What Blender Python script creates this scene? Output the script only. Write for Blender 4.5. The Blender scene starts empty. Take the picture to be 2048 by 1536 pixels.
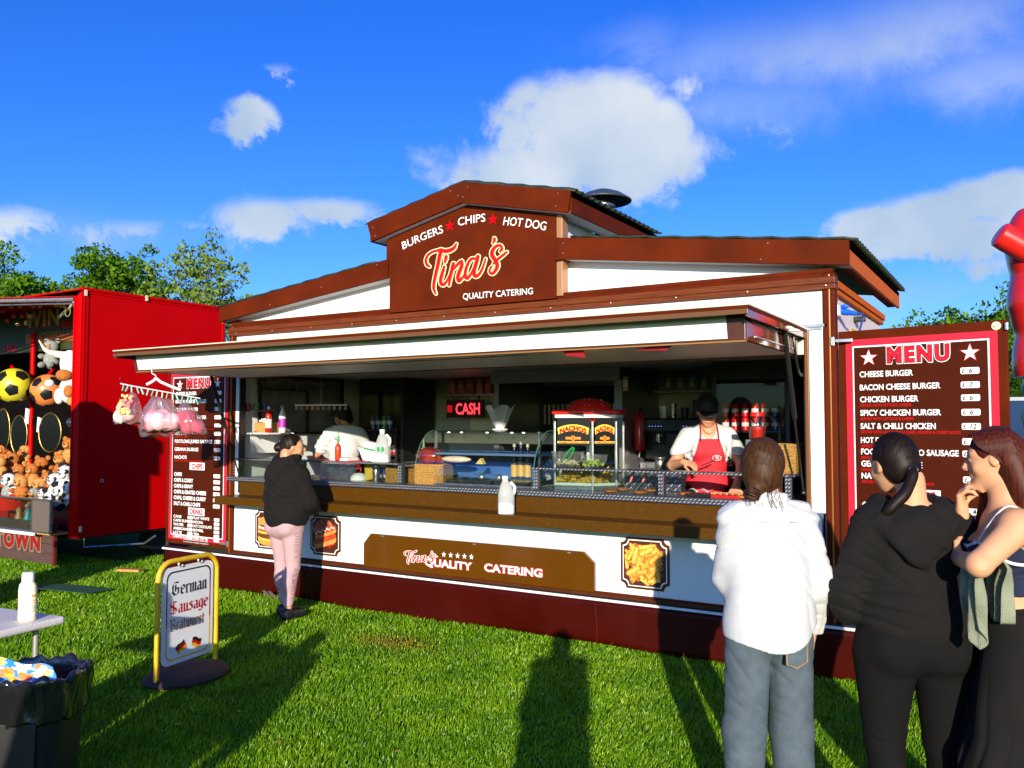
import bpy, math, random
import numpy as np
from mathutils import Vector, Matrix

random.seed(7)
RNG = np.random.default_rng(7)
R = math.radians
scene = bpy.context.scene
COL = scene.collection

# ------------------------------------------------------------------ camera
CAMP = Vector((7.10, -6.03, 1.70))
YAW = R(31.45); PIT = R(2.73); FPX = 1699.5
cam_d = bpy.data.cameras.new('camera')
cam_d.sensor_width = 36.0
cam_d.lens = FPX / 2048 * 36
cam_d.clip_start = 0.05
cam_d.clip_end = 3000
cam = bpy.data.objects.new('camera', cam_d)
COL.objects.link(cam)
cam.location = CAMP
cam.rotation_euler = (math.pi / 2 + PIT, 0, YAW)
scene.camera = cam
FW = Vector((-math.sin(YAW), math.cos(YAW), 0)); RT = Vector((math.cos(YAW), math.sin(YAW), 0))

# ------------------------------------------------------------------ sun and sky
SUN_EL = R(12.8); SUN_TRAVEL = R(27.0)          # light travels towards -X,+Y
trav = Vector((-math.sin(SUN_TRAVEL) * math.cos(SUN_EL), math.cos(SUN_TRAVEL) * math.cos(SUN_EL), -math.sin(SUN_EL)))
sun_d = bpy.data.lights.new('sun', 'SUN')
sun_d.energy = 5.0
sun_d.angle = R(0.5)
sun_d.color = (1.0, 0.90, 0.74)
sun = bpy.data.objects.new('sun', sun_d)
COL.objects.link(sun)
sun.rotation_euler = trav.to_track_quat('-Z', 'Y').to_euler()
sun.location = (10, -12, 8)

world = bpy.data.worlds.new('World')
scene.world = world
world.use_nodes = True
nt = world.node_tree
nt.nodes.clear()
def N(t, **kw):
    n = nt.nodes.new(t)
    for k, v in kw.items():
        setattr(n, k, v)
    return n
def mth(op, a, b=None, c=None, clamp=False):
    n = N('ShaderNodeMath', operation=op); n.use_clamp = clamp
    for i, v in enumerate((a, b, c)):
        if v is None: continue
        if isinstance(v, (int, float)): n.inputs[i].default_value = v
        else: nt.links.new(v, n.inputs[i])
    return n.outputs[0]
sky = N('ShaderNodeTexSky')
sky.sky_type = 'NISHITA'
sky.sun_disc = False
sky.sun_elevation = SUN_EL
to_sun = -trav
sky.sun_rotation = math.atan2(to_sun.x, to_sun.y)
sky.air_density = 1.0; sky.dust_density = 0.9; sky.ozone_density = 2.5
hsv = N('ShaderNodeHueSaturation')
hsv.inputs['Hue'].default_value = 0.515
hsv.inputs['Saturation'].default_value = 1.34
hsv.inputs['Value'].default_value = 1.0
nt.links.new(sky.outputs[0], hsv.inputs['Color'])
tc = N('ShaderNodeTexCoord')
sep = N('ShaderNodeSeparateXYZ')
nt.links.new(tc.outputs['Generated'], sep.inputs[0])
# azimuth measured from the camera heading in degrees, elevation in degrees
az0 = mth('ARCTAN2', sep.outputs[0], sep.outputs[1])
az = mth('MULTIPLY', az0, 57.2958)
el = mth('MULTIPLY', mth('ARCSINE', sep.outputs[2]), 57.2958)
noiA = N('ShaderNodeTexNoise'); noiA.inputs['Scale'].default_value = 8.5; noiA.inputs['Detail'].default_value = 12; noiA.inputs['Roughness'].default_value = 0.66; noiA.inputs['Distortion'].default_value = 0.25
noiB = N('ShaderNodeTexNoise'); noiB.inputs['Scale'].default_value = 3.1; noiB.inputs['Detail'].default_value = 5
nt.links.new(tc.outputs['Generated'], noiA.inputs['Vector'])
nt.links.new(tc.outputs['Generated'], noiB.inputs['Vector'])
nA = mth('SUBTRACT', noiA.outputs[0], 0.5)
nB = mth('SUBTRACT', noiB.outputs[0], 0.5)
warp_az = mth('ADD', az, mth('MULTIPLY', nB, 9.0))
warp_el = mth('ADD', el, mth('MULTIPLY', nA, 5.0))
def pix_azel(px, py):
    d = Vector(((px - 1024) / FPX, -(py - 768) / FPX, -1.0))
    d = cam.rotation_euler.to_matrix() @ d
    d.normalize()
    return math.degrees(math.atan2(d.x, d.y)), math.degrees(math.asin(d.z))
# cloud lumps: centre seen at (px,py), half sizes in px, strength
CL = [(1190, 250, 190, 95, 1.0), (1300, 330, 150, 75, .95), (1120, 335, 210, 60, .8), (1060, 200, 60, 50, .7), (960, 345, 90, 40, .55), (1390, 180, 80, 70, .5),
      (1160, 120, 50, 30, .35), (1480, 245, 120, 60, .38),
      (505, 218, 44, 26, .88), (580, 140, 62, 20, .42), (520, 440, 110, 45, .85), (650, 430, 170, 36, .8), (760, 450, 60, 40, .6), (380, 455, 140, 24, .45),
      (85, 440, 85, 28, .6), (95, 480, 60, 20, .25), (1830, 440, 120, 44, 1.1), (1960, 405, 110, 42, 1.15), (1730, 432, 60, 26, .9), (1880, 480, 150, 36, .95), (2080, 440, 120, 70, 1.05), (1990, 525, 150, 24, .55),
      (1270, 215, 70, 48, 1.0), (1340, 250, 60, 60, .9)]
VEIL = [(1600, 110, 360, 80, 1.0), (1850, 70, 330, 90, 1.0), (1500, 210, 230, 60, .9), (1980, 150, 260, 70, .9), (1290, 90, 130, 50, .7), (1700, 585, 260, 30, .8), (880, 470, 200, 40, .5), (240, 470, 200, 50, .6)]
acc = None
for px, py, w, h, s in CL:
    a0, e0 = pix_azel(px, py)
    wa, ha = w / 29.7, h / 29.7
    da = mth('DIVIDE', mth('SUBTRACT', warp_az, a0), wa)
    de = mth('DIVIDE', mth('SUBTRACT', warp_el, e0), ha)
    r2 = mth('ADD', mth('MULTIPLY', da, da), mth('MULTIPLY', de, de))
    g = mth('MULTIPLY', mth('POWER', 2.718, mth('MULTIPLY', r2, -0.8)), s * 1.15)
    acc = g if acc is None else mth('MAXIMUM', acc, g)
veil = None
for px, py, w, h, s in VEIL:
    a0, e0 = pix_azel(px, py)
    da = mth('DIVIDE', mth('SUBTRACT', warp_az, a0), w / 29.7); de = mth('DIVIDE', mth('SUBTRACT', warp_el, e0), h / 29.7)
    g = mth('MULTIPLY', mth('POWER', 2.718, mth('MULTIPLY', mth('ADD', mth('MULTIPLY', da, da), mth('MULTIPLY', de, de)), -1.0)), s)
    veil = g if veil is None else mth('MAXIMUM', veil, g)
veil = mth('MULTIPLY', mth('MULTIPLY', mth('ADD', mth('MULTIPLY', veil, .75), mth('MULTIPLY', nA, 1.9)), veil, clamp=True), .55)
# the sky goes on with the same broken cloud everywhere else
back = mth('MULTIPLY', mth('SUBTRACT', noiB.outputs[0], 0.52), 3.2, clamp=True)
away = mth('SUBTRACT', 1.0, mth('MULTIPLY', mth('ADD', mth('MULTIPLY', sep.outputs[0], FW.x), mth('MULTIPLY', sep.outputs[1], FW.y)), 1.6), clamp=True)
acc = mth('MAXIMUM', acc, mth('MULTIPLY', back, mth('MULTIPLY', away, 0.9)))
dens = mth('ADD', acc, mth('MULTIPLY', nA, 2.1))
mask = N('ShaderNodeMapRange'); mask.interpolation_type = 'SMOOTHSTEP'
mask.inputs['From Min'].default_value = 0.34; mask.inputs['From Max'].default_value = 0.80
nt.links.new(dens, mask.inputs['Value'])
# cloud shading is painted in: noise mixes a grey and a white tone
shade = N('ShaderNodeMapRange')
shade.inputs['From Min'].default_value = 0.3; shade.inputs['From Max'].default_value = 0.72
shade.inputs['To Min'].default_value = 0.0; shade.inputs['To Max'].default_value = 1.0
noiC = N('ShaderNodeTexNoise'); noiC.inputs['Scale'].default_value = 5.0; noiC.inputs['Detail'].default_value = 4
mapC = N('ShaderNodeMapping'); mapC.inputs['Location'].default_value = (0.4, 0.1, 0.03)
nt.links.new(tc.outputs['Generated'], mapC.inputs['Vector']); nt.links.new(mapC.outputs[0], noiC.inputs['Vector'])
nt.links.new(noiC.outputs[0], shade.inputs['Value'])
ccol = N('ShaderNodeMix', data_type='RGBA')
nt.links.new(shade.outputs[0], ccol.inputs['Factor'])
ccol.inputs['A'].default_value = (2.5, 3.5, 4.8, 1)
ccol.inputs['B'].default_value = (5.7, 6.0, 6.0, 1)
mixc = N('ShaderNodeMix', data_type='RGBA')
nt.links.new(mth('MAXIMUM', mth('MULTIPLY', mask.outputs[0], 0.93), veil), mixc.inputs['Factor'])
tintn = N('ShaderNodeMix', data_type='RGBA', blend_type='MULTIPLY'); tintn.inputs['Factor'].default_value = 1.0; tintn.inputs['B'].default_value = (.60, .98, 1.70, 1)
nt.links.new(hsv.outputs[0], tintn.inputs['A']); nt.links.new(tintn.outputs['Result'], mixc.inputs['A']); nt.links.new(ccol.outputs['Result'], mixc.inputs['B'])
bg = N('ShaderNodeBackground')
bg.inputs['Strength'].default_value = 0.108
nt.links.new(mixc.outputs['Result'], bg.inputs['Color'])
wo = N('ShaderNodeOutputWorld')
nt.links.new(bg.outputs[0], wo.inputs['Surface'])

scene.view_settings.view_transform = 'Standard'
scene.view_settings.look = 'None'
scene.view_settings.exposure = 0.5
scene.view_settings.gamma = 1.0
scene.cycles.max_bounces = 8
scene.cycles.transparent_max_bounces = 16
scene.cycles.caustics_reflective = False
scene.cycles.caustics_refractive = False

# ------------------------------------------------------------------ helpers
def ray(px, py):
    d = Vector(((px - 1024) / FPX, -(py - 768) / FPX, -1.0))
    return cam.rotation_euler.to_matrix() @ d
def at_y(px, py, y):
    d = ray(px, py); return CAMP + d * ((y - CAMP.y) / d.y)
def at_z(px, py, z=0):
    d = ray(px, py); return CAMP + d * ((z - CAMP.z) / d.z)
def cw(d, lat, z=0):
    p = CAMP + FW * d + RT * lat; p.z = z; return p

MATS = {}
def mat(name, col, rough=.5, metal=0., spec=.5, bump=0., bscale=60., var=0., vscale=8., trans=0., emit=None, estr=0., coat=0., stretch=(1, 1, 1), col2=None, vdet=4, sub=0.):
    if name in MATS: return MATS[name]
    m = bpy.data.materials.new(name); m.use_nodes = True
    t = m.node_tree; b = t.nodes['Principled BSDF']
    c = tuple(col) + (1,) if len(col) == 3 else tuple(col)
    b.inputs['Base Color'].default_value = c
    b.inputs['Roughness'].default_value = rough
    b.inputs['Metallic'].default_value = metal
    b.inputs['Specular IOR Level'].default_value = spec
    b.inputs['Coat Weight'].default_value = coat
    b.inputs['Coat Roughness'].default_value = .08
    if sub: 
        b.inputs['Subsurface Weight'].default_value = sub
        b.inputs['Subsurface Radius'].default_value = (.012, .004, .002)
        b.inputs['Subsurface Scale'].default_value = 1.0
    if trans: b.inputs['Transmission Weight'].default_value = trans
    if emit:
        b.inputs['Emission Color'].default_value = tuple(emit) + (1,)
        b.inputs['Emission Strength'].default_value = estr
    if var or bump or col2:
        tcn = t.nodes.new('ShaderNodeTexCoord'); mp = t.nodes.new('ShaderNodeMapping')
        mp.inputs['Scale'].default_value = stretch
        t.links.new(tcn.outputs['Object'], mp.inputs['Vector'])
    if var or col2:
        n = t.nodes.new('ShaderNodeTexNoise'); n.inputs['Scale'].default_value = vscale; n.inputs['Detail'].default_value = vdet; n.inputs['Roughness'].default_value = .6
        t.links.new(mp.outputs[0], n.inputs['Vector'])
        mx = t.nodes.new('ShaderNodeMix'); mx.data_type = 'RGBA'
        if col2:
            mx.inputs['A'].default_value = c; mx.inputs['B'].default_value = tuple(col2) + (1,)
        else:
            mx.inputs['A'].default_value = tuple(max(0, x * (1 - var)) for x in c[:3]) + (1,)
            mx.inputs['B'].default_value = tuple(min(1, x * (1 + var)) for x in c[:3]) + (1,)
        mr = t.nodes.new('ShaderNodeMapRange'); mr.inputs['From Min'].default_value = .32; mr.inputs['From Max'].default_value = .68
        t.links.new(n.outputs[0], mr.inputs['Value']); t.links.new(mr.outputs[0], mx.inputs['Factor'])
        t.links.new(mx.outputs['Result'], b.inputs['Base Color'])
        ra = t.nodes.new('ShaderNodeMapRange'); ra.inputs['To Min'].default_value = max(.02, rough - .08); ra.inputs['To Max'].default_value = min(1, rough + .1)
        t.links.new(n.outputs[0], ra.inputs['Value']); t.links.new(ra.outputs[0], b.inputs['Roughness'])
    if bump:
        n2 = t.nodes.new('ShaderNodeTexNoise'); n2.inputs['Scale'].default_value = bscale; n2.inputs['Detail'].default_value = 4
        t.links.new(mp.outputs[0], n2.inputs['Vector'])
        bp = t.nodes.new('ShaderNodeBump'); bp.inputs['Strength'].default_value = min(1, bump); bp.inputs['Distance'].default_value = .01 * max(1, bump)
        t.links.new(n2.outputs[0], bp.inputs['Height']); t.links.new(bp.outputs[0], b.inputs['Normal'])
    MATS[name] = m
    return m
def glass_mat(name, tint=(.93, .97, .95), refl=.12, opac=0., ocol=(.8, .8, .8), rough=.02):
    if name in MATS: return MATS[name]
    m = bpy.data.materials.new(name); m.use_nodes = True
    t = m.node_tree; t.nodes.clear()
    o = t.nodes.new('ShaderNodeOutputMaterial'); tr = t.nodes.new('ShaderNodeBsdfTransparent'); gl = t.nodes.new('ShaderNodeBsdfGlossy')
    tr.inputs[0].default_value = tuple(tint) + (1,); gl.inputs['Roughness'].default_value = rough
    mx = t.nodes.new('ShaderNodeMixShader'); lw = t.nodes.new('ShaderNodeLayerWeight'); lw.inputs[0].default_value = .35
    mp = t.nodes.new('ShaderNodeMapRange'); mp.inputs['To Min'].default_value = refl * .4; mp.inputs['To Max'].default_value = min(.9, refl * 4)
    t.links.new(lw.outputs['Facing'], mp.inputs['Value']); t.links.new(mp.outputs[0], mx.inputs[0])
    t.links.new(tr.outputs[0], mx.inputs[1]); t.links.new(gl.outputs[0], mx.inputs[2])
    last = mx.outputs[0]
    if opac:
        df = t.nodes.new('ShaderNodeBsdfDiffuse'); df.inputs[0].default_value = tuple(ocol) + (1,)
        tl = t.nodes.new('ShaderNodeBsdfTranslucent'); tl.inputs[0].default_value = tuple(ocol) + (1,)
        a = t.nodes.new('ShaderNodeMixShader'); t.links.new(df.outputs[0], a.inputs[1]); t.links.new(tl.outputs[0], a.inputs[2])
        m2 = t.nodes.new('ShaderNodeMixShader'); m2.inputs[0].default_value = opac
        t.links.new(last, m2.inputs[1]); t.links.new(a.outputs[0], m2.inputs[2]); last = m2.outputs[0]
    t.links.new(last, o.inputs[0])
    MATS[name] = m
    return m

def setp(o, label=None, cat=None, group=None, kind=None):
    if label: o['label'] = label
    if cat: o['category'] = cat
    if group: o['group'] = group
    if kind: o['kind'] = kind
    return o
def thing(name, label, cat, loc=(0, 0, 0), rotz=0., group=None):
    o = bpy.data.objects.new(name, None); COL.objects.link(o)
    o.empty_display_size = .1
    o.location = loc; o.rotation_euler = (0, 0, rotz)
    return setp(o, label, cat, group)
def clone(o, loc=None, rotz=None, label=None):
    r = o.copy(); COL.objects.link(r)
    if loc is not None: r.location = loc
    if rotz is not None: r.rotation_euler = (0, 0, rotz)
    if label: r['label'] = label
    for ch in KIDS.get(o.name, []):
        c = ch.copy(); COL.objects.link(c); c.parent = r; KIDS.setdefault(r.name, []).append(c)
        for g in KIDS.get(ch.name, []):
            d = g.copy(); COL.objects.link(d); d.parent = c; KIDS.setdefault(c.name, []).append(d)
    return r
KIDS = {}
def link(name, me, parent=None, kind=None, label=None):
    o = bpy.data.objects.new(name, me); COL.objects.link(o)
    if parent is not None:
        o.parent = parent; KIDS.setdefault(parent.name, []).append(o)
    if kind: o['kind'] = kind
    if label: o['label'] = label
    return o

class MB:
    def __init__(s): s.v = []; s.f = []; s.m = []
    def add(s, vs, fs, m=0):
        n = len(s.v); s.v += [tuple(v) for v in vs]; s.f += [tuple(i + n for i in f) for f in fs]; s.m += [m] * len(fs); return s
    def box(s, x0, y0, z0, x1, y1, z1, m=0):
        v = [(x0, y0, z0), (x1, y0, z0), (x1, y1, z0), (x0, y1, z0), (x0, y0, z1), (x1, y0, z1), (x1, y1, z1), (x0, y1, z1)]
        return s.add(v, [(0, 3, 2, 1), (4, 5, 6, 7), (0, 1, 5, 4), (1, 2, 6, 5), (2, 3, 7, 6), (3, 0, 4, 7)], m)
    def obox(s, c, u, v, w, m=0):
        c, u, v, w = map(Vector, (c, u, v, w)); P = []
        for k in (-1, 1):
            for a, b in ((-1, -1), (1, -1), (1, 1), (-1, 1)): P.append(c + u * a + v * b + w * k)
        return s.add(P, [(0, 3, 2, 1), (4, 5, 6, 7), (0, 1, 5, 4), (1, 2, 6, 5), (2, 3, 7, 6), (3, 0, 4, 7)], m)
    def tube(s, pts, r, n=8, m=0, closed=False, flat=1., up=None):
        pts = [Vector([float(c) for c in p]) for p in pts]; L = len(pts); rr = list(r) if isinstance(r, (list, tuple)) else [r] * L
        if len(rr) != L: rr = [float(x) for x in np.interp(np.linspace(0, 1, L), np.linspace(0, 1, len(rr)), rr)]
        rings = []; prev = None
        for i, p in enumerate(pts):
            if closed: t = pts[(i + 1) % L] - pts[i - 1]
            else: t = pts[min(i + 1, L - 1)] - pts[max(i - 1, 0)]
            t.normalize()
            if prev is None:
                a = Vector(up) if up else (Vector((0, 0, 1)) if abs(t.z) < .9 else Vector((1, 0, 0)))
            else: a = prev
            u = (a - t * a.dot(t)).normalized(); w = t.cross(u); prev = u
            rings.append([p + (u * math.cos(6.28318 * k / n) * flat + w * math.sin(6.28318 * k / n)) * rr[i] for k in range(n)])
        vs = [q for rg in rings for q in rg]; fs = []
        for i in range(L if closed else L - 1):
            for k in range(n):
                a = i * n + k; b = i * n + (k + 1) % n; c = ((i + 1) % L) * n + (k + 1) % n; d = ((i + 1) % L) * n + k
                fs.append((a, b, c, d))
        if not closed: fs += [tuple(range(n))[::-1], tuple(range((L - 1) * n, L * n))]
        return s.add(vs, fs, m)
    def lathe(s, prof, c=(0, 0, 0), n=20, m=0, cap=True, sx=1., sy=1.):
        c = Vector(c); vs = []; fs = []
        for r, z in prof:
            for k in range(n):
                a = 6.28318 * k / n; vs.append((c.x + r * math.cos(a) * sx, c.y + r * math.sin(a) * sy, c.z + z))
        for i in range(len(prof) - 1):
            for k in range(n): fs.append((i * n + k, i * n + (k + 1) % n, (i + 1) * n + (k + 1) % n, (i + 1) * n + k))
        if cap:
            if prof[0][0] > 1e-4: fs.append(tuple(range(n))[::-1])
            if prof[-1][0] > 1e-4: fs.append(tuple(range((len(prof) - 1) * n, len(prof) * n)))
        return s.add(vs, fs, m)
    def prism(s, poly, o, u, v, w, m=0):
        """polygon (a,b) -> o+u*a+v*b, extruded by vector w"""
        o, u, v, w = map(Vector, (o, u, v, w)); n = len(poly)
        P = [o + u * a + v * b for a, b in poly]; Q = [p + w for p in P]
        fs = [tuple(range(n)), tuple(range(n, 2 * n))[::-1]]
        fs += [(i, i + n, (i + 1) % n + n, (i + 1) % n) for i in range(n)]
        return s.add(P + Q, fs, m)
    def sph(s, c, r, nu=14, nv=9, m=0, rot=None):
        r = r if isinstance(r, (tuple, list)) else (r, r, r); vs = []; fs = []
        for j in range(nv + 1):
            th = math.pi * j / nv
            for i in range(nu):
                ph = 6.28318 * i / nu
                p = Vector((r[0] * math.sin(th) * math.cos(ph), r[1] * math.sin(th) * math.sin(ph), r[2] * math.cos(th)))
                if rot: p = rot @ p
                vs.append(p + Vector(c))
        for j in range(nv):
            for i in range(nu): fs.append((j * nu + i, (j + 1) * nu + i, (j + 1) * nu + (i + 1) % nu, j * nu + (i + 1) % nu))
        return s.add(vs, fs, m)
    def grid(s, fn, nu, nv, m=0, wrap=False):
        vs = [fn(i / (nu if wrap else nu - 1), j / (nv - 1)) for j in range(nv) for i in range(nu)]; fs = []
        for j in range(nv - 1):
            for i in range(nu if wrap else nu - 1):
                a = j * nu + i; b = j * nu + (i + 1) % nu
                fs.append((a, b, b + nu, a + nu))
        return s.add(vs, fs, m)
    def mesh(s, name, mats, smooth=False):
        me = bpy.data.meshes.new(name); me.from_pydata(s.v, [], s.f)
        for mm in (mats if isinstance(mats, (list, tuple)) else [mats]): me.materials.append(mm)
        if len(set(s.m)) > 1: me.polygons.foreach_set('material_index', s.m)
        me.validate()
        if smooth:
            me.polygons.foreach_set('use_smooth', [True] * len(me.polygons))
            try: me.set_sharp_from_angle(angle=R(42))
            except Exception: pass
        me.update(); return me
    def build(s, name, mats, parent=None, smooth=False, bevel=0., kind=None, label=None, solid=0.):
        o = link(name, s.mesh(name, mats, smooth), parent, kind, label)
        if solid:
            md = o.modifiers.new('thick', 'SOLIDIFY'); md.thickness = solid; md.offset = 0
        if bevel:
            md = o.modifiers.new('edge', 'BEVEL'); md.width = bevel; md.segments = 2; md.limit_method = 'ANGLE'; md.angle_limit = R(40)
        return o

# lettering ---------------------------------------------------------
_TXT = {}
def glyphs(s, off=0., ext=0., shear=0., space=1.):
    key = (s, off, ext, shear, space)
    if key in _TXT: return _TXT[key]
    c = bpy.data.curves.new('t', 'FONT'); c.body = s; c.offset = off; c.extrude = ext; c.shear = shear; c.space_character = space
    c.resolution_u = 3
    o = bpy.data.objects.new('t', c)
    me = o.to_mesh()
    V = np.array([v.co[:] for v in me.vertices]) if len(me.vertices) else np.zeros((0, 3)); F = [tuple(p.vertices) for p in me.polygons]
    o.to_mesh_clear(); bpy.data.objects.remove(o); bpy.data.curves.remove(c)
    _TXT[key] = (V, F); return _TXT[key]
def text_mb(mb, s, size, o, u, v, off=.0, align='L', width=None, shear=0., space=1., m=0, lift=.0, ext=.0, ref=None, arc=None):
    V, F = glyphs(s, off, ext, shear, space)
    if not len(V): return mb
    V = V.copy(); rV = glyphs(s, ref if ref is not None else off, 0, shear, space)[0]
    x0, x1 = rV[:, 0].min(), rV[:, 0].max()
    sx = size if width is None else width / (x1 - x0)
    X = (V[:, 0] - x0) * sx; W = (x1 - x0) * sx
    if align == 'C': X -= W / 2
    if align == 'R': X -= W
    Y = V[:, 1] * size
    if arc:
        Y = Y + arc * (1 - (X / (W / 2)) ** 2)
    o, u, v = Vector(o), Vector(u), Vector(v); n = u.cross(v).normalized()
    vs = [o + u * float(a) + v * float(b) + n * (lift + float(c) * size) for a, b, c in zip(X, Y, V[:, 2])]
    return mb.add(vs, F, m)
def text(s, size, o, u, v, mt, parent, name='lettering', **kw):
    mb = MB(); text_mb(mb, s, size, o, u, v, **kw)
    return mb.build(name, mt, parent)
def star_poly(cx, cy, r, rot=90):
    return [(cx + (r if k % 2 == 0 else r * .40) * math.cos(R(rot + 36 * k)), cy + (r if k % 2 == 0 else r * .40) * math.sin(R(rot + 36 * k))) for k in range(10)]
def star(o, u, v, n, cx, cy, r, mt, parent, lift=.002, name='star', rot=90):
    o, u, v, n = map(Vector, (o, u, v, n))
    return MB().prism(star_poly(cx, cy, r, rot), o + n * lift, u, v, n * .0015).build(name, mt, parent)
def catmull(P, n=8):
    P = [np.array(p, float) for p in P]; Q = [2 * P[0] - P[1]] + P + [2 * P[-1] - P[-2]]; out = []
    for i in range(1, len(Q) - 2):
        for k in range(n):
            t = k / n; a, b, c, d = Q[i - 1], Q[i], Q[i + 1], Q[i + 2]
            out.append(.5 * ((2 * b) + (c - a) * t + (2 * a - 5 * b + 4 * c - d) * t * t + (3 * b - a - 3 * c + d) * t ** 3))
    out.append(P[-1]); return out
def ribbon(mb, pts, widths, fmap, lift, m=0, grow=0.):
    """pts 2D, widths per control point; fmap(x,y,lift)->3D"""
    P = catmull([(p[0], p[1], w) for p, w in zip(pts, widths)], 7); n = len(P); L = []; Rr = []
    for i in range(n):
        t = P[min(i + 1, n - 1)][:2] - P[max(i - 1, 0)][:2]; t /= max(1e-6, np.hypot(*t)); nn = np.array([-t[1], t[0]]); w = P[i][2] / 2 + grow
        L.append(P[i][:2] + nn * w); Rr.append(P[i][:2] - nn * w)
    def cap(c, t, w, sgn):
        b = math.atan2(t[1], t[0]); return [c + w * np.array([math.cos(b + a), math.sin(b + a)]) for a in np.linspace(math.pi / 2, -math.pi / 2, 7)[1:-1]]
    t1 = P[-1][:2] - P[-2][:2]; t0 = P[0][:2] - P[1][:2]
    vs = [fmap(p[0], p[1], lift) for p in L + Rr]; fs = [(i, i + 1, n + i + 1, n + i) for i in range(n - 1)]
    mb.add(vs, fs, m)
    for c, t, w, a, b in ((P[-1][:2], t1, P[-1][2] / 2 + grow, L[-1], Rr[-1]), (P[0][:2], t0, P[0][2] / 2 + grow, Rr[0], L[0])):
        pl = [a] + cap(c, t, w, 1) + [b]
        mb.add([fmap(p[0], p[1], lift) for p in pl], [tuple(range(len(pl)))], m)

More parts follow.
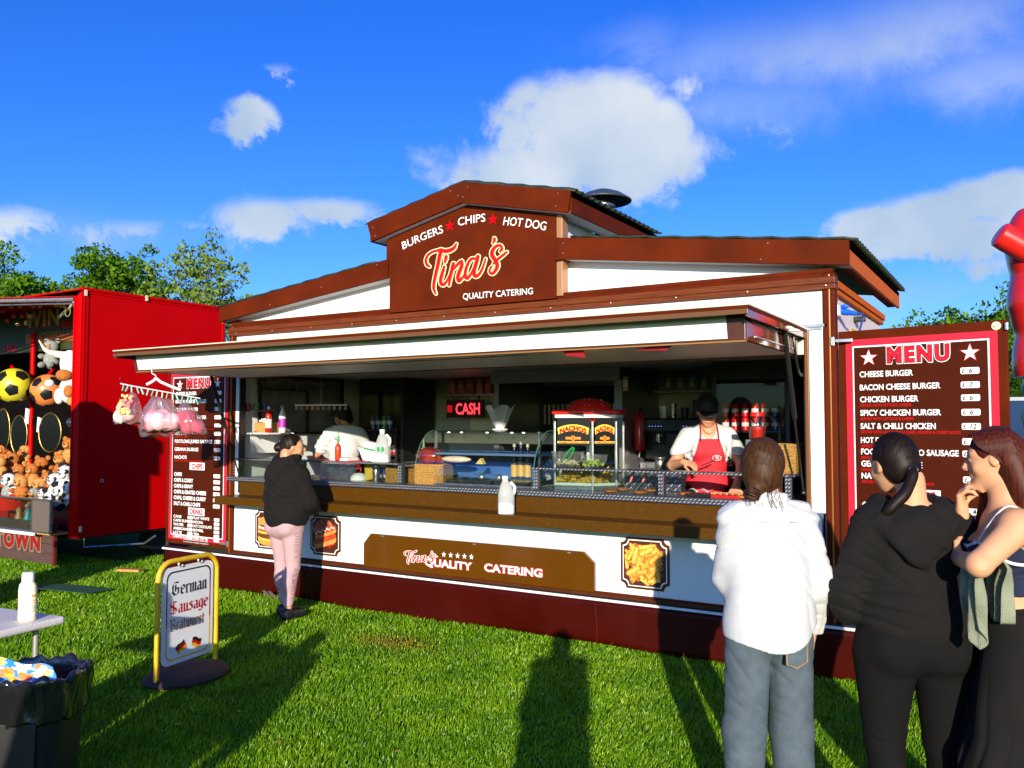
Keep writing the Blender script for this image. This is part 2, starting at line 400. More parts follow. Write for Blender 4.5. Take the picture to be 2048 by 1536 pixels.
# ------------------------------------------------------------------ implicit surfaces for bodies and cloth
class SDF:
    def __init__(s, lo, hi, h):
        s.ax = [np.arange(lo[i], hi[i] + h, h, dtype=np.float32) for i in range(3)]; s.h = h
        s.F = np.full([len(a) for a in s.ax], 1.0, np.float32)
    def blk(s, lo, hi):
        sl = []
        for i in range(3):
            a = s.ax[i]; i0 = max(0, int((lo[i] - a[0]) / s.h) - 1); i1 = min(len(a), int((hi[i] - a[0]) / s.h) + 3)
            if i1 <= i0: return None
            sl.append(slice(i0, i1))
        X = s.ax[0][sl[0]][:, None, None]; Y = s.ax[1][sl[1]][None, :, None]; Z = s.ax[2][sl[2]][None, None, :]
        return tuple(sl), X, Y, Z
    def mix(s, sl, D, k, op):
        A = s.F[sl]
        if op == 'add':
            if k > 0:
                hh = np.clip(.5 + .5 * (A - D) / k, 0, 1); s.F[sl] = A * (1 - hh) + D * hh - k * hh * (1 - hh)
            else: s.F[sl] = np.minimum(A, D)
        elif op == 'sub':
            if k > 0:
                hh = np.clip(.5 - .5 * (A + D) / k, 0, 1); s.F[sl] = A * (1 - hh) - D * hh + k * hh * (1 - hh)
            else: s.F[sl] = np.maximum(A, -D)
    def cap(s, a, b, ra, rb=None, k=.02, sc=(1, 1, 1), op='add'):
        rb = ra if rb is None else rb
        a = np.array(a, float); b = np.array(b, float); sc = np.array(sc, float); mg = k + 3 * s.h
        ra_ = ra; rb_ = rb
        lo = np.minimum(a - ra * sc, b - rb * sc) - mg; hi = np.maximum(a + ra * sc, b + rb * sc) + mg
        B = s.blk(lo, hi)
        if B is None: return s
        sl, X, Y, Z = B; ms = sc.min()
        x, y, z = (X - a[0]) / sc[0], (Y - a[1]) / sc[1], (Z - a[2]) / sc[2]; d = (b - a) / sc; L2 = float(d @ d) + 1e-9
        t = np.clip((x * d[0] + y * d[1] + z * d[2]) / L2, 0, 1)
        D = np.sqrt((x - t * d[0]) ** 2 + (y - t * d[1]) ** 2 + (z - t * d[2]) ** 2) - (ra_ + (rb_ - ra_) * t)
        s.mix(sl, (D * (ms if D.size else 1)).astype(np.float32), k, op); return s
    def ell(s, c, r, k=.015, rot=None, op='add'):
        c = np.array(c, float); r = np.array(r, float); m = r.max() + k + 3 * s.h
        B = s.blk(c - m, c + m)
        if B is None: return s
        sl, X, Y, Z = B; x, y, z = X - c[0], Y - c[1], Z - c[2]
        if rot is not None:
            M = np.array(rot)   # columns are the local axes
            x, y, z = M[0, 0] * x + M[1, 0] * y + M[2, 0] * z, M[0, 1] * x + M[1, 1] * y + M[2, 1] * z, M[0, 2] * x + M[1, 2] * y + M[2, 2] * z
        k0 = np.sqrt((x / r[0]) ** 2 + (y / r[1]) ** 2 + (z / r[2]) ** 2) + 1e-6
        k1 = np.sqrt((x / r[0] ** 2) ** 2 + (y / r[1] ** 2) ** 2 + (z / r[2] ** 2) ** 2) + 1e-6
        s.mix(sl, (k0 * (k0 - 1) / k1).astype(np.float32), k, op); return s
    def fn(s, f, lo=None, hi=None):
        lo = lo or [a[0] for a in s.ax]; hi = hi or [a[-1] for a in s.ax]
        sl, X, Y, Z = s.blk(lo, hi); s.F[sl] = f(s.F[sl], X, Y, Z).astype(np.float32); return s
    def mesh(s, name, mt):
        F = s.F; F[0] = F[-1] = 1; F[:, 0] = F[:, -1] = 1; F[:, :, 0] = F[:, :, -1] = 1
        neg = F < 0
        c = np.zeros([n - 1 for n in F.shape], np.uint8)
        for i in (0, 1):
            for j in (0, 1):
                for k in (0, 1):
                    c += neg[i:F.shape[0] - 1 + i, j:F.shape[1] - 1 + j, k:F.shape[2] - 1 + k]
        act = (c > 0) & (c < 8); idx = -np.ones(c.shape, np.int64); I, J, K = np.nonzero(act); n = len(I); idx[I, J, K] = np.arange(n)
        S = np.zeros((n, 3)); W = np.zeros(n)
        for ax in range(3):
            o = [0, 0, 0]
            for p in (0, 1):
                for q in (0, 1):
                    oo = [0, 0, 0]; ot = [a for a in range(3) if a != ax]; oo[ot[0]] = p; oo[ot[1]] = q
                    e = list(oo); e[ax] = 1
                    f0 = F[I + oo[0], J + oo[1], K + oo[2]]; f1 = F[I + e[0], J + e[1], K + e[2]]
                    m = (f0 < 0) != (f1 < 0); t = np.where(m, f0 / (f0 - f1 + 1e-12), 0)
                    P = np.stack([np.full(n, float(v)) for v in oo], 1); P[:, ax] += t
                    S += P * m[:, None]; W += m
        V = S / np.maximum(W, 1)[:, None] + np.stack([I, J, K], 1)
        V = V * s.h + np.array([a[0] for a in s.ax])
        quads = []
        for ax in range(3):
            b, cc = [(1, 2), (2, 0), (0, 1)][ax]
            sl0 = [slice(None)] * 3; sl1 = [slice(None)] * 3; sl0[ax] = slice(0, -1); sl1[ax] = slice(1, None)
            a0 = neg[tuple(sl0)]; a1 = neg[tuple(sl1)]; E = np.stack(np.nonzero(a0 != a1), 1)
            E = E[(E[:, b] > 0) & (E[:, cc] > 0)]
            if not len(E): continue
            out = a0[E[:, 0], E[:, 1], E[:, 2]]
            def g(db, dc):
                e = E.copy(); e[:, b] -= db; e[:, cc] -= dc; return idx[e[:, 0], e[:, 1], e[:, 2]]
            q = np.stack([g(1, 1), g(0, 1), g(0, 0), g(1, 0)], 1); q[~out] = q[~out][:, ::-1]; quads.append(q)
        Q = np.concatenate(quads); Q = Q[(Q >= 0).all(1)]
        me = bpy.data.meshes.new(name); me.vertices.add(n); me.vertices.foreach_set('co', V.astype(np.float32).ravel())
        me.loops.add(len(Q) * 4); me.loops.foreach_set('vertex_index', Q.astype(np.int32).ravel())
        me.polygons.add(len(Q)); me.polygons.foreach_set('loop_start', np.arange(0, len(Q) * 4, 4, dtype=np.int32))
        me.update(calc_edges=True); me.polygons.foreach_set('use_smooth', np.ones(len(Q), bool))
        me.materials.append(mt); me.validate(); me.update(); return me

def rotm(yaw=0, pitch=0, roll=0):
    return (Matrix.Rotation(yaw, 3, 'Z') @ Matrix.Rotation(pitch, 3, 'X') @ Matrix.Rotation(roll, 3, 'Y'))
def vnoise(X, Y, Z, f, seed):
    """cheap smooth noise from warped sines"""
    r = random.Random(seed); o = 0
    for i in range(4):
        a, b, c = (r.uniform(-1, 1) for _ in range(3)); n = math.sqrt(a * a + b * b + c * c); a, b, c = a / n, b / n, c / n
        ph = r.uniform(0, 6.28); p2 = r.uniform(0, 6.28)
        o = o + np.sin(f * (a * X + b * Y + c * Z) + ph + 1.3 * np.sin(f * .6 * (b * X + c * Y + a * Z) + p2))
    return o / 4
def cr(X, Y, Z, d, lam, seed, warp=2.6, sharp=2.0):
    """narrow creases across direction d, spaced lam metres, broken up by noise"""
    f = math.pi / lam; ph = f * (d[0] * X + d[1] * Y + d[2] * Z) + warp * vnoise(X, Y, Z, f * .28, seed)
    r = (1 - np.abs(np.sin(ph))) ** sharp
    return r * np.clip(.45 + 1.5 * vnoise(X, Y, Z, f * .20, seed + 7), 0, 1)
def folds(s, amp, f, seed, zs=1.6, lo=None, hi=None):
    """soft cloth creases"""
    def g(F, X, Y, Z):
        n = vnoise(X, Y, Z * zs, f, seed); m = vnoise(X, Y, Z * zs * .6, f * 2.1, seed + 5)
        return F + amp * (1 - np.abs(n) * 2.2) * .7 + amp * .35 * m
    return s.fn(g, lo, hi)

def head(s, c, M, female=True, k=.02, scale=1.0, hair=False):
    """face, ears and skull around the head centre c; M turns head axes (x right, y forward, z up)"""
    Mv = Matrix(M); A = [list(r) for r in Mv]
    P = lambda x, y, z: tuple(Vector(c) + Mv @ Vector((x * scale, y * scale, z * scale)))
    q = lambda *r: tuple(v * scale for v in r)
    s.ell(P(0, -.012, .022), q(.073, .090, .094), k, A)
    s.ell(P(0, .030, -.030), q(.060, .058, .076), .03, A)
    s.ell(P(0, .052, -.088), q(.026, .022, .020), .03, A)            # chin
    s.ell(P(0, .066, .028), q(.050, .018, .014), .02, A)              # brow
    for e in (-1, 1):
        s.ell(P(e * .030, .092, .004), q(.016, .012, .010), .012, A, 'sub')
        s.ell(P(e * .030, .074, .003), q(.0125, .0125, .0105), .004, A)
        s.ell(P(e * .040, .058, -.030), q(.020, .018, .018), .02, A)   # cheek
        s.ell(P(e * .075, -.006, -.004), q(.008, .017, .029), .006, A)  # ear
        s.ell(P(e * .082, -.002, .000), q(.004, .009, .016), .004, A, 'sub')
        s.ell(P(e * .010, .094, -.028), q(.008, .009, .007), .006, A)   # nostril wing
    s.cap(P(0, .084, .012), P(0, .106, -.024), .007 * scale, .0105 * scale, .008)   # nose
    s.ell(P(0, .086, -.051), q(.022, .010, .0055), .006, A)           # lips
    s.ell(P(0, .084, -.062), q(.019, .010, .0065), .006, A)
    s.ell(P(0, .097, -.0565), q(.022, .006, .0018), .002, A, 'sub')
def hand(s, w, d, n, curl=(.5, .55, .6, .65), spread=.14, side=1, scale=1., thumb=.5, k=.006):
    """w wrist, d towards the fingers, n palm normal, side +1 when the thumb is on d x n"""
    w, d, n = Vector(w), Vector(d).normalized(), Vector(n); n = (n - d * n.dot(d)).normalized(); x = d.cross(n) * side
    q = scale
    s.cap(w, w + d * .03 * q, .024 * q, .026 * q, .012, sc=(1, 1, 1))
    for i in range(4):
        o = (1.5 - i) * .0185 * q; b = w + d * .088 * q + x * o - d * abs(i - 1.2) * .004 * q
        s.cap(w + d * .02 * q + x * o * .7, b, .0135 * q, .0115 * q, .010)
        L = (.040, .045, .042, .033)[i] * q; dd = (d + x * spread * (1.5 - i) * .6).normalized(); a = curl[i]; p = b
        for seg, (m, r0, r1) in enumerate(((1., .0098, .0088), (.72, .0088, .0080), (.55, .0080, .0068))):
            ang = a * (.8 + seg * .75)
            e = dd * math.cos(ang) + n * math.sin(ang); p2 = p + e * L * m; s.cap(p, p2, r0 * q, r1 * q, .003); p = p2
    t0 = w + d * .022 * q + x * .022 * q; t1 = t0 + (d * .55 + x * .75 + n * .25 * thumb).normalized() * .040 * q
    t2 = t1 + (d * .8 + x * .25 + n * thumb).normalized() * .032 * q; t3 = t2 + (d * .85 + n * thumb * 1.2).normalized() * .025 * q
    s.cap(t0, t1, .015 * q, .012 * q, .01); s.cap(t1, t2, .011 * q, .010 * q, .004); s.cap(t2, t3, .0095 * q, .0078 * q, .004)

SKIN = mat('skin', (.56, .27, .15), .48, spec=.4, var=.10, vscale=9, sub=.12)
SKIN2 = mat('skin_fair', (.64, .32, .17), .55, spec=.35, var=.08, vscale=9, sub=.12)
SKIN3 = mat('skin_tan', (.50, .20, .09), .48, spec=.4, var=.12, vscale=9, sub=.1)
EYEW = mat('eye_white', (.75, .72, .68), .2)
EYEI = mat('eye_iris', (.03, .015, .01), .1)
LIP = mat('lip_colour', (.42, .10, .09), .4)
def hair_mat(name, a, b, st=(26, 26, 3)):
    m = mat(name, a, .52, spec=.22, col2=b, vscale=5, stretch=st)
    return m
HDARK = hair_mat('hair_dark', (.003, .002, .0015), (.016, .007, .004))
HBROWN = hair_mat('hair_brown', (.014, .006, .002), (.085, .032, .009))
HAUB = hair_mat('hair_auburn', (.014, .003, .001), (.11, .018, .006))
def eyes(parent, c, M, scale=1.):
    Mv = Matrix(M)
    for e in (-1, 1):
        mb = MB(); p = Vector(c) + Mv @ Vector((e * .030, .0755, .003)) * scale; mb.sph(p, .0100 * scale, 10, 8, 0)
        p2 = Vector(c) + Mv @ Vector((e * .030, .0815, .002)) * scale; mb.sph(p2, .0058 * scale, 8, 6, 1)
        mb.build('eye', [EYEW, EYEI], parent, smooth=True)
def sleek(mb, P, n, k, seed, r=(.087, .103, .105), off=-.022, zo=.028, knot=(0, -.125, -.05), a0=-1.5, a1=1.5, w=.0013, sp=.010):
    """hair combed from the hairline over the skull to a knot"""
    rnd = random.Random(seed); kd = (Vector(knot) - Vector((0, off, zo))).normalized()
    for i in range(n):
        t = rnd.uniform(a0, a1); f = rnd.uniform(0, .65); s = Vector((math.sin(t), .75 * math.cos(t * .8) * (1 - f), .9 * math.cos(t) + .12 - .2 * f)).normalized()
        ang = s.angle(kd); ax = s.cross(kd).normalized(); Q = []; j = 1 + rnd.uniform(.0, .014)
        for q in range(k + 1):
            d = Matrix.Rotation(ang * q / k * .93, 3, ax) @ s; Q.append(P(d.x * r[0] * j, off + d.y * r[1] * j, zo + d.z * r[2] * j))
        Q.append(P(knot[0] + rnd.uniform(-sp, sp), knot[1] + rnd.uniform(-.004, .006), knot[2] + rnd.uniform(-sp, sp)))
        Q = [Vector(x) for x in Q]
        up = [(Q[min(m + 1, len(Q) - 1)] - Q[max(m - 1, 0)]).cross(Q[m] - Vector(P(0, off, zo))).normalized() * w for m in range(len(Q))]
        vs = [x for m in range(len(Q)) for x in (Q[m] - up[m], Q[m] + up[m])]; mb.add(vs, [(2 * m, 2 * m + 1, 2 * m + 3, 2 * m + 2) for m in range(len(Q) - 1)])
def strips(mb, P, w=.0012, out=(0, 0, 0)):
    Q = [Vector([float(c) for c in x]) for x in P]; up = [(Q[min(m + 1, len(Q) - 1)] - Q[max(m - 1, 0)]).cross(Q[m] - Vector(out)).normalized() * w for m in range(len(Q))]
    mb.add([x for m in range(len(Q)) for x in (Q[m] - up[m], Q[m] + up[m])], [(2 * m, 2 * m + 1, 2 * m + 3, 2 * m + 2) for m in range(len(Q) - 1)])
def strands(mb, n, f0, f1, sag, r=.0011, seg=7, m=0, rnd=None):
    """hair strands between two sampled curves, f(u)->Vector"""
    rnd = rnd or random
    for i in range(n):
        u = rnd.random(); a = f0(u); b = f1(min(1, max(0, u + rnd.uniform(-.06, .06)))); P = []
        for k in range(seg + 1):
            t = k / seg; P.append(a.lerp(b, t) + Vector(sag(u, t)) + Vector((rnd.uniform(-1, 1), rnd.uniform(-1, 1), 0)) * .0015)
        mb.tube(P, [r * (1 - .6 * k / seg) for k in range(seg + 1)], 3, m)

# ------------------------------------------------------------------ materials
WHITE = mat('white_panel', (.78, .79, .80), .30, spec=.5, var=.02, vscale=3, coat=.25)
BROWN = mat('brown_board', (.094, .0115, .0009), .65, spec=.08, var=.22, vscale=3, bump=.12, bscale=260)
BROWNL = mat('brown_panel_gloss', (.100, .034, .0015), .2, spec=.4, var=.06, vscale=4, coat=.3)
WOODB = mat('brown_woodgrain', (.090, .016, .002), .45, spec=.25, col2=(.165, .038, .005), vscale=4, stretch=(1.2, 30, 30), bump=.1, bscale=12)
DBROWN = mat('dark_brown_trim', (.075, .020, .006), .3, var=.15)
BROWNG = mat('brown_gloss_side', (.12, .035, .012), .08, spec=.7, coat=.5)
LITBROWN = mat('lit_brown_edge', (.52, .10, .002), .55, spec=.1, var=.15, vscale=6, stretch=(10, 1, 10))  # lit orange tone of the brown side boards put into the colour
GRANITE = mat('brown_counter', (.058, .022, .0012), .34, spec=.2, col2=(.095, .040, .003), vscale=90, vdet=8, bump=.05, bscale=200)
SKIRT = mat('maroon_skirt', (.042, .0018, .0004), .40, spec=.18, var=.10, vscale=3, bump=.35, bscale=6)
RED = mat('red_paint', (.47, .0, .0006), .45, spec=.08, var=.05, vscale=1.3, bump=.08, bscale=3)
REDD = mat('red_deep', (.30, .004, .004), .4)
REDP = mat('red_plastic', (.72, .012, .010), .25, coat=.3)
LRED = mat('lettering_red', (.60, .012, .030), .5, spec=.2)
LREDD = mat('lettering_dark_red', (.50, .004, .004), .5, spec=.2)
LWHITE = mat('lettering_white', (.85, .85, .84), .4)
LCREAM = mat('lettering_cream', (.75, .70, .40), .5)
LBLACK = mat('lettering_black', (.006, .006, .006), .4)
LPINK = mat('menu_border', (.56, .022, .045), .45, spec=.2)
MBROWN = mat('menu_brown', (.062, .009, .0015), .45, var=.05, spec=.12)
ALU = mat('aluminium', (.62, .62, .60), .32, metal=.85, var=.08, vscale=20)
STEEL = mat('stainless_steel', (.46, .46, .45), .26, metal=.9, var=.15, vscale=12, bump=.05, bscale=90)
TREAD = mat('tread_plate', (.10, .11, .15), .30, metal=.7, var=.1)
TREADB = mat('tread_bar', (.60, .60, .60), .35, metal=.3)
GREYIN = mat('hatch_underside', (.93, .86, .97), .40, spec=.6, var=.05, vscale=2.5)
FGLASS = glass_mat('fridge_glass', (.96, .97, .97), .035)
INWALL = mat('inside_wall', (.50, .49, .46), .4, var=.08, vscale=3)
BLACK = mat('black_plastic', (.010, .010, .011), .35)
BLACKM = mat('black_matt', (.006, .006, .006), .7)
RUBBER = mat('rubber', (.015, .015, .015), .6)
DARKST = mat('dark_steel', (.05, .05, .052), .35, metal=.6, var=.2)
YEL = mat('yellow_tube', (.72, .42, .012), .42, var=.12, vscale=14, bump=.1, bscale=60)
WICKER = mat('wicker', (.50, .27, .055), .6, col2=(.24, .11, .02), vscale=60, bump=.8, bscale=120)
WOODC = mat('crate_wood', (.52, .27, .07), .5, var=.2, vscale=10, stretch=(1, 1, 9))
MILK = mat('milk_plastic', (.80, .83, .80), .35, sub=.2)
GREENP = mat('green_plastic', (.01, .32, .07), .3)
TILEM = mat('roof_tile_sheet', (.030, .040, .022), .45, var=.4, vscale=10, bump=.3, bscale=50)
GLASS = glass_mat('clear_glass')
GLASSD = glass_mat('display_glass', (.90, .95, .92), .16)
POLYB = glass_mat('clear_bag', (.97, .96, .96), .20, .10, (.9, .85, .85), .12)

# ------------------------------------------------------------------ ground
def ground():
    mb = MB(); mb.grid(lambda a, b: (-900 + 1800 * a, -700 + 1800 * b, -.012 if 0 < a < 1 else -.012), 3, 3)
    m = mat('turf_soil', (.030, .070, .004), .95, spec=.1, col2=(.045, .115, .006), vscale=1.1, vdet=10, bump=1., bscale=30)
    o = mb.build('ground', m, kind='structure')
    o['label'] = 'flat green showground field'
    # grass blades: dense near the camera, thinner away
    n = 345000
    rng = np.random.default_rng(3)
    d = np.exp(rng.uniform(math.log(3.6), math.log(26), n * 2)); lat = rng.uniform(-1, 1, n * 2) * (d * .70 + .5)
    X = CAMP.x + FW.x * d + RT.x * lat; Y = CAMP.y + FW.y * d + RT.y * lat
    keep = ~((Y > .10) & (X > -1.0) & (X < 7.0)) & ~((Y > 1.2) & (X > -2.6) & (X <= -1)) & ~((Y > .5) & (X < -2.6)) & (rng.random(n * 2) < np.where(d < 12, 1, .4))
    X, Y, d = X[keep][:n], Y[keep][:n], d[keep][:n]; n = len(X)
    pn = np.sin(X * 2.1 + 1.3 * np.sin(Y * 1.7)) * np.cos(Y * 2.6 + X) * .5 + .5
    hgt = (.015 + .018 * rng.random(n) ** 1.2) * (.8 + .45 * pn) * np.where(rng.random(n) < .02, 1.6, 1) * np.where(d > 9, 1.3, 1)
    BPX, BPY = at_z(790, 1283).x, at_z(790, 1283).y
    bare = .8 * np.exp(-(((X - BPX) / .33) ** 2 + ((Y - BPY) / .16) ** 2)); hgt *= 1 - .55 * bare
    w = (.0016 + .0014 * rng.random(n)) * np.clip(d / 5.5, 1, 3); ang = rng.uniform(0, 6.283, n); lean = rng.uniform(.15, .95, n) * hgt; la = rng.normal(0.6, 1.3, n)
    ux, uy = np.cos(ang) * w, np.sin(ang) * w; lx, ly = np.cos(la) * lean, np.sin(la) * lean
    z0 = np.full(n, -.012)
    V = np.empty((n, 5, 3), np.float32)
    V[:, 0] = np.stack([X - ux, Y - uy, z0], 1); V[:, 1] = np.stack([X + ux, Y + uy, z0], 1)
    V[:, 2] = np.stack([X + ux * .8 + lx * .35, Y + uy * .8 + ly * .35, z0 + hgt * .6], 1); V[:, 3] = np.stack([X - ux * .8 + lx * .35, Y - uy * .8 + ly * .35, z0 + hgt * .6], 1)
    V[:, 4] = np.stack([X + lx, Y + ly, z0 + hgt * .98], 1)
    b = np.arange(n)[:, None] * 5
    T = np.concatenate([b + np.array([[0, 1, 2]]), b + np.array([[0, 2, 3]]), b + np.array([[3, 2, 4]])], 1).reshape(-1)
    me = bpy.data.meshes.new('grass'); me.vertices.add(n * 5); me.vertices.foreach_set('co', V.ravel())
    me.loops.add(len(T)); me.loops.foreach_set('vertex_index', T.astype(np.int32)); me.polygons.add(n * 3)
    me.polygons.foreach_set('loop_start', np.arange(0, n * 9, 3, dtype=np.int32)); me.update(calc_edges=True)
    at = me.attributes.new('patch', 'FLOAT', 'POINT'); at.data.foreach_set('value', np.repeat((bare * .9 + .0 * pn).astype(np.float32), 5))
    gm = bpy.data.materials.new('grass_blades'); gm.use_nodes = True; t = gm.node_tree; t.nodes.clear()
    o_ = t.nodes.new('ShaderNodeOutputMaterial'); ge = t.nodes.new('ShaderNodeNewGeometry'); rp = t.nodes.new('ShaderNodeValToRGB')
    e = rp.color_ramp.elements; e[0].position = 0; e[0].color = (.070, .200, .002, 1); e[1].position = 1; e[1].color = (.44, .62, .015, 1)
    q = e.new(.55); q.color = (.160, .36, .002, 1); q = e.new(.93); q.color = (.30, .50, .004, 1)
    tcn = t.nodes.new('ShaderNodeTexCoord'); nz = t.nodes.new('ShaderNodeTexNoise'); nz.inputs['Scale'].default_value = 2.3; nz.inputs['Detail'].default_value = 6
    t.links.new(tcn.outputs['Object'], nz.inputs['Vector'])
    ad = t.nodes.new('ShaderNodeMath'); ad.operation = 'MULTIPLY_ADD'; ad.inputs[1].default_value = .7
    sb = t.nodes.new('ShaderNodeMath'); sb.operation = 'MULTIPLY_ADD'; sb.inputs[1].default_value = 1.3; sb.inputs[2].default_value = -.5
    t.links.new(nz.outputs[0], sb.inputs[0]); t.links.new(ge.outputs['Random Per Island'], ad.inputs[0]); t.links.new(sb.outputs[0], ad.inputs[2])
    t.links.new(ad.outputs[0], rp.inputs[0])
    mx = t.nodes.new('ShaderNodeMix'); mx.data_type = 'RGBA'; atn = t.nodes.new('ShaderNodeAttribute'); atn.attribute_name = 'patch'
    mx.inputs['B'].default_value = (.36, .17, .02, 1); t.links.new(atn.outputs['Fac'], mx.inputs['Factor']); t.links.new(rp.outputs[0], mx.inputs['A'])
    df = t.nodes.new('ShaderNodeBsdfDiffuse'); tl = t.nodes.new('ShaderNodeBsdfTranslucent'); gl = t.nodes.new('ShaderNodeBsdfGlossy'); gl.inputs['Roughness'].default_value = .42
    gl.inputs[0].default_value = (.8, .85, .6, 1)
    m1 = t.nodes.new('ShaderNodeMixShader'); m1.inputs[0].default_value = .30; m2 = t.nodes.new('ShaderNodeMixShader'); m2.inputs[0].default_value = .045
    for nn in (df, tl): t.links.new(mx.outputs['Result'], nn.inputs[0])
    t.links.new(df.outputs[0], m1.inputs[1]); t.links.new(tl.outputs[0], m1.inputs[2]); t.links.new(m1.outputs[0], m2.inputs[1]); t.links.new(gl.outputs[0], m2.inputs[2])
    t.links.new(m2.outputs[0], o_.inputs[0])
    me.materials.append(gm)
    g = link('grass', me, kind='stuff'); g['label'] = 'short mown green grass of the showground'; g['category'] = 'grass'
ground()
def flecks():
    rnd = random.Random(77); mb = MB()
    for i in range(170):
        d = rnd.uniform(4.3, 8.5); p = cw(d, rnd.gauss(.1, 1.3) * d / 5); z = rnd.uniform(.012, .026)
        if p.y > -.1: continue
        k = 0 if rnd.random() < .55 else (1 if rnd.random() < .7 else 2); r = (.007, .013, .010)[k] * rnd.uniform(.7, 1.2); a = rnd.uniform(0, 6.28); c = Vector((p.x, p.y, z))
        if k == 0:
            for q in range(5): mb.add([c + Vector((r * math.cos(a + q * 1.2566 + w) * s_, r * math.sin(a + q * 1.2566 + w) * s_, .004 * s_)) for w, s_ in ((0, .1), (-.3, 1), (.3, 1))], [(0, 1, 2)], 0)
        else: mb.add([c + Vector((r * math.cos(a) * 1.6, r * math.sin(a) * 1.6, 0)), c + Vector((-r * math.sin(a) * .5, r * math.cos(a) * .5, .005)), c - Vector((r * math.cos(a) * 1.6, r * math.sin(a) * 1.6, 0)), c + Vector((r * math.sin(a) * .5, -r * math.cos(a) * .5, .003))], [(0, 1, 2, 3)], k)
    o = mb.build('clover_and_dry_leaves', [mat('clover_white', (.70, .68, .60), .7), mat('dry_leaf', (.30, .15, .03), .8), mat('straw', (.50, .42, .15), .8)], None, kind='stuff'); o['label'] = 'white clover heads and dry leaf bits in the turf'; o['category'] = 'clover'
flecks()

# ------------------------------------------------------------------ the food trailer
LEN = 5.93; DEP = 2.35; FLOOR = .38
T = thing('food_trailer', 'white and brown burger trailer with red lettered gable sign and raised serving hatch', 'food trailer')
def B(name, x0, y0, z0, x1, y1, z1, m, par=T, bevel=.004, **k): return MB().box(x0, y0, z0, x1, y1, z1).build(name, m, par, bevel=bevel, **k)
UX, UZ, NY = Vector((1, 0, 0)), Vector((0, 0, 1)), Vector((0, -1, 0))

# skirt of hanging vinyl
def skirt_fn(a, b):
    x = -1.08 + 8.14 * a; z = .342 * (1 - b) - .0 
    y = .012 + .012 * math.sin(x * 2.3) * b + .008 * math.sin(x * 6.1 + 1) * b * b + .03 * b * b * (math.sin(x * 1.3 + .4) ** 4)
    return (x, y, z + .012 * math.sin(x * 1.9) * b - .008)
MB().grid(skirt_fn, 170, 9).build('skirt', SKIRT, T, smooth=True, solid=.003)
for x in (4.16, 1.1, 6.2): MB().grid(lambda a, b: (x + .006 * a + .05 * math.sin(b * 2) * .3, skirt_fn((x + 1.08) / 8.14, b)[1] - .004, .342 * (1 - b)), 2, 8).build('skirt_seam', mat('skirt_seam', (.085, .006, .003), .4), T, solid=.002)
B('chassis_strip', -1.08, -.018, .337, 7.06, .03, .357, WHITE)
B('base_rail', -1.08, -.012, .3575, 7.06, .05, .372, BLACK)
B('base_rail', .0, -.026, .3725, LEN, .05, .398, DBROWN)
B('base_rail', .0, -.034, .3985, LEN, .05, .412, BROWN)
B('lower_wall', .06, -.006, .4125, LEN - .06, .05, 1.10, WHITE, bevel=.002)
# floor, back and side walls, ceiling
B('floor', .03, .06, .30, LEN - .03, DEP, FLOOR, DARKST)
B('back_wall', .03, DEP - .05, FLOOR, LEN - .03, DEP, 2.72, INWALL)
B('side_wall', .0, .06, FLOOR, .05, DEP, 2.72, WHITE)
PINKW = mat('side_wall_paint', (.72, .62, .62), .35, var=.04)
B('side_wall', LEN - .05, .06, FLOOR, LEN, DEP, 2.72, PINKW)
B('ceiling', .055, .06, 2.24, LEN - .055, DEP - .055, 2.28, INWALL)
# corner posts with rounded aluminium groove
for x0, x1 in ((-.02, .055), (LEN - .025, LEN + .055)):
    B('corner_post', x0, -.03, .375, x1, .06, 2.73, BROWN, bevel=.008)
    B('corner_bead', (x0 + x1) / 2 - .004, -.037, .38, (x0 + x1) / 2 + .008, -.028, 2.72, mat('post_bead', (.30, .12, .03), .25, metal=.3), bevel=.003)
B('serving_pillar', .06, -.010, 1.10, .115, .055, 2.36, WHITE)
B('serving_pillar', 5.805, -.010, 1.10, 5.90, .055, 2.36, WHITE)
B('opening_jamb', 5.775, -.016, 1.0, 5.803, .06, 2.36, mat('jamb_brown', (.17, .055, .012), .35))
B('opening_jamb', .117, -.016, 1.0, .135, .06, 2.36, BLACK)
B('header_wall', .06, -.008, 2.361, 5.90, .05, 2.615, WHITE, bevel=.002)
B('header_lintel', .14, -.004, 2.18, 5.77, .05, 2.358, INWALL)
# cornice band in wood grain
B('cornice', -.03, -.045, 2.617, LEN + .06, .06, 2.655, WOODB)
B('cornice', -.03, -.052, 2.656, LEN + .06, .06, 2.702, WOODB)
B('cornice_top', -.01, -.02, 2.703, LEN + .05, .12, 2.732, BROWN)
for i in range(12): MB().lathe([(0, .006), (.006, .004), (.007, 0)], (0, 0, 0), 8).build('bolt', ALU, T).matrix_local = Matrix.Translation((.1 + i * .53, -.053, 2.64)) @ Matrix.Rotation(math.pi / 2, 4, 'X')
# side cornice
B('cornice', LEN + .0005, .061, 2.612, LEN + .030, DEP + .02, 2.650, LITBROWN)
B('cornice', LEN + .0005, .061, 2.651, LEN + .045, DEP + .02, 2.702, LITBROWN)
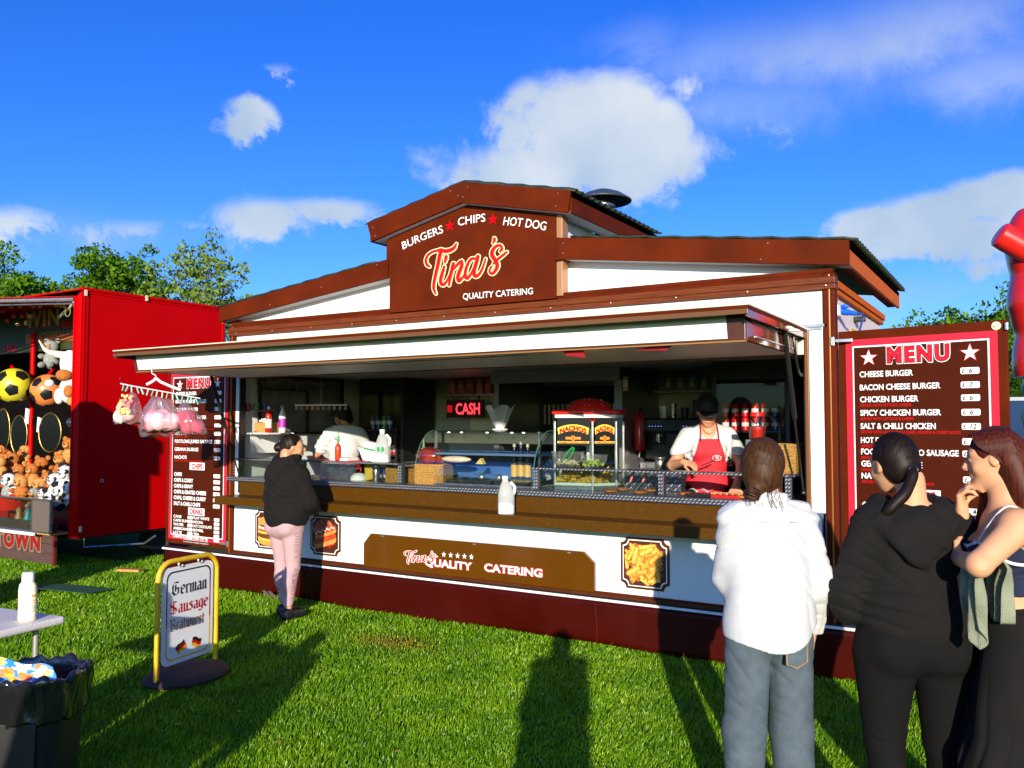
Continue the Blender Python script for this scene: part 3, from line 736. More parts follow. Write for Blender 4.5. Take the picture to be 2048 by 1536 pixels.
# gable panels and fascia boards
CX = 2.985
def slope(x): return 2.776 + (x + .155) * (3.035 - 2.776) / (2.115 + .155)
MB().prism([(0.0, 2.733), (2.12, 2.733), (2.12, 3.06), (0.0, 2.82)], (0, .10, 0), UX, UZ, (0, .04, 0)).build('gable_panel', WHITE, T)
MB().prism([(5.96, 2.733), (3.86, 2.733), (3.86, 3.06), (5.96, 2.82)], (0, .10, 0), UX, UZ, (0, .04, 0)).build('gable_panel', WHITE, T)
B('gable_sill', 3.86, -.015, 2.7325, 5.97, .11, 2.762, BROWN)
B('gable_sill', -.02, -.015, 2.7325, 2.13, .11, 2.762, BROWN)
MB().prism([(-.155, 2.776), (-.155, 2.93), (2.118, 3.21), (2.118, 3.035)], (0, -.06, 0), UX, UZ, (0, .03, 0)).build('fascia_board', BROWN, T, bevel=.003)
MB().prism([(6.085, 2.763), (6.085, 2.932), (3.866, 3.205), (3.866, 3.03)], (0, -.06, 0), UX, UZ, (0, .03, 0)).build('fascia_board', BROWN, T, bevel=.003)
# soffits under the fascia
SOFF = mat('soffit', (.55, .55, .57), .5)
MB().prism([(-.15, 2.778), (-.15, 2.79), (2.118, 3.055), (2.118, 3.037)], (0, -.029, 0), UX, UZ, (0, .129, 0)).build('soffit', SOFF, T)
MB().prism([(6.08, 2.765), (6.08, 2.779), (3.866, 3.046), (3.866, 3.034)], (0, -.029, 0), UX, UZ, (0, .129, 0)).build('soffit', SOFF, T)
# low roofs with their corrugated sheets
ROOFY1 = 2.46
def low_roof(sgn):
    xe = 6.085 if sgn > 0 else -.155; xi = 3.99 if sgn > 0 else 1.98; zi = 3.19
    ze = 2.932 if sgn > 0 else 2.93
    MB().prism([(xe, ze - .02), (xi, zi - .02), (xi, zi - .06), (xe, ze - .06)], (0, -.029, 0), UX, UZ, (0, ROOFY1, 0)).build('roof_deck', DARKST, T)
    MB().box(min(xe, xe - sgn * .02), -.029, ze - .165, max(xe, xe - sgn * .02), ROOFY1, ze - .022).build('eave_board', LITBROWN, T)
    MB().box(min(5.985, 5.985) if sgn > 0 else -.135, .06, ze - .150, 6.063 if sgn > 0 else -.005, ROOFY1, ze - .135).build('soffit', BROWN, T)
    def f(a, b):
        y = -.055 + (ROOFY1 + .09) * a; w = .014 * math.sin(y * 2 * math.pi / .105)
        x = xi + (xe + sgn * .045 - xi) * b; st = .012 * ((b * 9) % 1)
        return (x, y, zi + (ze - zi) * (x - xi) / (xe - xi) + .012 + w + st)
    MB().grid(f, 190, 28).build('roof_sheet', TILEM, T, smooth=True, solid=.008)
low_roof(1); low_roof(-1)
# raised centre
apx = (2.985, 3.594); 
MB().prism([(2.13, 2.715), (3.856, 2.715), (3.856, 3.395), (2.985, 3.585), (2.13, 3.40)], (0, -.045, 0), UX, UZ, (0, .04, 0)).build('name_board', BROWN, T, bevel=.002)
MB().prism([(1.926, 3.549), (2.985, 3.774), (4.029, 3.55), (4.006, 3.374), (2.985, 3.594), (1.985, 3.375)], (0, -.13, 0), UX, UZ, (0, .03, 0)).build('fascia_board', BROWN, T, bevel=.003)
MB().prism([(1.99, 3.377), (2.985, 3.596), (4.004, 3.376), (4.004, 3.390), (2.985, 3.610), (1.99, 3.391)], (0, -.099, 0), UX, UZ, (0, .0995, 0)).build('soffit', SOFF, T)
B('centre_wall', 2.14, .0, 3.0, 2.19, 1.62, 3.38, WHITE); B('centre_wall', 3.80, .0, 3.0, 3.85, 1.62, 3.38, WHITE)
B('centre_wall', 2.191, 1.57, 3.0, 3.799, 1.62, 3.45, WHITE)
B('corner_post', 3.857, -.04, 2.733, 3.91, .06, 3.395, mat('post_tan', (.36, .17, .07), .4, metal=.1)); B('corner_post', 2.085, -.04, 3.05, 2.128, .06, 3.39, BROWN)
B('post_cap', 3.862, -.075, 3.018, 3.925, .08, 3.03, BROWN)
def high_roof(sgn):
    xe = CX + sgn * 1.044; xi = CX; zi = 3.774; ze = 3.549
    MB().prism([(xe, ze - .01), (xi, zi - .01), (xi, zi - .05), (xe, ze - .05)], (0, -.098, 0), UX, UZ, (0, 1.80, 0)).build('roof_deck', DARKST, T)
    MB().box(min(xe, xe - sgn * .02), -.098, ze - .172, max(xe, xe - sgn * .02), 1.70, ze - .012).build('eave_board', BROWN, T)
    xs = sorted((xe - sgn * .021, xe - sgn * .17)); MB().box(xs[0], .0, ze - .165, xs[1], 1.70, ze - .15).build('soffit', SOFF, T)
    def f(a, b):
        y = -.125 + 1.85 * a; x = xi + (xe + sgn * .04 - xi) * b; w = .014 * math.sin(y * 2 * math.pi / .105)
        return (x, y, zi + (ze - zi) * (x - xi) / (xe - xi) + .010 + w + .012 * ((b * 5) % 1))
    MB().grid(f, 150, 16).build('roof_sheet', TILEM, T, smooth=True, solid=.008)
high_roof(1); high_roof(-1)
vm = mat('flue_steel', (.16, .17, .16), .35, metal=.7, var=.3)
VC = Vector((3.57, 1.45, .075))
MB().lathe([(.085, 3.45), (.085, 3.735), (.12, 3.745), (.12, 3.765), (.085, 3.77), (.085, 3.80)], VC, 20).build('flue_pipe', STEEL, T, smooth=True)
mb = MB()
for k in range(18):
    a = k * 6.283 / 18; mb.tube([VC + Vector((.10 * math.cos(a), .10 * math.sin(a), 3.76)), VC + Vector((.10 * math.cos(a), .10 * math.sin(a), 3.87))], .004, 5)
mb.build('flue_cage', vm, T)
MB().lathe([(.275, 3.80), (.277, 3.81), (.18, 3.875), (.07, 3.915), (0, 3.925)], VC, 28, cap=False).build('flue_cowl', vm, T, smooth=True, solid=.004)
# joints between the cladding boards
SEAM = mat('joint_dark', (.020, .004, .001), .8)
for x, z0, z1, y in ((.95, 2.905, 3.060, -.0606), (5.0, 2.895, 3.060, -.0606), (2.985, 3.60, 3.768, -.1306)): MB().box(x, y, z0, x + .003, y + .0004, z1).build('board_joint', SEAM, T)
for x in (1.5, 3.0, 4.5): MB().box(x, -.0526, 2.657, x + .003, -.0522, 2.701).build('board_joint', SEAM, T); MB().box(x + .2, -.0066, .415, x + .2025, -.0062, .90).build('panel_joint', mat('joint_grey', (.35, .35, .35), .6), T) if x != 3.0 else None
# screws on the boards
mb = MB()
for x, z in ((2.0, 3.50), (2.03, 3.42), (2.87, 3.71), (2.95, 3.66), (3.05, 3.72), (3.0, 3.64), (3.92, 3.54), (3.90, 3.44), (5.55, 2.97), (5.50, 2.86), (3.93, 3.15), (3.93, 3.07), (1.3, 3.02), (.6, 2.90), (2.05, 3.15)):
    mb.sph((x, -.061 if x < 1.99 and z < 3.3 or x > 3.88 and z < 3.3 else -.131, z), .006, 6, 4)
mb.build('screw_heads', ALU, T, kind='stuff')

# lettering of the name board (arched words, stars, script name)
YB = -.049
def onb(px, py, y=YB): return at_y(px, py, y)
def line_text(s, pL, pR, size, mt, name='lettering', arc=None, **kw):
    a = onb(*pL); b = onb(*pR); u = (b - a); w = u.length; u.normalize(); v = UZ - u * u.dot(UZ); v.normalize()
    if arc: a = (a + b) / 2
    return text(s, size, a, u, v, mt, T, name, width=w, lift=.002, align='C' if arc else 'L', arc=arc, **kw)
line_text('BURGERS', (806, 499), (887, 465), .100, LWHITE, off=.006, arc=.006)
line_text('CHIPS', (916, 452), (971, 443), .100, LWHITE, off=.006, arc=.004)
line_text('HOT DOG', (1006, 450), (1091, 461), .100, LWHITE, off=.006, arc=.006)
for px, py in ((900, 452), (986, 439)):
    c = onb(px, py); star((0, YB, 0), UX, UZ, NY, c.x, c.z, .052, mat('star_red', (.65, .0, .006), .5, spec=.1), T)
line_text('QUALITY CATERING', (926, 599), (1066, 588), .075, LWHITE, off=.008)
TINA = [
 ([(195, 645), (150, 610), (125, 530), (160, 425), (255, 350), (370, 318), (430, 302)], [40, 50, 46, 42, 40, 44, 50]),
 ([(430, 302), (510, 330), (610, 318), (700, 265), (750, 180)], [60, 74, 72, 60, 26]),
 ([(440, 310), (405, 450), (365, 650), (318, 850), (288, 1020), (292, 1120), (330, 1205)], [72, 72, 66, 60, 54, 48, 26]),
 ([(500, 650), (468, 770), (432, 900), (435, 990), (485, 1022), (545, 960), (600, 860), (645, 740)], [44, 60, 64, 62, 54, 40, 36, 36]),
 ([(690, 590), (660, 720), (625, 860), (600, 1030)], [66, 66, 60, 34]),
 ([(660, 740), (730, 660), (800, 580), (860, 535)], [30, 42, 52, 50]),
 ([(860, 535), (865, 620), (820, 740), (782, 860), (800, 945), (860, 900), (930, 800)], [50, 66, 70, 68, 60, 42, 34]),
 ([(545, 440), (535, 490), (518, 560)], [56, 58, 36]),
 ([(1130, 480), (1050, 500), (985, 600), (940, 740), (938, 860), (985, 885), (1050, 800), (1105, 690)], [44, 50, 52, 56, 60, 54, 42, 34]),
 ([(1195, 440), (1165, 560), (1120, 720), (1120, 830), (1190, 835), (1280, 700), (1350, 490)], [64, 72, 72, 66, 52, 40, 28]),
 ([(1528, 70), (1535, 110), (1500, 172)], [46, 50, 22]),
 ([(1650, 335), (1690, 285), (1650, 215), (1565, 235), (1495, 320), (1485, 420), (1545, 510), (1590, 610), (1570, 700), (1500, 790), (1440, 770), (1440, 700), (1480, 640)], [40, 46, 46, 52, 70, 78, 80, 76, 64, 50, 42, 36, 26]),
 ([(1510, 590), (1590, 510), (1700, 420), (1785, 350)], [34, 46, 46, 34]),
]
def script_name(fmap, par, outl=LCREAM, o1=27, o2=8, names=('script_outline', 'script_glow', 'script_lettering')):
    for grow, mt, l0, nm in ((o1, outl, .001, names[0]), (o2, mat('lettering_orange', (.62, .10, .02), .5, spec=.2), .004, names[1]), (0, mat('lettering_script_red', (.60, .003, .008), .5, spec=.2), .007, names[2])):
        mb = MB()
        for i, (p, w) in enumerate(TINA):
            if grow == 0: w = [x * .80 for x in w]
            ribbon(mb, p, w, fmap, l0 + i * .00018, grow=grow)
        mb.build(nm, mt, par)
def fm(x, y, l):
    p = onb(840 + x / 10.24, 470 + y / 10.24); return (p.x, YB - l, p.z)
script_name(fm, T)
# lower board
MB().prism([(1.842, .405), (1.842, .614), (1.925, .707), (4.085, .709), (4.18, .628), (4.18, .405)], (0, -.040, 0), UX, UZ, (0, .033, 0)).build('lower_board', BROWNL, T, bevel=.002)
YB2 = -.042
def ln(s, pL, pR, size, mt, **kw):
    a = at_y(*pL, YB2); b = at_y(*pR, YB2); w = b.x - a.x
    return text(s, size, (a.x, YB2, (a.z + b.z) / 2), UX, UZ, mt, T, width=w, **kw)
for s, pL, pR, sz in (('QUALITY', (850, 1131), (944, 1140), .088), ('CATERING', (969, 1142), (1085, 1154), .088)):
    ln(s, pL, pR, sz, mat('lettering_pink_red', (.85, .02, .05), .4), off=.075, ref=.03, lift=.001)
    ln(s, pL, pR, sz, LWHITE, off=.03, lift=.003)
p0 = at_y(808, 1126, YB2); p1 = at_y(875, 1100, YB2)
for i in range(5):
    c = at_y(888 + 13.8 * i, 1109 + 1.2 * i, YB2); star((0, YB2, 0), UX, UZ, NY, c.x, c.z, .026, LWHITE, T)
def fm2(x, y, l):
    return (p0.x + (x - 100) / 1700 * (p1.x - p0.x), YB2 - .001 - l * .5, p0.z + (1200 - y) / 1150 * (p1.z - p0.z) * 1.02 - (x - 100) / 1700 * .02)
script_name(fm2, T, LWHITE, 30, 4)
for x in (2.05, 3.05, 3.95): MB().box(x, -.044, .688, x + .03, -.040, .697).build('fixing_clip', ALU, T)

# food pictures in notched frames
def notch(w, h, c=.05):
    P = []; T_ = np.linspace(0, math.pi / 2, 5); a, b = w / 2, h / 2
    P += [(a - c * math.sin(t), b - c * math.cos(t)) for t in T_]; P += [(-a + c * math.cos(t), b - c * math.sin(t)) for t in T_]
    P += [(-a + c * math.sin(t), -b + c * math.cos(t)) for t in T_]; P += [(a - c * math.cos(t), -b + c * math.sin(t)) for t in T_]
    return P
def picture(cx, cz, w, h, draw, label):
    fr = MB().prism(notch(w, h, .045), (cx, -.016, cz), UX, UZ, (0, .009, 0)).build('food_picture', DBROWN, T, label=label)
    MB().prism(notch(w - .035, h - .035, .045), (cx, -.0175, cz), UX, UZ, (0, .001, 0)).build('picture_line', LWHITE, fr)
    MB().prism(notch(w - .05, h - .05, .045), (cx, -.0190, cz), UX, UZ, (0, .001, 0)).build('picture_ground', mat('picture_dark', (.06, .012, .004), .5), fr)
    draw(cx, cz, w - .06, h - .06, fr)
def clip_in(x, z, w, h, c=.05): return abs(x) < w / 2 - .012 and abs(z) < h / 2 - .012 and not (abs(x) > w / 2 - c and abs(z) > h / 2 - c)
def chips(cx, cz, w, h, fr):
    rnd = random.Random(4); ms = [mat('chip_a', (.78, .36, .04), .5, var=.15, vscale=30), mat('chip_b', (.85, .48, .07), .5, var=.12, vscale=30), mat('chip_c', (.60, .22, .015), .5, var=.2, vscale=30), mat('chip_d', (.36, .10, .008), .6, var=.2, vscale=30)]
    groups = [MB() for _ in range(4)]; y = -.0200
    for i in range(300):
        a = rnd.gauss(.6, .55) if rnd.random() < .65 else rnd.uniform(0, 3.14); L = rnd.uniform(.07, .15); W = rnd.uniform(.020, .029)
        x, z = rnd.uniform(-w / 2, w / 2), rnd.uniform(-h / 2, h / 2); u = Vector((math.cos(a), 0, math.sin(a)))
        e1 = (x + u.x * L / 2, z + u.z * L / 2); e2 = (x - u.x * L / 2, z - u.z * L / 2)
        if not (clip_in(*e1, w, h) and clip_in(*e2, w, h)): continue
        v = Vector((-u.z, 0, u.x)); k = 3 if i < 90 else rnd.choice((0, 0, 1, 2)); y -= .00008; c = Vector((cx + x, y, cz + z))
        pts = [c + u * sx * (L / 2 - (abs(t) * .3) * W) + v * t * W / 2 for sx, ts in ((1, (-1, -.4, .4, 1)), (-1, (1, .4, -.4, -1))) for t in ts]
        groups[k].add(pts, [tuple(range(8))])
        if k < 3: groups[3].add([q_ + Vector((0, .00003, 0)) + (q_ - c) * .16 for q_ in pts], [tuple(range(8))])
        if k < 3: groups[1].add([c + Vector((0, -.00004, 0)) + u * sx * L * .40 + v * t * W * .5 for sx, t in ((1, .75), (-1, .75), (-1, .35), (1, .35))], [(0, 1, 2, 3)])
    for g, m in zip(groups, ms):
        if g.v: g.build('chip_print', m, fr, kind='stuff')
def blob(mb, cx, cz, rx, rz, y, m, n=22, jit=0., a0=0., a1=6.28318, rnd=None):
    rnd = rnd or random.Random(int(cx * 991 + cz * 77)); pts = []
    for k in range(n):
        a = a0 + (a1 - a0) * k / (n - 1 if a1 - a0 < 6.2 else n); j = 1 + rnd.uniform(-jit, jit)
        pts.append((cx + rx * j * math.cos(a), y, cz + rz * j * math.sin(a)))
    mb.add(pts, [tuple(range(n))], m)
def burger(cx, cz, w, h, fr):
    ms = [mat('bun', (.72, .26, .05), .5, var=.2, vscale=14), mat('pattie', (.14, .035, .012), .6, var=.5, vscale=60), mat('cheese', (.90, .50, .05), .4), mat('tomato', (.65, .05, .03), .4), mat('lettuce', (.75, .60, .42), .5, var=.2, vscale=50), mat('sky_print', (.62, .30, .12), .5, var=.4, vscale=12)]
    mb = MB(); y = -.0201
    mb.add([(cx - w / 2 + .02, y, cz - h / 2 + .05), (cx + w / 2 - .02, y, cz - h / 2 + .05), (cx + w / 2 - .02, y, cz + h / 2 - .05), (cx - w / 2 + .02, y, cz + h / 2 - .05)], [(0, 1, 2, 3)], 5)
    blob(mb, cx, cz - .115, .145, .045, y - .0004, 0); blob(mb, cx, cz - .085, .140, .030, y - .0008, 2, jit=.06); blob(mb, cx, cz - .055, .145, .038, y - .0012, 1, jit=.03)
    blob(mb, cx, cz - .025, .140, .022, y - .0016, 2, jit=.08); blob(mb, cx, cz - .005, .14, .020, y - .002, 3, jit=.1); blob(mb, cx, cz + .018, .142, .022, y - .0024, 4, jit=.12)
    blob(mb, cx, cz + .038, .136, .018, y - .0028, 1, jit=.1); blob(mb, cx, cz + .05, .138, .085, y - .0032, 0, a0=-.1, a1=3.24)
    mb.build('burger_print', ms, fr)
def hotdog(cx, cz, w, h, fr):
    ms = [mat('bun', (.72, .26, .05), .5), mat('sausage', (.50, .06, .02), .35, var=.2, vscale=12), mat('salad_print', (.45, .10, .05), .5, var=.7, vscale=30), mat('check_print', (.85, .75, .7), .5), LREDD]
    mb = MB(); y = -.0201; blob(mb, cx - .03, cz + .06, .13, .09, y, 2, jit=.12)
    def lozenge(x, z, L, W, a, yy, m):
        u = Vector((math.cos(a), 0, math.sin(a))); v = Vector((-u.z, 0, u.x)); c = Vector((x, yy, z)); pts = []
        for t in np.linspace(-1.4, 1.4, 7): pts.append(c + u * (L / 2 - W / 2 + W / 2 * math.cos(t)) + v * W / 2 * math.sin(t))
        for t in np.linspace(1.74, 4.54, 7): pts.append(c + u * (-L / 2 + W / 2 + W / 2 * math.cos(t)) + v * W / 2 * math.sin(t))
        mb.add(pts, [tuple(range(14))], m)
    lozenge(cx, cz - .06, .30, .085, .28, y - .0005, 0); lozenge(cx, cz - .03, .29, .060, .28, y - .001, 1); lozenge(cx + .01, cz + .02, .28, .05, .30, y - .0015, 0); lozenge(cx + .02, cz + .05, .26, .045, .3, y - .002, 1)
    for k in range(9):
        x = cx - .11 + k * .028; z = cz + .05 + .28 * (x - cx) + (.006 if k % 2 else -.006); blob(mb, x, z, .014, .008, y - .0025, 3)
    for i in range(6):
        for j in range(3):
            if (i + j) % 2 == 0: mb.add([(cx - .12 + i * .04 + a, y - .0003, cz - h / 2 + .045 + j * .022 + b) for a, b in ((0, 0), (.04, 0), (.04, .022), (0, .022))], [(0, 1, 2, 3)], 4)
    mb.build('hot_dog_print', ms, fr)
picture(.575, .653, .385, .385, burger, 'notched picture of a burger'); picture(1.34, .647, .385, .375, hotdog, 'notched picture of hot dogs'); picture(4.59, .655, .39, .385, chips, 'notched picture of chips')

# counter: front, ledge and tread plate edge
B('counter_front', .14, -.018, .905, 5.775, .05, 1.118, GRANITE)
B('counter_ledge', .09, -.285, .905, 5.86, -.019, .985, GRANITE, bevel=.006)
mb = MB(); mb.box(-.02, -.045, 1.119, 5.80, .04, 1.167)
mb.build('counter_edge', TREAD, T, bevel=.004)
def tread(x0, x1, zc, y, rows, dz, par=T, name='tread_bars'):
    mb = MB(); n = int((x1 - x0) / .032)
    for r in range(rows):
        for i in range(n):
            x = x0 + (i + .5 * (r % 2)) * .032; z = zc + (r - (rows - 1) / 2) * dz; a = .6 if r % 2 else -.6
            a = .40
            u = Vector((math.cos(a), 0, math.sin(a))) * .0150; v = Vector((-math.sin(a), 0, math.cos(a))) * .0034
            c = Vector((x, y, z)); mb.add([c - u, c - v + Vector((0, -.003, 0)), c + u, c + v + Vector((0, -.003, 0))], [(0, 1, 2, 3)])
    return mb.build(name, TREADB, par, kind='stuff')
tread(-.01, 5.79, 1.144, -.0465, 2, .020)
B('work_top', .14, .05, 1.135, 5.775, .62, 1.165, STEEL)
B('work_top_front', .14, .56, FLOOR, 5.775, .60, 1.13, STEEL)
B('back_counter', 1.0, 1.55, FLOOR, 5.0, 2.29, 1.28, STEEL)
# raised service shelves on tread plate posts
def rail(x0, x1, z, posts, dpt=.17):
    B('service_shelf', x0, -.02, z - .016, x1, dpt, z, TREAD); tread(x0 + .01, x1 - .01, z - .008, -.0215, 1, .01)
    for p in posts:
        B('shelf_post', p, -.015, 1.168, p + .045, .03, z - .017, TREAD, bevel=.002)
        mb = MB()
        for k in range(6): 
            for q in (0, 1): mb.obox((p + .012 + q * .02, -.017, 1.19 + k * .026), (.006, 0, .006), (0, .002, 0), (-.0016, 0, .0016))
        mb.build('tread_bars', TREADB, T, kind='stuff')
rail(.02, 2.27, 1.352, (.025, 1.0, 2.215)); rail(3.62, 5.70, 1.352, (3.625, 4.70, 5.63))
for x0, x1 in ((.075, .995), (1.05, 2.21), (3.67, 4.69)): B('guard_pane', x0, .0, 1.168, x1, .005, 1.333, GLASS, bevel=0)

# the hatch
H = T
HY = -1.42
MB().box(.10, HY, 2.335, 5.79, .0, 2.352).build('hatch_roof', BROWN, T, bevel=.002)
MB().box(.095, HY - .008, 2.353, 5.795, .0, 2.363).build('hatch_edge_strip', mat('pale_strip', (.66, .60, .44), .35), T, bevel=.002)
MB().box(.10, HY - .004, 2.306, 5.79, HY + .010, 2.334).build('hatch_lip', mat('hatch_lip_brown', (.14, .055, .015), .35), T, bevel=.002)
MB().box(5.772, HY + .011, 2.292, 5.788, -.0, 2.334).build('hatch_lip', BROWNG, T, bevel=.002)
MB().box(.102, HY + .011, 2.292, .116, -.0, 2.334).build('hatch_lip', BROWNG, T, bevel=.002)
MB().box(.22, HY + .012, 2.322, 5.73, -1.31, 2.334).build('hatch_channel', BLACKM, T)
FY = -1.30
# front frame, panel slopes inward at the bottom
MB().prism([(.19, 2.331), (5.74, 2.331), (5.74, 2.175), (.25, 2.175)], (0, FY, 0), UX, UZ, (0, .03, 0)).build('hatch_frame', DBROWN, T, bevel=.003)
MB().prism([(.245, 2.326), (5.63, 2.326), (5.64, 2.186), (.295, 2.186)], (0, FY - .004, 0), UX, UZ, (0, .003, 0)).build('light_panel', mat('hatch_white', (.74, .74, .72), .45, var=.03), T)
MB().box(.26, FY, 2.165, 5.74, FY + .035, 2.174).build('hatch_frame_edge', mat('tan_edge', (.30, .14, .04), .4), T)
for x0, x1, m in ((5.715, 5.742, BROWNG), (.19, .215, DBROWN)):
    MB().box(x0, FY + .036, 2.175, x1, -.06, 2.334).build('hatch_side', m, T, bevel=.002)
MB().box(.216, FY + .036, 2.178, 5.714, -.02, 2.19).build('hatch_underside', GREYIN, T)
MB().box(.216, -.09, 2.168, 5.714, -.075, 2.1775).build('hinge_rail', mat('tan_edge', (.30, .14, .04), .4), T)
MB().box(5.7435, -1.1, 2.205, 5.75, -.15, 2.212).build('hatch_rail', ALU, T); MB().box(5.7435, -1.2, 2.285, 5.752, -.1, 2.30).build('hatch_rail', DARKST, T)
MB().box(5.744, -.42, 2.18, 5.747, -.33, 2.29).build('hatch_reinforcement', ALU, T)
MB().box(5.20, -.020, 2.345, 5.90, -.008, 2.385).build('hinge_bar', ALU, T, bevel=.002)
MB().box(5.50, -.030, 2.3635, 5.93, -.0085, 2.384).build('hinge_bar', ALU, T, bevel=.002)
# red cloth bunting ends under the frame
MB().prism([(5.18, 2.174), (5.05, 2.150), (5.25, 2.140), (5.30, 2.174)], (0, FY + .05, 0), UX, UZ, (0, .004, 0)).build('cloth_tag', REDD, T)
MB().prism([(4.55, 2.174), (4.58, 2.138), (4.72, 2.12), (4.70, 2.174)], (0, FY + .05, 0), UX, UZ, (0, .004, 0)).build('cloth_tag', REDD, T)
# gas struts and the cable loop
for x, p0_, p1_ in ((5.757, (-.47, 2.285), (.0, 1.235)), (.17, (-.42, 2.20), (-.015, 1.18))):
    a = Vector((x, p0_[0], p0_[1])); b = Vector((x - (.0 if x > 3 else 0), p1_[0] - .03, p1_[1])); c = a.lerp(b, .52)
    mb = MB(); mb.tube([a, c], .016, 10); mb.tube([c, b], .0075, 8); mb.sph(a, .018, 8, 6); mb.sph(b, .016, 8, 6); mb.build('gas_strut', BLACK, T, smooth=True)
mb = MB(); mb.tube(catmull([(5.76, -.25, 2.29), (5.765, -.24, 2.2), (5.768, -.18, 2.08), (5.765, -.08, 2.03), (5.76, -.02, 2.05)], 6), .009, 8); mb.build('cable', BLACK, T, smooth=True)
mb = MB(); mb.tube(catmull([(1.2, -1.1, 2.176), (2.8, -1.05, 2.168), (4.2, -1.1, 2.17)], 6), .003, 5); mb.build('cable', BLACK, T)
# hatch dome lights
for x in (3.35, 4.05): MB().lathe([(0, .02), (.04, .014), (.055, 0)], (x, -1.15, 2.3635), 14, cap=False).build('roof_dome', BROWN, T, smooth=True)
# round speaker at the left of the opening
MB().sph((.33, .10, 2.16), (.035, .035, .035), 14, 9).build('speaker_dome', BLACK, T, smooth=True)

# menu doors ----------------------------------------------------------
def menu_board(o, u, W, z0, z1, items, left=False):
    """o bottom corner at the left seen from the front; u along the door"""
    o, u = Vector(o), Vector(u).normalized(); n = u.cross(UZ).normalized()
    P = lambda a, b, l: o + u * a + UZ * b + n * l
    d = MB().prism([(0, z0), (W, z0), (W, z1), (0, z1)], o - n * .03, u, UZ, n * .03).build('menu_door', MBROWN if False else BROWN, T, bevel=.004)
    def rect(name, a0, b0, a1, b1, l, m): return MB().prism([(a0, b0), (a1, b0), (a1, b1), (a0, b1)], o + n * l, u, UZ, n * .0012).build(name, m, d)
    mg = .05
    rect('menu_border', mg, z0 + mg, W - mg, z1 - mg * 1.2, .0005, LPINK); rect('menu_line', mg + .045, z0 + mg + .045, W - mg - .045, z1 - mg - .055, .002, LWHITE)
    rect('menu_ground', mg + .055, z0 + mg + .055, W - mg - .055, z1 - mg - .065, .0035, MBROWN)
    L = mg + .09; RR = W - mg - .09
    def tx(s, size, a, b, m, width=None, align='L', off=.03, lift=.0052, **k):
        text(s, size, P(a, b, 0), u, UZ, m, d, width=width, align=align, off=off, lift=lift, **k)
    cx = W / 2
    def on(a, b, r): 
        for rr, m, l in ((r * 1.22, LRED, .0048), (r, LWHITE, .0065)): star(tuple(o), tuple(u), (0, 0, 1), tuple(n), a, b, rr, m, d, lift=l)
    zt = z1 - .222
    mw = W * .37
    for off, m, l in ((.105, LWHITE, .0048), (.070, MBROWN, .006), (.042, LRED, .0072)):
        tx('MENU', .135, cx, zt, m, mw, 'C', off, l, ref=.052, space=1.22)
    on(cx - W * .30, zt + .035, .052); on(cx + W * .30, zt + .035, .052)
    for it in items:
        s, b, w, sub, price = it
        b = z0 + b * (z1 - z0)
        tx(s, .052, L, b, LWHITE, w * (RR - L), off=.027)
        if sub: tx(sub[0], .025, L, b - .030, LREDD, sub[1] * (RR - L), off=.03)
        if price is not None: price_tag(RR - .012, b + .016, price, d, P, u)
    return d, P, L, RR, tx, rect, cx
def price_tag(a, b, s, d, P, u, w=.105, h=.040):
    n = u.cross(UZ).normalized(); c = .006
    poly = [(a - w + c, b - h / 2), (a - c, b - h / 2), (a, b - h / 2 + c), (a, b + h / 2 - c), (a - c, b + h / 2), (a - w + c, b + h / 2), (a - w, b + h / 2 - c), (a - w, b - h / 2 + c)]
    st = MB().prism(poly, P(0, 0, .0048), u, UZ, n * .001).build('price_sticker', LWHITE, d)
    text('£', h * 1.0, P(a - w + .008, b - h * .34, 0), u, UZ, LBLACK, d, name='price_lettering', lift=.0065, off=.01)
    if s: text(s, h * 1.05, P(a - w * .55, b - h * .36, 0), u, UZ, LBLACK, d, name='price_lettering', lift=.0065, shear=.15, off=.015)
# right door, swung a little towards the viewer
o2 = Vector((5.995, -.002, 0)); e2 = Vector((6.985, -.185, 0)); u2 = (e2 - o2); W2 = u2.length
I1 = [('CHEESE BURGER', .838, .46, None, '6'), ('BACON CHEESE BURGER', .793, .68, None, '7'), ('CHICKEN BURGER', .752, .50, ('SERVED WITH LETTUCE, CHEESE', .44), '6'), ('SPICY CHICKEN BURGER', .706, .68, ('SERVED WITH LETTUCE & CHEESE', .46), '6'),
      ('SALT & CHILLI CHICKEN', .661, .635, ('SERVED WITH SALT & CHILLI CHIPS, ONIONS & CURRY SAUCE', .83), '12'), ('HOT DOG', .613, .25, ('SERVED WITH ONIONS', .30), '5'), ('FOOTLONG JUMBO SAUSAGE', .574, .81, ('SERVED WITH ONIONS', .30), '7'),
      ('GERMAN SAUSAGE', .533, .52, ('SERVED WITH ONIONS', .30), '7'), ("NACHO'S", .492, .27, ("SERVED WITH CHEESE, SALSA & JALAPENO'S", .61), '6')]
d, P, L_, R_, tx, rect, cx = menu_board(o2, u2, W2, .40, 2.325, I1)
def title(s, b, w, ww):
    rect('title_plate', cx - w / 2, b - .014, cx + w / 2, b + .066, .0048, LWHITE); tx(s, .078, cx, b - .002, LRED, ww, 'C', .045, .0065)
zz = lambda f: .40 + f * 1.925
title('CHIPS', zz(.428), .235, .18)
for i, (s, w, pr) in enumerate((('CHIPS', .17, '4'), ('CHIPS & CURRY', .42, '4'), ('CHIPS & GRAVY', .42, '4'), ('CHIPS & GRATED CHEESE', .70, '4'), ('CHIPS, CHEESE & CURRY', .70, '7'), ('SALT & CHILLI CHIPS', .58, '6'))):
    b = zz(.392 - .034 * i); tx(s, .054, L_, b, LWHITE, w * (R_ - L_), off=.04); price_tag(R_ - .012, b + .016, pr, d, P, u2.normalized())
title('DRINKS', zz(.165), .23, .18)
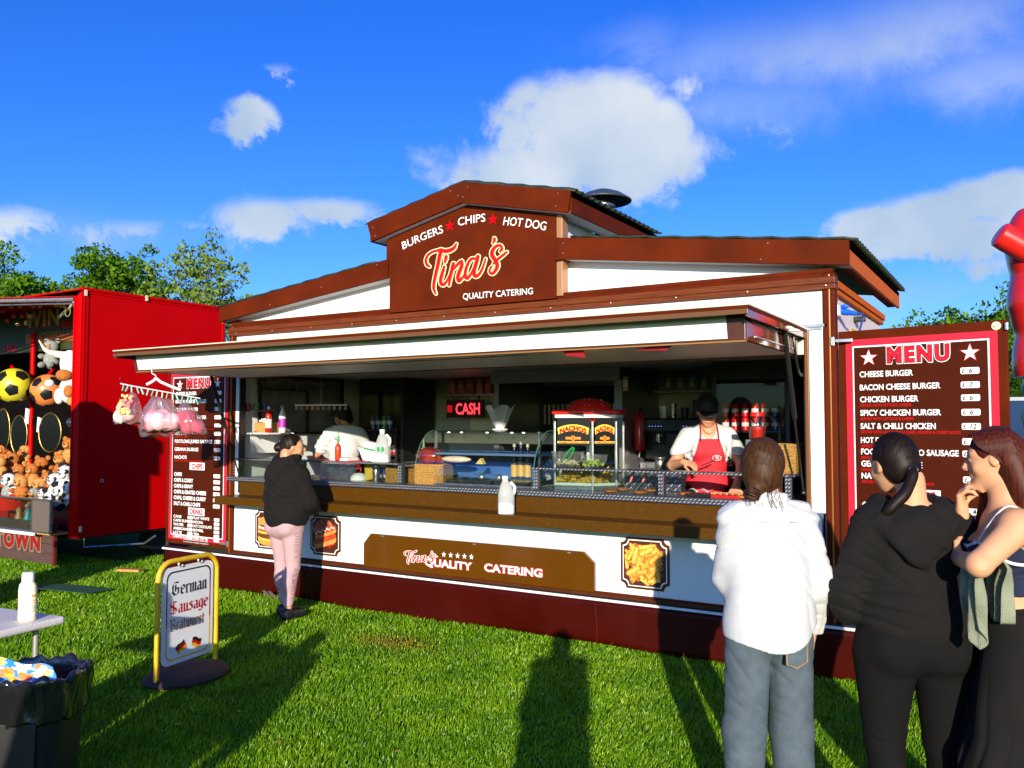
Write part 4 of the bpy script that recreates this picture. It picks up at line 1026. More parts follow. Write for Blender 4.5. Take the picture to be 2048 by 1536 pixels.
DR = (('CANS', 'FLAT WHITE'), ('CAPRI SUN', 'MOCHA'), ('WATER', 'HOT CHOCOLATE'), ('AMERICANO', 'BOVRIL'), ('LATTE', 'TEA'), ('CAPPUCCINO', 'ICED LATTE'))
for i, (a, b_) in enumerate(DR):
    b = zz(.142 - .018 * i); tx(a, .024, L_, b, LWHITE, None); tx(b_, .024, L_ + .40, b, LWHITE, None)
# left door
o3 = Vector((-1.12, .055, 0)); u3 = Vector((1, -.02, 0)); W3 = 1.06
d, P, L_, R_, tx, rect, cx = menu_board(o3, u3, W3, .40, 2.325, [(a, .847 - (.853 - .492) / 8 * i - .005, w, sub, p) for i, (a, _, w, sub, p) in enumerate(I1)], True)
title('CHIPS', zz(.428), .25, .18)
for i, (s, w, pr) in enumerate((('CHIPS', .17, '4'), ('CHIPS & CURRY', .42, '4'), ('CHIPS & GRAVY', .42, '4'), ('CHIPS & GRATED CHEESE', .70, '4'), ('CHIPS, CHEESE & CURRY', .70, '7'), ('SALT & CHILLI CHIPS', .58, '6'))):
    b = zz(.383 - .033 * i); tx(s, .054, L_, b, LWHITE, w * (R_ - L_), off=.04); price_tag(R_ - .012, b + .016, pr, d, P, u3.normalized())
title('DRINKS', zz(.175), .27, .21)
for i, (a, b_) in enumerate(DR):
    b = zz(.148 - .0205 * i - (.0 if i else 0)); b = zz(.143 - .0225 * i + .004)
    tx(a, .040, L_ + .0, b, LWHITE, (.14, .25, .18, .27, .15, .29)[i]); tx(b_, .040, cx - .045, b, LWHITE, (.26, .16, .30, .17, .10, .24)[i])
    price_tag(L_ + .395 if False else cx - .06, b + .012, ('2', '2', '2', '3', '3', '3')[i], d, P, u3.normalized(), .085, .034); price_tag(R_ - .012, b + .012, ('3', '3', '3', '', '2', '')[i], d, P, u3.normalized(), .085, .034)
tx('Please ask a member of our service team', .020, cx, zz(.028) - .004, LWHITE, .40, 'C', .0); tx('for information on allergies and ingredients', .020, cx, zz(.016) - .004, LWHITE, .42, 'C', .0)
# door hardware
for x, y, z in ((5.965, -.034, 2.26), (5.965, -.034, .50), (.0, -.034, .47)):
    MB().box(x - .012, y - .012, z - .03, x + .012, y, z + .03).build('door_hinge', ALU, T, bevel=.003)
    MB().box(x + (.02 if x > 1 else -.11), y - .016 - (.012 if x > 1 else 0), z - .011, x + (.13 if x > 1 else -.02), y - .008, z + .011).build('hinge_arm', ALU, T, bevel=.003)
hn = u2.normalized(); nn = hn.cross(UZ)
pp = o2 + hn * (W2 - .055) + UZ * 2.292 - nn * 0
MB().lathe([(0, .012), (.012, .012), (.014, .006), (.026, .006), (.026, 0)], (0, 0, 0), 16).build('door_buffer', mat('cream_rubber', (.70, .62, .42), .5), T, smooth=True).matrix_local = Matrix.Translation(pp + nn * .001) @ (nn.to_track_quat('Z', 'Y').to_matrix().to_4x4())
for b in (1.42, 2.285, .9):
    pp = o2 + hn * (W2 + .0) + UZ * b; MB().obox(pp, hn * .008, nn * .018, UZ * .022).build('door_catch', ALU, T, bevel=.002)
# socket, plug, cable and yellow notice on the side wall
BLUE = mat('blue_plastic', (.01, .11, .62), .3)
XS = LEN + .001
MB().box(XS, .20, 2.46, XS + .035, .30, 2.54).build('socket_box', LWHITE, T, bevel=.01)
a = Vector((XS + .03, .28, 2.50)); b = a + Vector((.085, .09, -.012))
mb = MB(); mb.tube([a, a.lerp(b, .5)], [.024, .024], 16); mb.tube([a.lerp(b, .5), b], [.020, .017], 16); mb.sph(a + Vector((.03, 0, .032)), (.034, .02, .015)); mb.build('blue_plug', BLUE, T, smooth=True)
mb = MB(); mb.tube([b, b + (b - a).normalized() * .04], [.015, .011], 14); mb.tube(catmull([b + (b - a).normalized() * .04, b + Vector((.03, .12, -.02)), b + Vector((-.05, .17, -.3)), (XS + .03, .6, 2.0)], 6), .008, 6); mb.build('plug_cable', mat('cable_blue', (.02, .05, .25), .4), T, smooth=True)
MB().box(XS, .08, 2.575, XS + .03, .14, 2.605).build('marker_lamp', mat('lamp_red', (.7, .02, .01), .2), T, bevel=.006); MB().box(XS, .17, 2.565, XS + .03, .23, 2.595).build('marker_lamp', mat('lamp_red', (.7, .02, .01), .2), T, bevel=.006)
MB().box(XS, .86, 2.25, XS + .004, 1.42, 2.44).build('yellow_notice', mat('notice_yellow', (.62, .36, .03), .5), T)
text('GAS', .09, (XS + .005, .90, 2.36), (0, 1, 0), UZ, LBLACK, T, off=.03); text('LPG', .08, (XS + .005, .90, 2.27), (0, 1, 0), UZ, LBLACK, T, off=.03)
MB().box(XS, .98, 2.50, XS + .08, 1.06, 2.54).build('outlet_hood', BLACK, T, bevel=.008)

# ------------------------------------------------------------------ inside the trailer (built-in parts)
XL = .058
FR = mat('window_frame', (.015, .014, .013), .4)
# framed hatch window and board on the left side wall
MB().box(XL, .30, 1.60, XL + .006, 1.56, 2.205).build('inner_window', mat('dim_window', (.16, .17, .18), .12, var=.2), T)
for y0, y1, z0, z1 in ((.28, 1.58, 2.20, 2.235), (.28, 1.58, 1.59, 1.62), (.28, .315, 1.62, 2.20), (1.545, 1.58, 1.62, 2.20), (.32, 1.0, 2.07, 2.09), (.98, 1.01, 1.62, 2.07)):
    MB().box(XL + .007, y0, z0, XL + .03, y1, z1).build('window_frame', FR, T)
mb = MB(); rnd = random.Random(3)
for i in range(26):
    y = .36 + i * .044; z = 2.19 - .015 * math.sin(i * .8); h = rnd.uniform(.04, .10); mb.add([(XL + .035, y, z), (XL + .035, y + .04, z), (XL + .04, y + .02, z - h)], [(0, 1, 2)])
mb.build('paper_fringe', mat('fringe_grey', (.30, .32, .33), .5), T, kind='stuff')
MB().box(.06, .07, 1.835, .26, .34, 1.85).build('wall_shelf', STEEL, T); MB().box(.14, .07, 1.60, .46, .42, 1.615).build('wall_shelf', WHITE, T)
MB().box(.14, .12, 1.40, .15, .5, 1.598).build('shelf_bracket', WHITE, T)
# back-wall fittings
BW = DEP - .055
MB().box(1.15, BW - .28, 2.03, 2.33, BW, 2.045).build('back_shelf', STEEL, T)
PS0, PS1 = at_y(941, 793, BW - .01), at_y(1013, 862, BW - .01)
MB().box(PS0.x, BW - .012, PS1.z, PS1.x + .05, BW - .002, PS0.z).build('price_sheet', mat('paper_cream', (.85, .80, .66), .6, var=.05), T, label='cream paper sheet with red handwriting')
for x in (at_y(958, 790, BW).x, at_y(1001, 790, BW).x): MB().box(x, BW - .02, PS0.z - .03, x + .02, BW - .0125, PS0.z + .02).build('sheet_clip', BLACK, T)
mb = MB()
hw0 = at_y(998, 797, BW)
def fm3(x, y, l): return (x - 2.09 + hw0.x, BW - .014 - l, y - 1.985 + hw0.z)
for P_, w in (([(2.10, 1.97), (2.13, 1.98), (2.12, 1.92), (2.09, 1.93), (2.15, 1.94)], [.008] * 5), ([(2.15, 1.90), (2.12, 1.86), (2.15, 1.84), (2.18, 1.88), (2.15, 1.91)], [.009] * 5), ([(2.24, 1.90), (2.20, 1.89), (2.20, 1.84), (2.24, 1.84)], [.009] * 4), ([(2.09, 1.80), (2.2, 1.795), (2.27, 1.81)], [.007] * 3)):
    ribbon(mb, P_, w, fm3, 0)
mb.build('handwriting', LREDD, T)
# extraction canopy with filters
for x0, x1, z0, z1, nm in ((2.36, 2.42, 1.28, 2.20, 'hood_post'), (3.72, 3.80, 1.28, 2.235, 'hood_post'), (2.36, 3.80, 2.12, 2.238, 'hood_fascia')):
    MB().box(x0, 1.30 if nm == 'hood_fascia' else 1.36, z0, x1, BW if nm == 'hood_post' else 1.36, z1).build(nm, mat('brushed_dim', (.26, .26, .26), .4, metal=.6), T)
MB().box(2.42, BW - .03, 1.29, 3.72, BW - .001, 2.12).build('hood_back', BLACKM, T)
mb = MB()
for i in range(22): mb.box(2.46 + i * .056, BW - .06, 1.70, 2.485 + i * .056, BW - .04, 1.92)
mb.build('filter_slats', mat('slat_brass', (.28, .25, .16), .3, metal=.8), T, kind='stuff')
# right hand shelf, wall and counter items
MB().box(3.85, BW - .26, 2.02, 5.0, BW, 2.035).build('back_shelf', mat('shelf_pale', (.55, .54, .50), .4), T)
MB().box(5.72, .20, 1.2, 5.77, BW, 2.2).build('side_lining', mat('lining_brown', (.16, .13, .12), .35, metal=.3), T)

def item(name, label, cat, mbs, loc=(0, 0, 0), rotz=0., group=None):
    t = thing(name, label, cat, loc, rotz, group)
    for nm, mb, m, kw in mbs: mb.build(nm, m, t, **kw)
    return t
SM = dict(smooth=True)
def bottle(name, label, cat, loc, h, r, mb_, mc, cap_h=.03, cap_r=None, neck=.35, lab=None, group=None, rz=0, sq=False, spout=False):
    cr = cap_r or r * .45; n = 18 if not sq else 4; hb = h - cap_h
    body = MB().lathe([(r * .9, 0), (r, .006), (r, hb * .68), (r * .93, hb * .76), (r * neck * 1.4, hb * .90), (r * neck, hb * .95), (r * neck, hb)], (0, 0, 0), 18)
    cp = MB().lathe([(cr, 0), (cr, cap_h * .8), (cr * .8, cap_h)], (0, 0, hb), 14)
    if spout: cp.lathe([(cr * .35, 0), (cr * .15, cap_h)], (0, 0, h), 8)
    L = [('bottle_body', body, mb_, SM), ('cap', cp, mc, SM)]
    if lab: L.append(('label_band', MB().lathe([(r * 1.01, hb * .2), (r * 1.01, hb * .58)], (0, 0, 0), 18, cap=False), lab, SM))
    return item(name, label, cat, L, loc, rz, group)
def jug(name, label, loc, h=.27, rz=0., printed=True, empty=.25):
    """plastic milk bottle with a moulded handle"""
    w = .048 * h / .24
    def f(a, b):
        z = h * .88 * b; an = a * 6.28318; k = 1.0 if b < .58 else max(0, 1 - (b - .58) / .42) ** .55 * .72 + .28
        cx = math.cos(an); sy = math.sin(an); p = 3.2; q = (abs(cx) ** p + abs(sy) ** p) ** (-1 / p)
        r = w * q * k; 
        return (cx * r * 1.1 - (1 - k) * w * .15, sy * r * .95, z)
    t = thing('milk_bottle', label, 'milk bottle', loc, rz)
    mb = MB(); mb.grid(f, 26, 20, wrap=True); mb.add([f(i / 26, 0) for i in range(26)], [tuple(range(26))[::-1]]); mb.build('bottle_body', glass_mat('milk_skin', (.97, .99, .97), .10, .62, (.86, .88, .86), .2), t, smooth=True)
    m2 = MB(); m2.grid(lambda a, b: tuple(c * s for c, s in zip(f(a, b * empty + .01), (.97, .97, 1))), 26, 6, wrap=True); zt = f(0, empty)[2]; m2.add([tuple(c * s for c, s in zip(f(i / 26, empty + .01), (.97, .97, 1))) for i in range(26)], [tuple(range(26))]); m2.build('milk', mat('milk_white', (.86, .86, .84), .3), t, smooth=True)
    MB().tube(catmull([(w * .55, 0, h * .84), (w * 1.1, 0, h * .72), (w * 1.12, 0, h * .60), (w * .95, 0, h * .50)], 5), w * .20, 8).build('handle', MILK, t, smooth=True)
    MB().lathe([(w * .36, h * .86), (w * .38, h * .92), (w * .42, h * .93), (w * .42, h), (w * .38, h * 1.005)], (-w * .15, 0, 0), 14).build('cap', MILK, t, smooth=True)
    return t, w
def basket(name, label, cat, loc, a, b, h, rz=0., m=WICKER, fill=None):
    mb = MB(); t = .012
    mb.box(-a, -b, 0, a, b, .01)
    for x0, y0, x1, y1 in ((-a, -b, a, -b + t), (-a, b - t, a, b), (-a, -b + t, -a + t, b - t), (a - t, -b + t, a, b - t)): mb.box(x0, y0, .01, x1, y1, h)
    L = [('basket_wall', mb, m, {}), ('basket_rim', MB().tube([(-a, -b, h), (a, -b, h), (a, b, h), (-a, b, h)], .009, 6, closed=True), m, {})]
    mw = MB()
    for k in range(int(h / .022)):
        z = .015 + k * .022; mw.tube([(-a - .002, -b - .002, z), (a + .002, -b - .002, z), (a + .002, b + .002, z), (-a - .002, b + .002, z)], .006, 5, closed=True)
    L.append(('basket_weave', mw, m, dict(kind='stuff')))
    return item(name, label, cat, L, loc, rz)
def pw(px, py, y):  # position seen at a pixel on plane y, base point
    return at_y(px, py, y)
WT = 1.166; SH = 1.353
# --- on the ledge
jg, w_ = jug('jug', 'clear milk bottle standing alone on the brown counter ledge', (3.48, -.20, .986), .30, R(34))
MB().lathe([(w_ * 1.08, .02), (w_ * 1.08, .085)], (0, 0, 0), 24, cap=False).build('label_band', mat('label_white', (.82, .83, .80), .4), jg, smooth=True)
mb = MB(); mb.sph((.034, -.044, .082), (.016, .008, .020), 12, 8); mb.build('label_badge', mat('label_badge_blue', (.03, .12, .55), .4), jg)
mb = MB(); mb.box(-.005, -.0545, .03, .012, -.0525, .062); mb.box(-.03, -.0545, .072, .0, -.0525, .076); mb.build('label_print', LBLACK, jg)
# --- left part of the work top and shelf
def P_(px, py, y, z=None):
    p = at_y(px, py, y); 
    if z is not None: p.z = z
    return p
wc = mat('paper_white', (.80, .80, .78), .5)
p = P_(519, 882, .22, 1.616); c = item('wooden_crate', 'orange wooden crate of white cups on the left wall shelf', 'crate', [('crate_board', MB().box(-.10, -.07, .0, .10, -.062, .105), WOODC, {}), ('crate_board', MB().box(-.10, .062, .0, .10, .07, .105), WOODC, {}), ('crate_board', MB().box(-.10, -.061, .0, -.092, .061, .105), WOODC, {}), ('crate_board', MB().box(.092, -.061, .0, .10, .061, .105), WOODC, {}), ('crate_base', MB().box(-.091, -.061, .0, .091, .061, .008), WOODC, {})], (.29, .20, 1.616))
mb = MB(); rnd = random.Random(8)
for i in range(14): mb.box(*(lambda x, y, z: (x, y, z, x + .05, y + .03, z + .012))(rnd.uniform(-.08, .03), rnd.uniform(-.05, .02), .08 + i * .004))
item('paper_sachets', 'white sachets heaped in the orange crate', 'sachets', [('sachet', mb, wc, {})], (.29, .20, 1.62))
MUST = mat('mustard', (.62, .36, .02), .3); KET = mat('ketchup_red', (.45, .015, .01), .2)
bottle('ketchup_bottle', 'upright red ketchup bottle with pale label and white cap', 'bottle', (.43, .10, 1.616), .27, .034, KET, LWHITE, lab=mat('label_pale', (.78, .74, .55), .5))
PUR = mat('purple_label', (.42, .03, .42), .4)
bottle('cleaner_bottle', 'white bottle with purple wrapper beside the ketchup', 'bottle', (.50, .22, 1.616), .28, .036, wc, mat('cap_grey', (.25, .27, .25), .4), lab=PUR, cap_r=.02)
for (px, col, nm) in ((498, (.45, .02, .03), 'red'), (514, (.08, .28, .10), 'green'), (530, (.02, .06, .25), 'blue')):
    item('colour_tub', '%s plastic tub on the upper left wall shelf' % nm, 'tub', [('tub_wall', MB().lathe([(.024, 0), (.028, .07)], (0, 0, 0), 14), mat('tub_' + nm, col, .4), SM)], (.10 + (px - 498) * .0024, .12 + (px - 498) * .005, 1.851))
mbh = MB().lathe([(.06, 0), (.075, .05), (.10, .11), (.12, .18), (.115, .185), (.0, .17)], (0, 0, 0), 24)
item('round_bin', 'pale round serving bin half hidden behind the customer in black', 'bin', [('bin_body', mbh, mat('bin_cream', (.68, .52, .38), .3), SM)], (.55, .30, 1.354))
# small jars behind the left pane
for i, (x, col) in enumerate(((.36, (.40, .30, .28)), (.50, (.55, .30, .10)), (.62, (.6, .5, .4)))):
    bottle('sauce_jar', ('grey lidded', 'amber', 'cream')[i] + ' jar behind the left guard pane', 'jar', (x, .30, WT), .12, .038, mat('jar%d' % i, col, .2), STEEL, cap_h=.02, cap_r=.034, neck=.85)
# red tray with paper and long white box
item('checked_paper', 'red and white checked paper spread on the left shelf', 'paper', [('sheet', MB().box(-.36, -.07, 0, .36, .07, .004), mat('check_red', (.65, .05, .05), .5), {}), ('white_band', MB().box(-.10, -.071, .0045, .12, .071, .03), wc, {})], (1.45, .10, SH + .0005))
bottle('chilli_bottle', 'red chilli sauce bottle with green nozzle on the shelf', 'bottle', (1.45, .03, SH + .008), .23, .030, mat('chilli_red', (.55, .05, .015), .25), GREENP, cap_h=.06, cap_r=.014, lab=None, spout=True)
jg2, w_ = jug('jug', 'milk bottle with green label beside the white box on the shelf', (1.98, .06, SH + .0005), .30, R(15))
mb = MB()
for k in (-.03, .012): mb.box(k, -w_ * 1.12, .10, k + .024, -w_ * 1.08, .14)
mb.build('label_print', GREENP, jg2)
bx = item('folded_carton', 'white carton with green print leaning left of the milk bottle', 'carton', [('carton', MB().obox((0, 0, .09), (.07, 0, -.012), (0, .035, 0), (.012, 0, .085)), wc, {}), ('print_band', MB().obox((-.004, -.036, .11), (.068, 0, -.012), (0, .001, 0), (.001, 0, .008)), GREENP, {}), ('carton_flap', MB().prism([(-.15, .13), (-.06, .11), (-.03, .0), (-.09, .01)], (0, -.03, 0), UX, UZ, (0, .006, 0)), wc, {})], (1.86, .05, SH + .006))
basket('wicker_basket', 'wicker basket under the raised shelf behind the pane', 'basket', (2.06, .22, WT), .12, .07, .13)
basket('wicker_basket', 'wicker basket between the shelf end and the glass display', 'basket', (2.46, .20, WT), .14, .10, .17, R(10))
bb = MB(); rnd = random.Random(2)
for i in range(7): bb.sph((rnd.uniform(-.09, .09), rnd.uniform(-.05, .05), .03 + rnd.uniform(0, .09)), (.045, .04, .035), 10, 7, 0)
item('bread_bag', 'bag of buns with red print heaped behind the milk bottle', 'bread bag', [('buns', bb, mat('bun_orange', (.60, .24, .07), .5, var=.3, vscale=20), SM), ('bag', MB().sph((0, 0, .07), (.15, .10, .085), 16, 10), glass_mat('bag_red', (.95, .55, .5), .3, .25, (.75, .08, .06), .1), SM)], (2.40, .22, WT + .175))
bottle('steel_cup', 'polished steel cup behind the left pane', 'cup', (1.83, .14, WT), .15, .034, STEEL, STEEL, cap_h=.004, cap_r=.040, neck=1.1)
mb = MB()
for k in range(8): mb.tube([(.012 * math.cos(k), .012 * math.sin(k), .02), (.025 * math.cos(k), .025 * math.sin(k), .19)], .0035, 5)
item('wooden_forks', 'wooden forks standing in the steel cup', 'forks', [('fork', mb, WOODC, {})], (1.83, .14, WT))
item('napkin_pack', 'yellow and green napkin pack leaning behind the steel cup', 'napkins', [('pack', MB().obox((0, 0, .08), (.055, 0, .01), (0, .02, 0), (-.01, 0, .08)), mat('pack_yellow', (.62, .60, .08), .4, col2=(.75, .25, .04), vscale=9), {})], (1.72, .19, WT + .012))
item('white_bowl', 'upturned white bowl on the work top behind the pane', 'bowl', [('bowl_wall', MB().lathe([(.085, 0), (.08, .03), (.05, .06), (0, .068)], (0, 0, 0), 20), wc, SM)], (1.53, .24, WT))
item('steel_tray', 'brushed steel tray with black handle marks behind the pane', 'tray', [('tray', MB().box(-.22, -.02, 0, .22, .02, .15), STEEL, {}), ('tray_mark', MB().box(-.02, -.024, .09, .14, -.0205, .096), BLACK, {}), ('tray_mark', MB().box(.03, -.024, .075, .036, -.0205, .13), BLACK, {})], (1.27, .22, WT))
for x, nm in ((1.80, 'left'), (1.88, 'right')):
    item('green_lid_can', '%s of two green topped cans behind the raised left shelf' % nm, 'can', [('can_wall', MB().lathe([(.03, 0), (.03, .10)], (0, 0, 0), 16), mat('can_green', (.01, .25, .08), .3), SM), ('can_top', MB().lathe([(.028, .1005), (.02, .13), (0, .135)], (0, 0, 0), 16), mat('can_lime', (.08, .55, .18), .3), SM)], (x, .25, SH - .06)) if False else None

# --- curved glass heated display
D = thing('display_case', 'curved glass heated display on the counter with blue lit shelves', 'display case', (2.93, .38, WT))
def gl(a, b):
    x = -.62 + 1.24 * a; t = b * math.pi / 2
    return (x, -.27 + .30 * (1 - math.cos(t)) , .06 + .42 * math.sin(t)) if b > 0 else (x, -.27, .02)
MB().grid(gl, 8, 12).build('curved_glass', GLASSD, D, smooth=True)
MB().box(-.62, .031, .475, .62, .26, .481).build('glass_top', GLASSD, D)
for sx in (-1, 1):
    pts = [(gl(.5, b / 8)[1], gl(.5, b / 8)[2]) for b in range(9)] + [(.26, .48), (.26, .02)]
    MB().prism(pts, (sx * .618, 0, 0), (0, 1, 0), UZ, (.005 * sx, 0, 0)).build('end_glass', GLASSD, D)
    mb = MB(); mb.tube([(sx * .62, gl(.5, b / 10)[1], gl(.5, b / 10)[2]) for b in range(11)] + [(sx * .62, .26, .482)], .0045, 6); mb.build('edge_trim', mat('edge_green', (.05, .16, .10), .1), D)
    MB().box(sx * .55 - .008, -.05, .02, sx * .55 + .008, -.03, .47).build('post', ALU, D)
BL = mat('case_blue', (.025, .07, .24), .25, spec=.6, col2=(.05, .13, .36), vscale=3)
MB().box(-.60, .24, .02, .60, .26, .29).build('case_back', BL, D); MB().box(-.61, -.22, .265, .61, .24, .285).build('glass_shelf', mat('shelf_blue', (.10, .18, .34), .15), D)
MB().box(-.62, -.27, .0, .62, .27, .018).build('case_base', STEEL, D, bevel=.004); MB().box(-.60, .16, .36, .60, .24, .46).build('case_panel', mat('case_olive', (.20, .20, .15), .3, metal=.4), D)
mb = MB()
for i in range(3): mb.box(-.55 + i * .37, -.20, .02, -.22 + i * .37, .15, .045)
mb.build('pan', DARKST, D)
for i, (x, z) in enumerate(((-.42, .472), (-.28, .472), (.0, .472), (.26, .472), (.38, .472))): MB().sph((x, -.02, z - .01), (.014, .014, .006), 10, 6).build('lamp_dot', mat('case_lamp', (1, 1, .95), .3, emit=(1, .95, .8), estr=3), D)
mb = MB(); mb.sph((0, 0, .055), (.13, .045, .035), 16, 10); item('bread_roll', 'long bread roll on the blue shelf of the display case', 'bread roll', [('crust', MB().sph((0, 0, .035), (.16, .045, .03), 18, 10), mat('roll', (.95, .62, .48), .5, var=.2, vscale=20), SM)], (2.72, .18, WT + .19))
item('cheese_wedge', 'yellow wedge beside the bread roll in the display', 'cheese', [('wedge', MB().prism([(-.04, 0), (.04, 0), (.01, .05)], (0, -.02, 0), UX, UZ, (0, .05, 0)), mat('cheese_y', (.70, .50, .12), .4), {})], (2.98, .18, WT + .19))
item('red_sauce_tub', 'tall red sauce carton at the left end of the display', 'carton', [('carton', MB().box(-.03, -.03, 0, .03, .03, .16), KET, {}), ('carton_top', MB().box(-.025, -.02, .161, .025, .02, .19), mat('orange_p', (.6, .15, .03), .4), {})], (2.50, .36, WT + .02))
for x, nm in ((2.98, 'left'), (3.16, 'right')):
    item('steel_ladle', '%s of two steel ladle bowls shining in the display' % nm, 'ladle', [('ladle_bowl', MB().sph((0, 0, .03), (.035, .035, .03), 14, 9), STEEL, SM), ('ladle_handle', MB().tube([(0, 0, .04), (-.15, .1, .05)], .004, 6), STEEL, SM)], (x, .20, WT + .046))
for i, (x, px) in enumerate(((3.10, 0), (3.17, 1), (3.24, 2))):
    bottle('squeeze_bottle', ('left', 'middle', 'right')[i] + ' of three dark yellow-labelled squeeze bottles behind the display shelf', 'bottle', (x, .55, WT + .12 if False else WT), .36 + .02 * (i % 2), .032, mat('bottle_navy', (.01, .015, .08), .2), mat('cap_cream', (.55, .50, .35), .4), lab=MUST)
# food cup with clear bag on the display
mb = MB()
mb.grid(lambda a, b: ((.045 + .085 * b + .018 * math.sin(a * 44) * b) * math.cos(6.283 * a), (.045 + .06 * b) * math.sin(6.283 * a), .02 + .19 * b + .02 * math.sin(a * 31) * b), 60, 9, wrap=True)
t = item('bag_stack', 'clear food bags standing open in a white cup on the glass display', 'bags', [('bag', mb, glass_mat('bag_white', (.95, .95, .95), .35, .5, (.95, .95, .92), .15), SM), ('cup', MB().lathe([(.07, 0), (.072, .012), (.04, .016), (.05, .05)], (0, 0, 0), 18), wc, SM)], (2.98, .50, WT + .483))

# --- nacho warmer
NW = thing('nacho_warmer', 'glass nacho warmer with red domed lid and NACHOS signs', 'nacho warmer', (3.96, .33, WT), R(8))
# hexagon-like plan: front face and angled right face
fx0, fx1, ang = -.24, .085, R(42)
F0 = Vector((fx0, -.17, 0)); F1 = Vector((fx1, -.17, 0)); F2 = F1 + Vector((math.cos(ang), math.sin(ang), 0)) * .21; F3 = Vector((F2.x, .18, 0)); F4 = Vector((fx0 - .02, .18, 0))
plan = [F0, F1, F2, F3, F4]; 
def ring(z0, z1, grow, nm, m, bev=.004):
    c = Vector((0, 0, 0)); q = [(p.x * (1 + grow), p.y * (1 + grow)) for p in plan]
    MB().prism(q, (0, 0, z0), UX, (0, 1, 0), (0, 0, z1 - z0)).build(nm, m, NW, bevel=bev)
ring(0, .035, .02, 'warmer_base', STEEL); ring(.036, .060, -.03, 'nacho_bin', mat('bin_white', (.80, .80, .76), .4)); ring(.588, .615, .0, 'white_header', mat('header_white', (.85, .85, .82), .4)); ring(.616, .655, .10, 'lid_rim', REDP, .012)
dm = MB(); dm.sph((.0, .0, .645), (.20, .17, .11), 26, 12); dm.build('dome_lid', REDP, NW, smooth=True)
mb = MB(); rnd = random.Random(5)
for i in range(24):
    a = rnd.uniform(0, 6.28); e = rnd.uniform(.3, 1.1); mb.sph((.20 * math.cos(e) * math.cos(a), .17 * math.cos(e) * math.sin(a), .645 + .112 * math.sin(e)), .0028, 5, 4)
mb.build('dome_dots', LWHITE, NW, kind='stuff')
for a, b in ((F0, F1), (F1, F2)):
    u = (b - a).normalized(); n_ = Vector((u.y, -u.x, 0)); w = (b - a).length
    MB().obox((a + b) / 2 + UZ * .30, u * (w / 2 - .008), n_ * .002, UZ * .265).build('glass_pane', GLASS, NW)
    s0 = a + n_ * .006; sw = w
    MB().prism([(.025, .365), (sw - .02, .365), (sw - .02, .582), (.025, .582)], s0, u, UZ, n_ * -.003).build('sign_plate', LBLACK, NW)
    # arched yellow cartouche
    cx = sw / 2; hw = sw * .42; arcp = [(cx + hw * t, .505 + .030 * (1 - t * t)) for t in np.linspace(-1, 1, 11)] + [(cx + hw * .93 * t, .452 + .030 * (1 - t * t)) for t in np.linspace(1, -1, 11)]
    MB().prism(arcp, s0 + n_ * .001, u, UZ, n_ * .001).build('sign_arch', mat('sign_yellow', (.85, .55, .06), .4), NW)
    text('NACHOS', .052, s0 + u * cx + UZ * .458, u, UZ, LREDD, NW, off=.06, align='C', width=hw * 1.7, lift=.0028, arc=.028)
    MB().prism([(cx - .06 * sw / .3, .413), (cx + .06 * sw / .3, .413), (cx + .06 * sw / .3, .433), (cx - .06 * sw / .3, .433)], s0 + n_ * .001, u, UZ, n_ * .001).build('sign_bar', mat('sign_orange', (.85, .25, .03), .4), NW)
    MB().prism([(cx + .020 * math.cos(t), .423 + .022 * math.sin(t)) for t in np.linspace(0, 6.0, 12)], s0 + n_ * .0021, u, UZ, n_ * .001).build('sign_disc', mat('sign_orange', (.85, .25, .03), .4), NW)
    text('3', .035, s0 + u * cx + UZ * .411, u, UZ, LBLACK, NW, off=.03, align='C', lift=.004)
    MB().prism([(cx - hw, .382), (cx + hw, .382), (cx + hw, .398), (cx - hw, .398)], s0 + n_ * .001, u, UZ, n_ * .001).build('sign_bar', mat('sign_yellow', (.85, .55, .06), .4), NW)
    text('WARM TORTILLA CHIPS', .016, s0 + u * cx + UZ * .384, u, UZ, LREDD, NW, off=.04, align='C', width=hw * 1.8, lift=.003)
for p in plan[:4]: MB().box(p.x - .008, p.y - .008, .036, p.x + .008, p.y + .008, .56).build('corner_post', ALU, NW, bevel=.002)
MB().box(-.055, .10, .14, -.03, .13, .55).build('heater_tube', wc, NW)
nm = MB(); rnd = random.Random(9)
for i in range(420):
    p = Vector((rnd.uniform(fx0 + .01, .17), rnd.uniform(-.155, .13), .064 + abs(rnd.gauss(0, .04))))
    u = Vector((rnd.gauss(0, 1), rnd.gauss(0, 1), rnd.gauss(0, 1))).normalized() * .03; v = u.cross(Vector((rnd.gauss(0, 1), rnd.gauss(0, 1), 1))).normalized() * .03
    if p.x > fx1 and (p.x - fx1) * math.sin(ang) - (p.y + .17) * math.cos(ang) > -.01: continue
    nm.add([p + u, p - u * .5 + v, p - u * .5 - v], [(0, 1, 2)])
o = nm.build('tortilla_chips', mat('tortilla', (.72, .42, .05), .6, var=.3, vscale=30), None, kind='stuff'); o['label'] = 'heap of yellow tortilla chips in the warmer'; o.matrix_world = Matrix.Translation((3.96, .33, WT)) @ Matrix.Rotation(R(8), 4, 'Z')
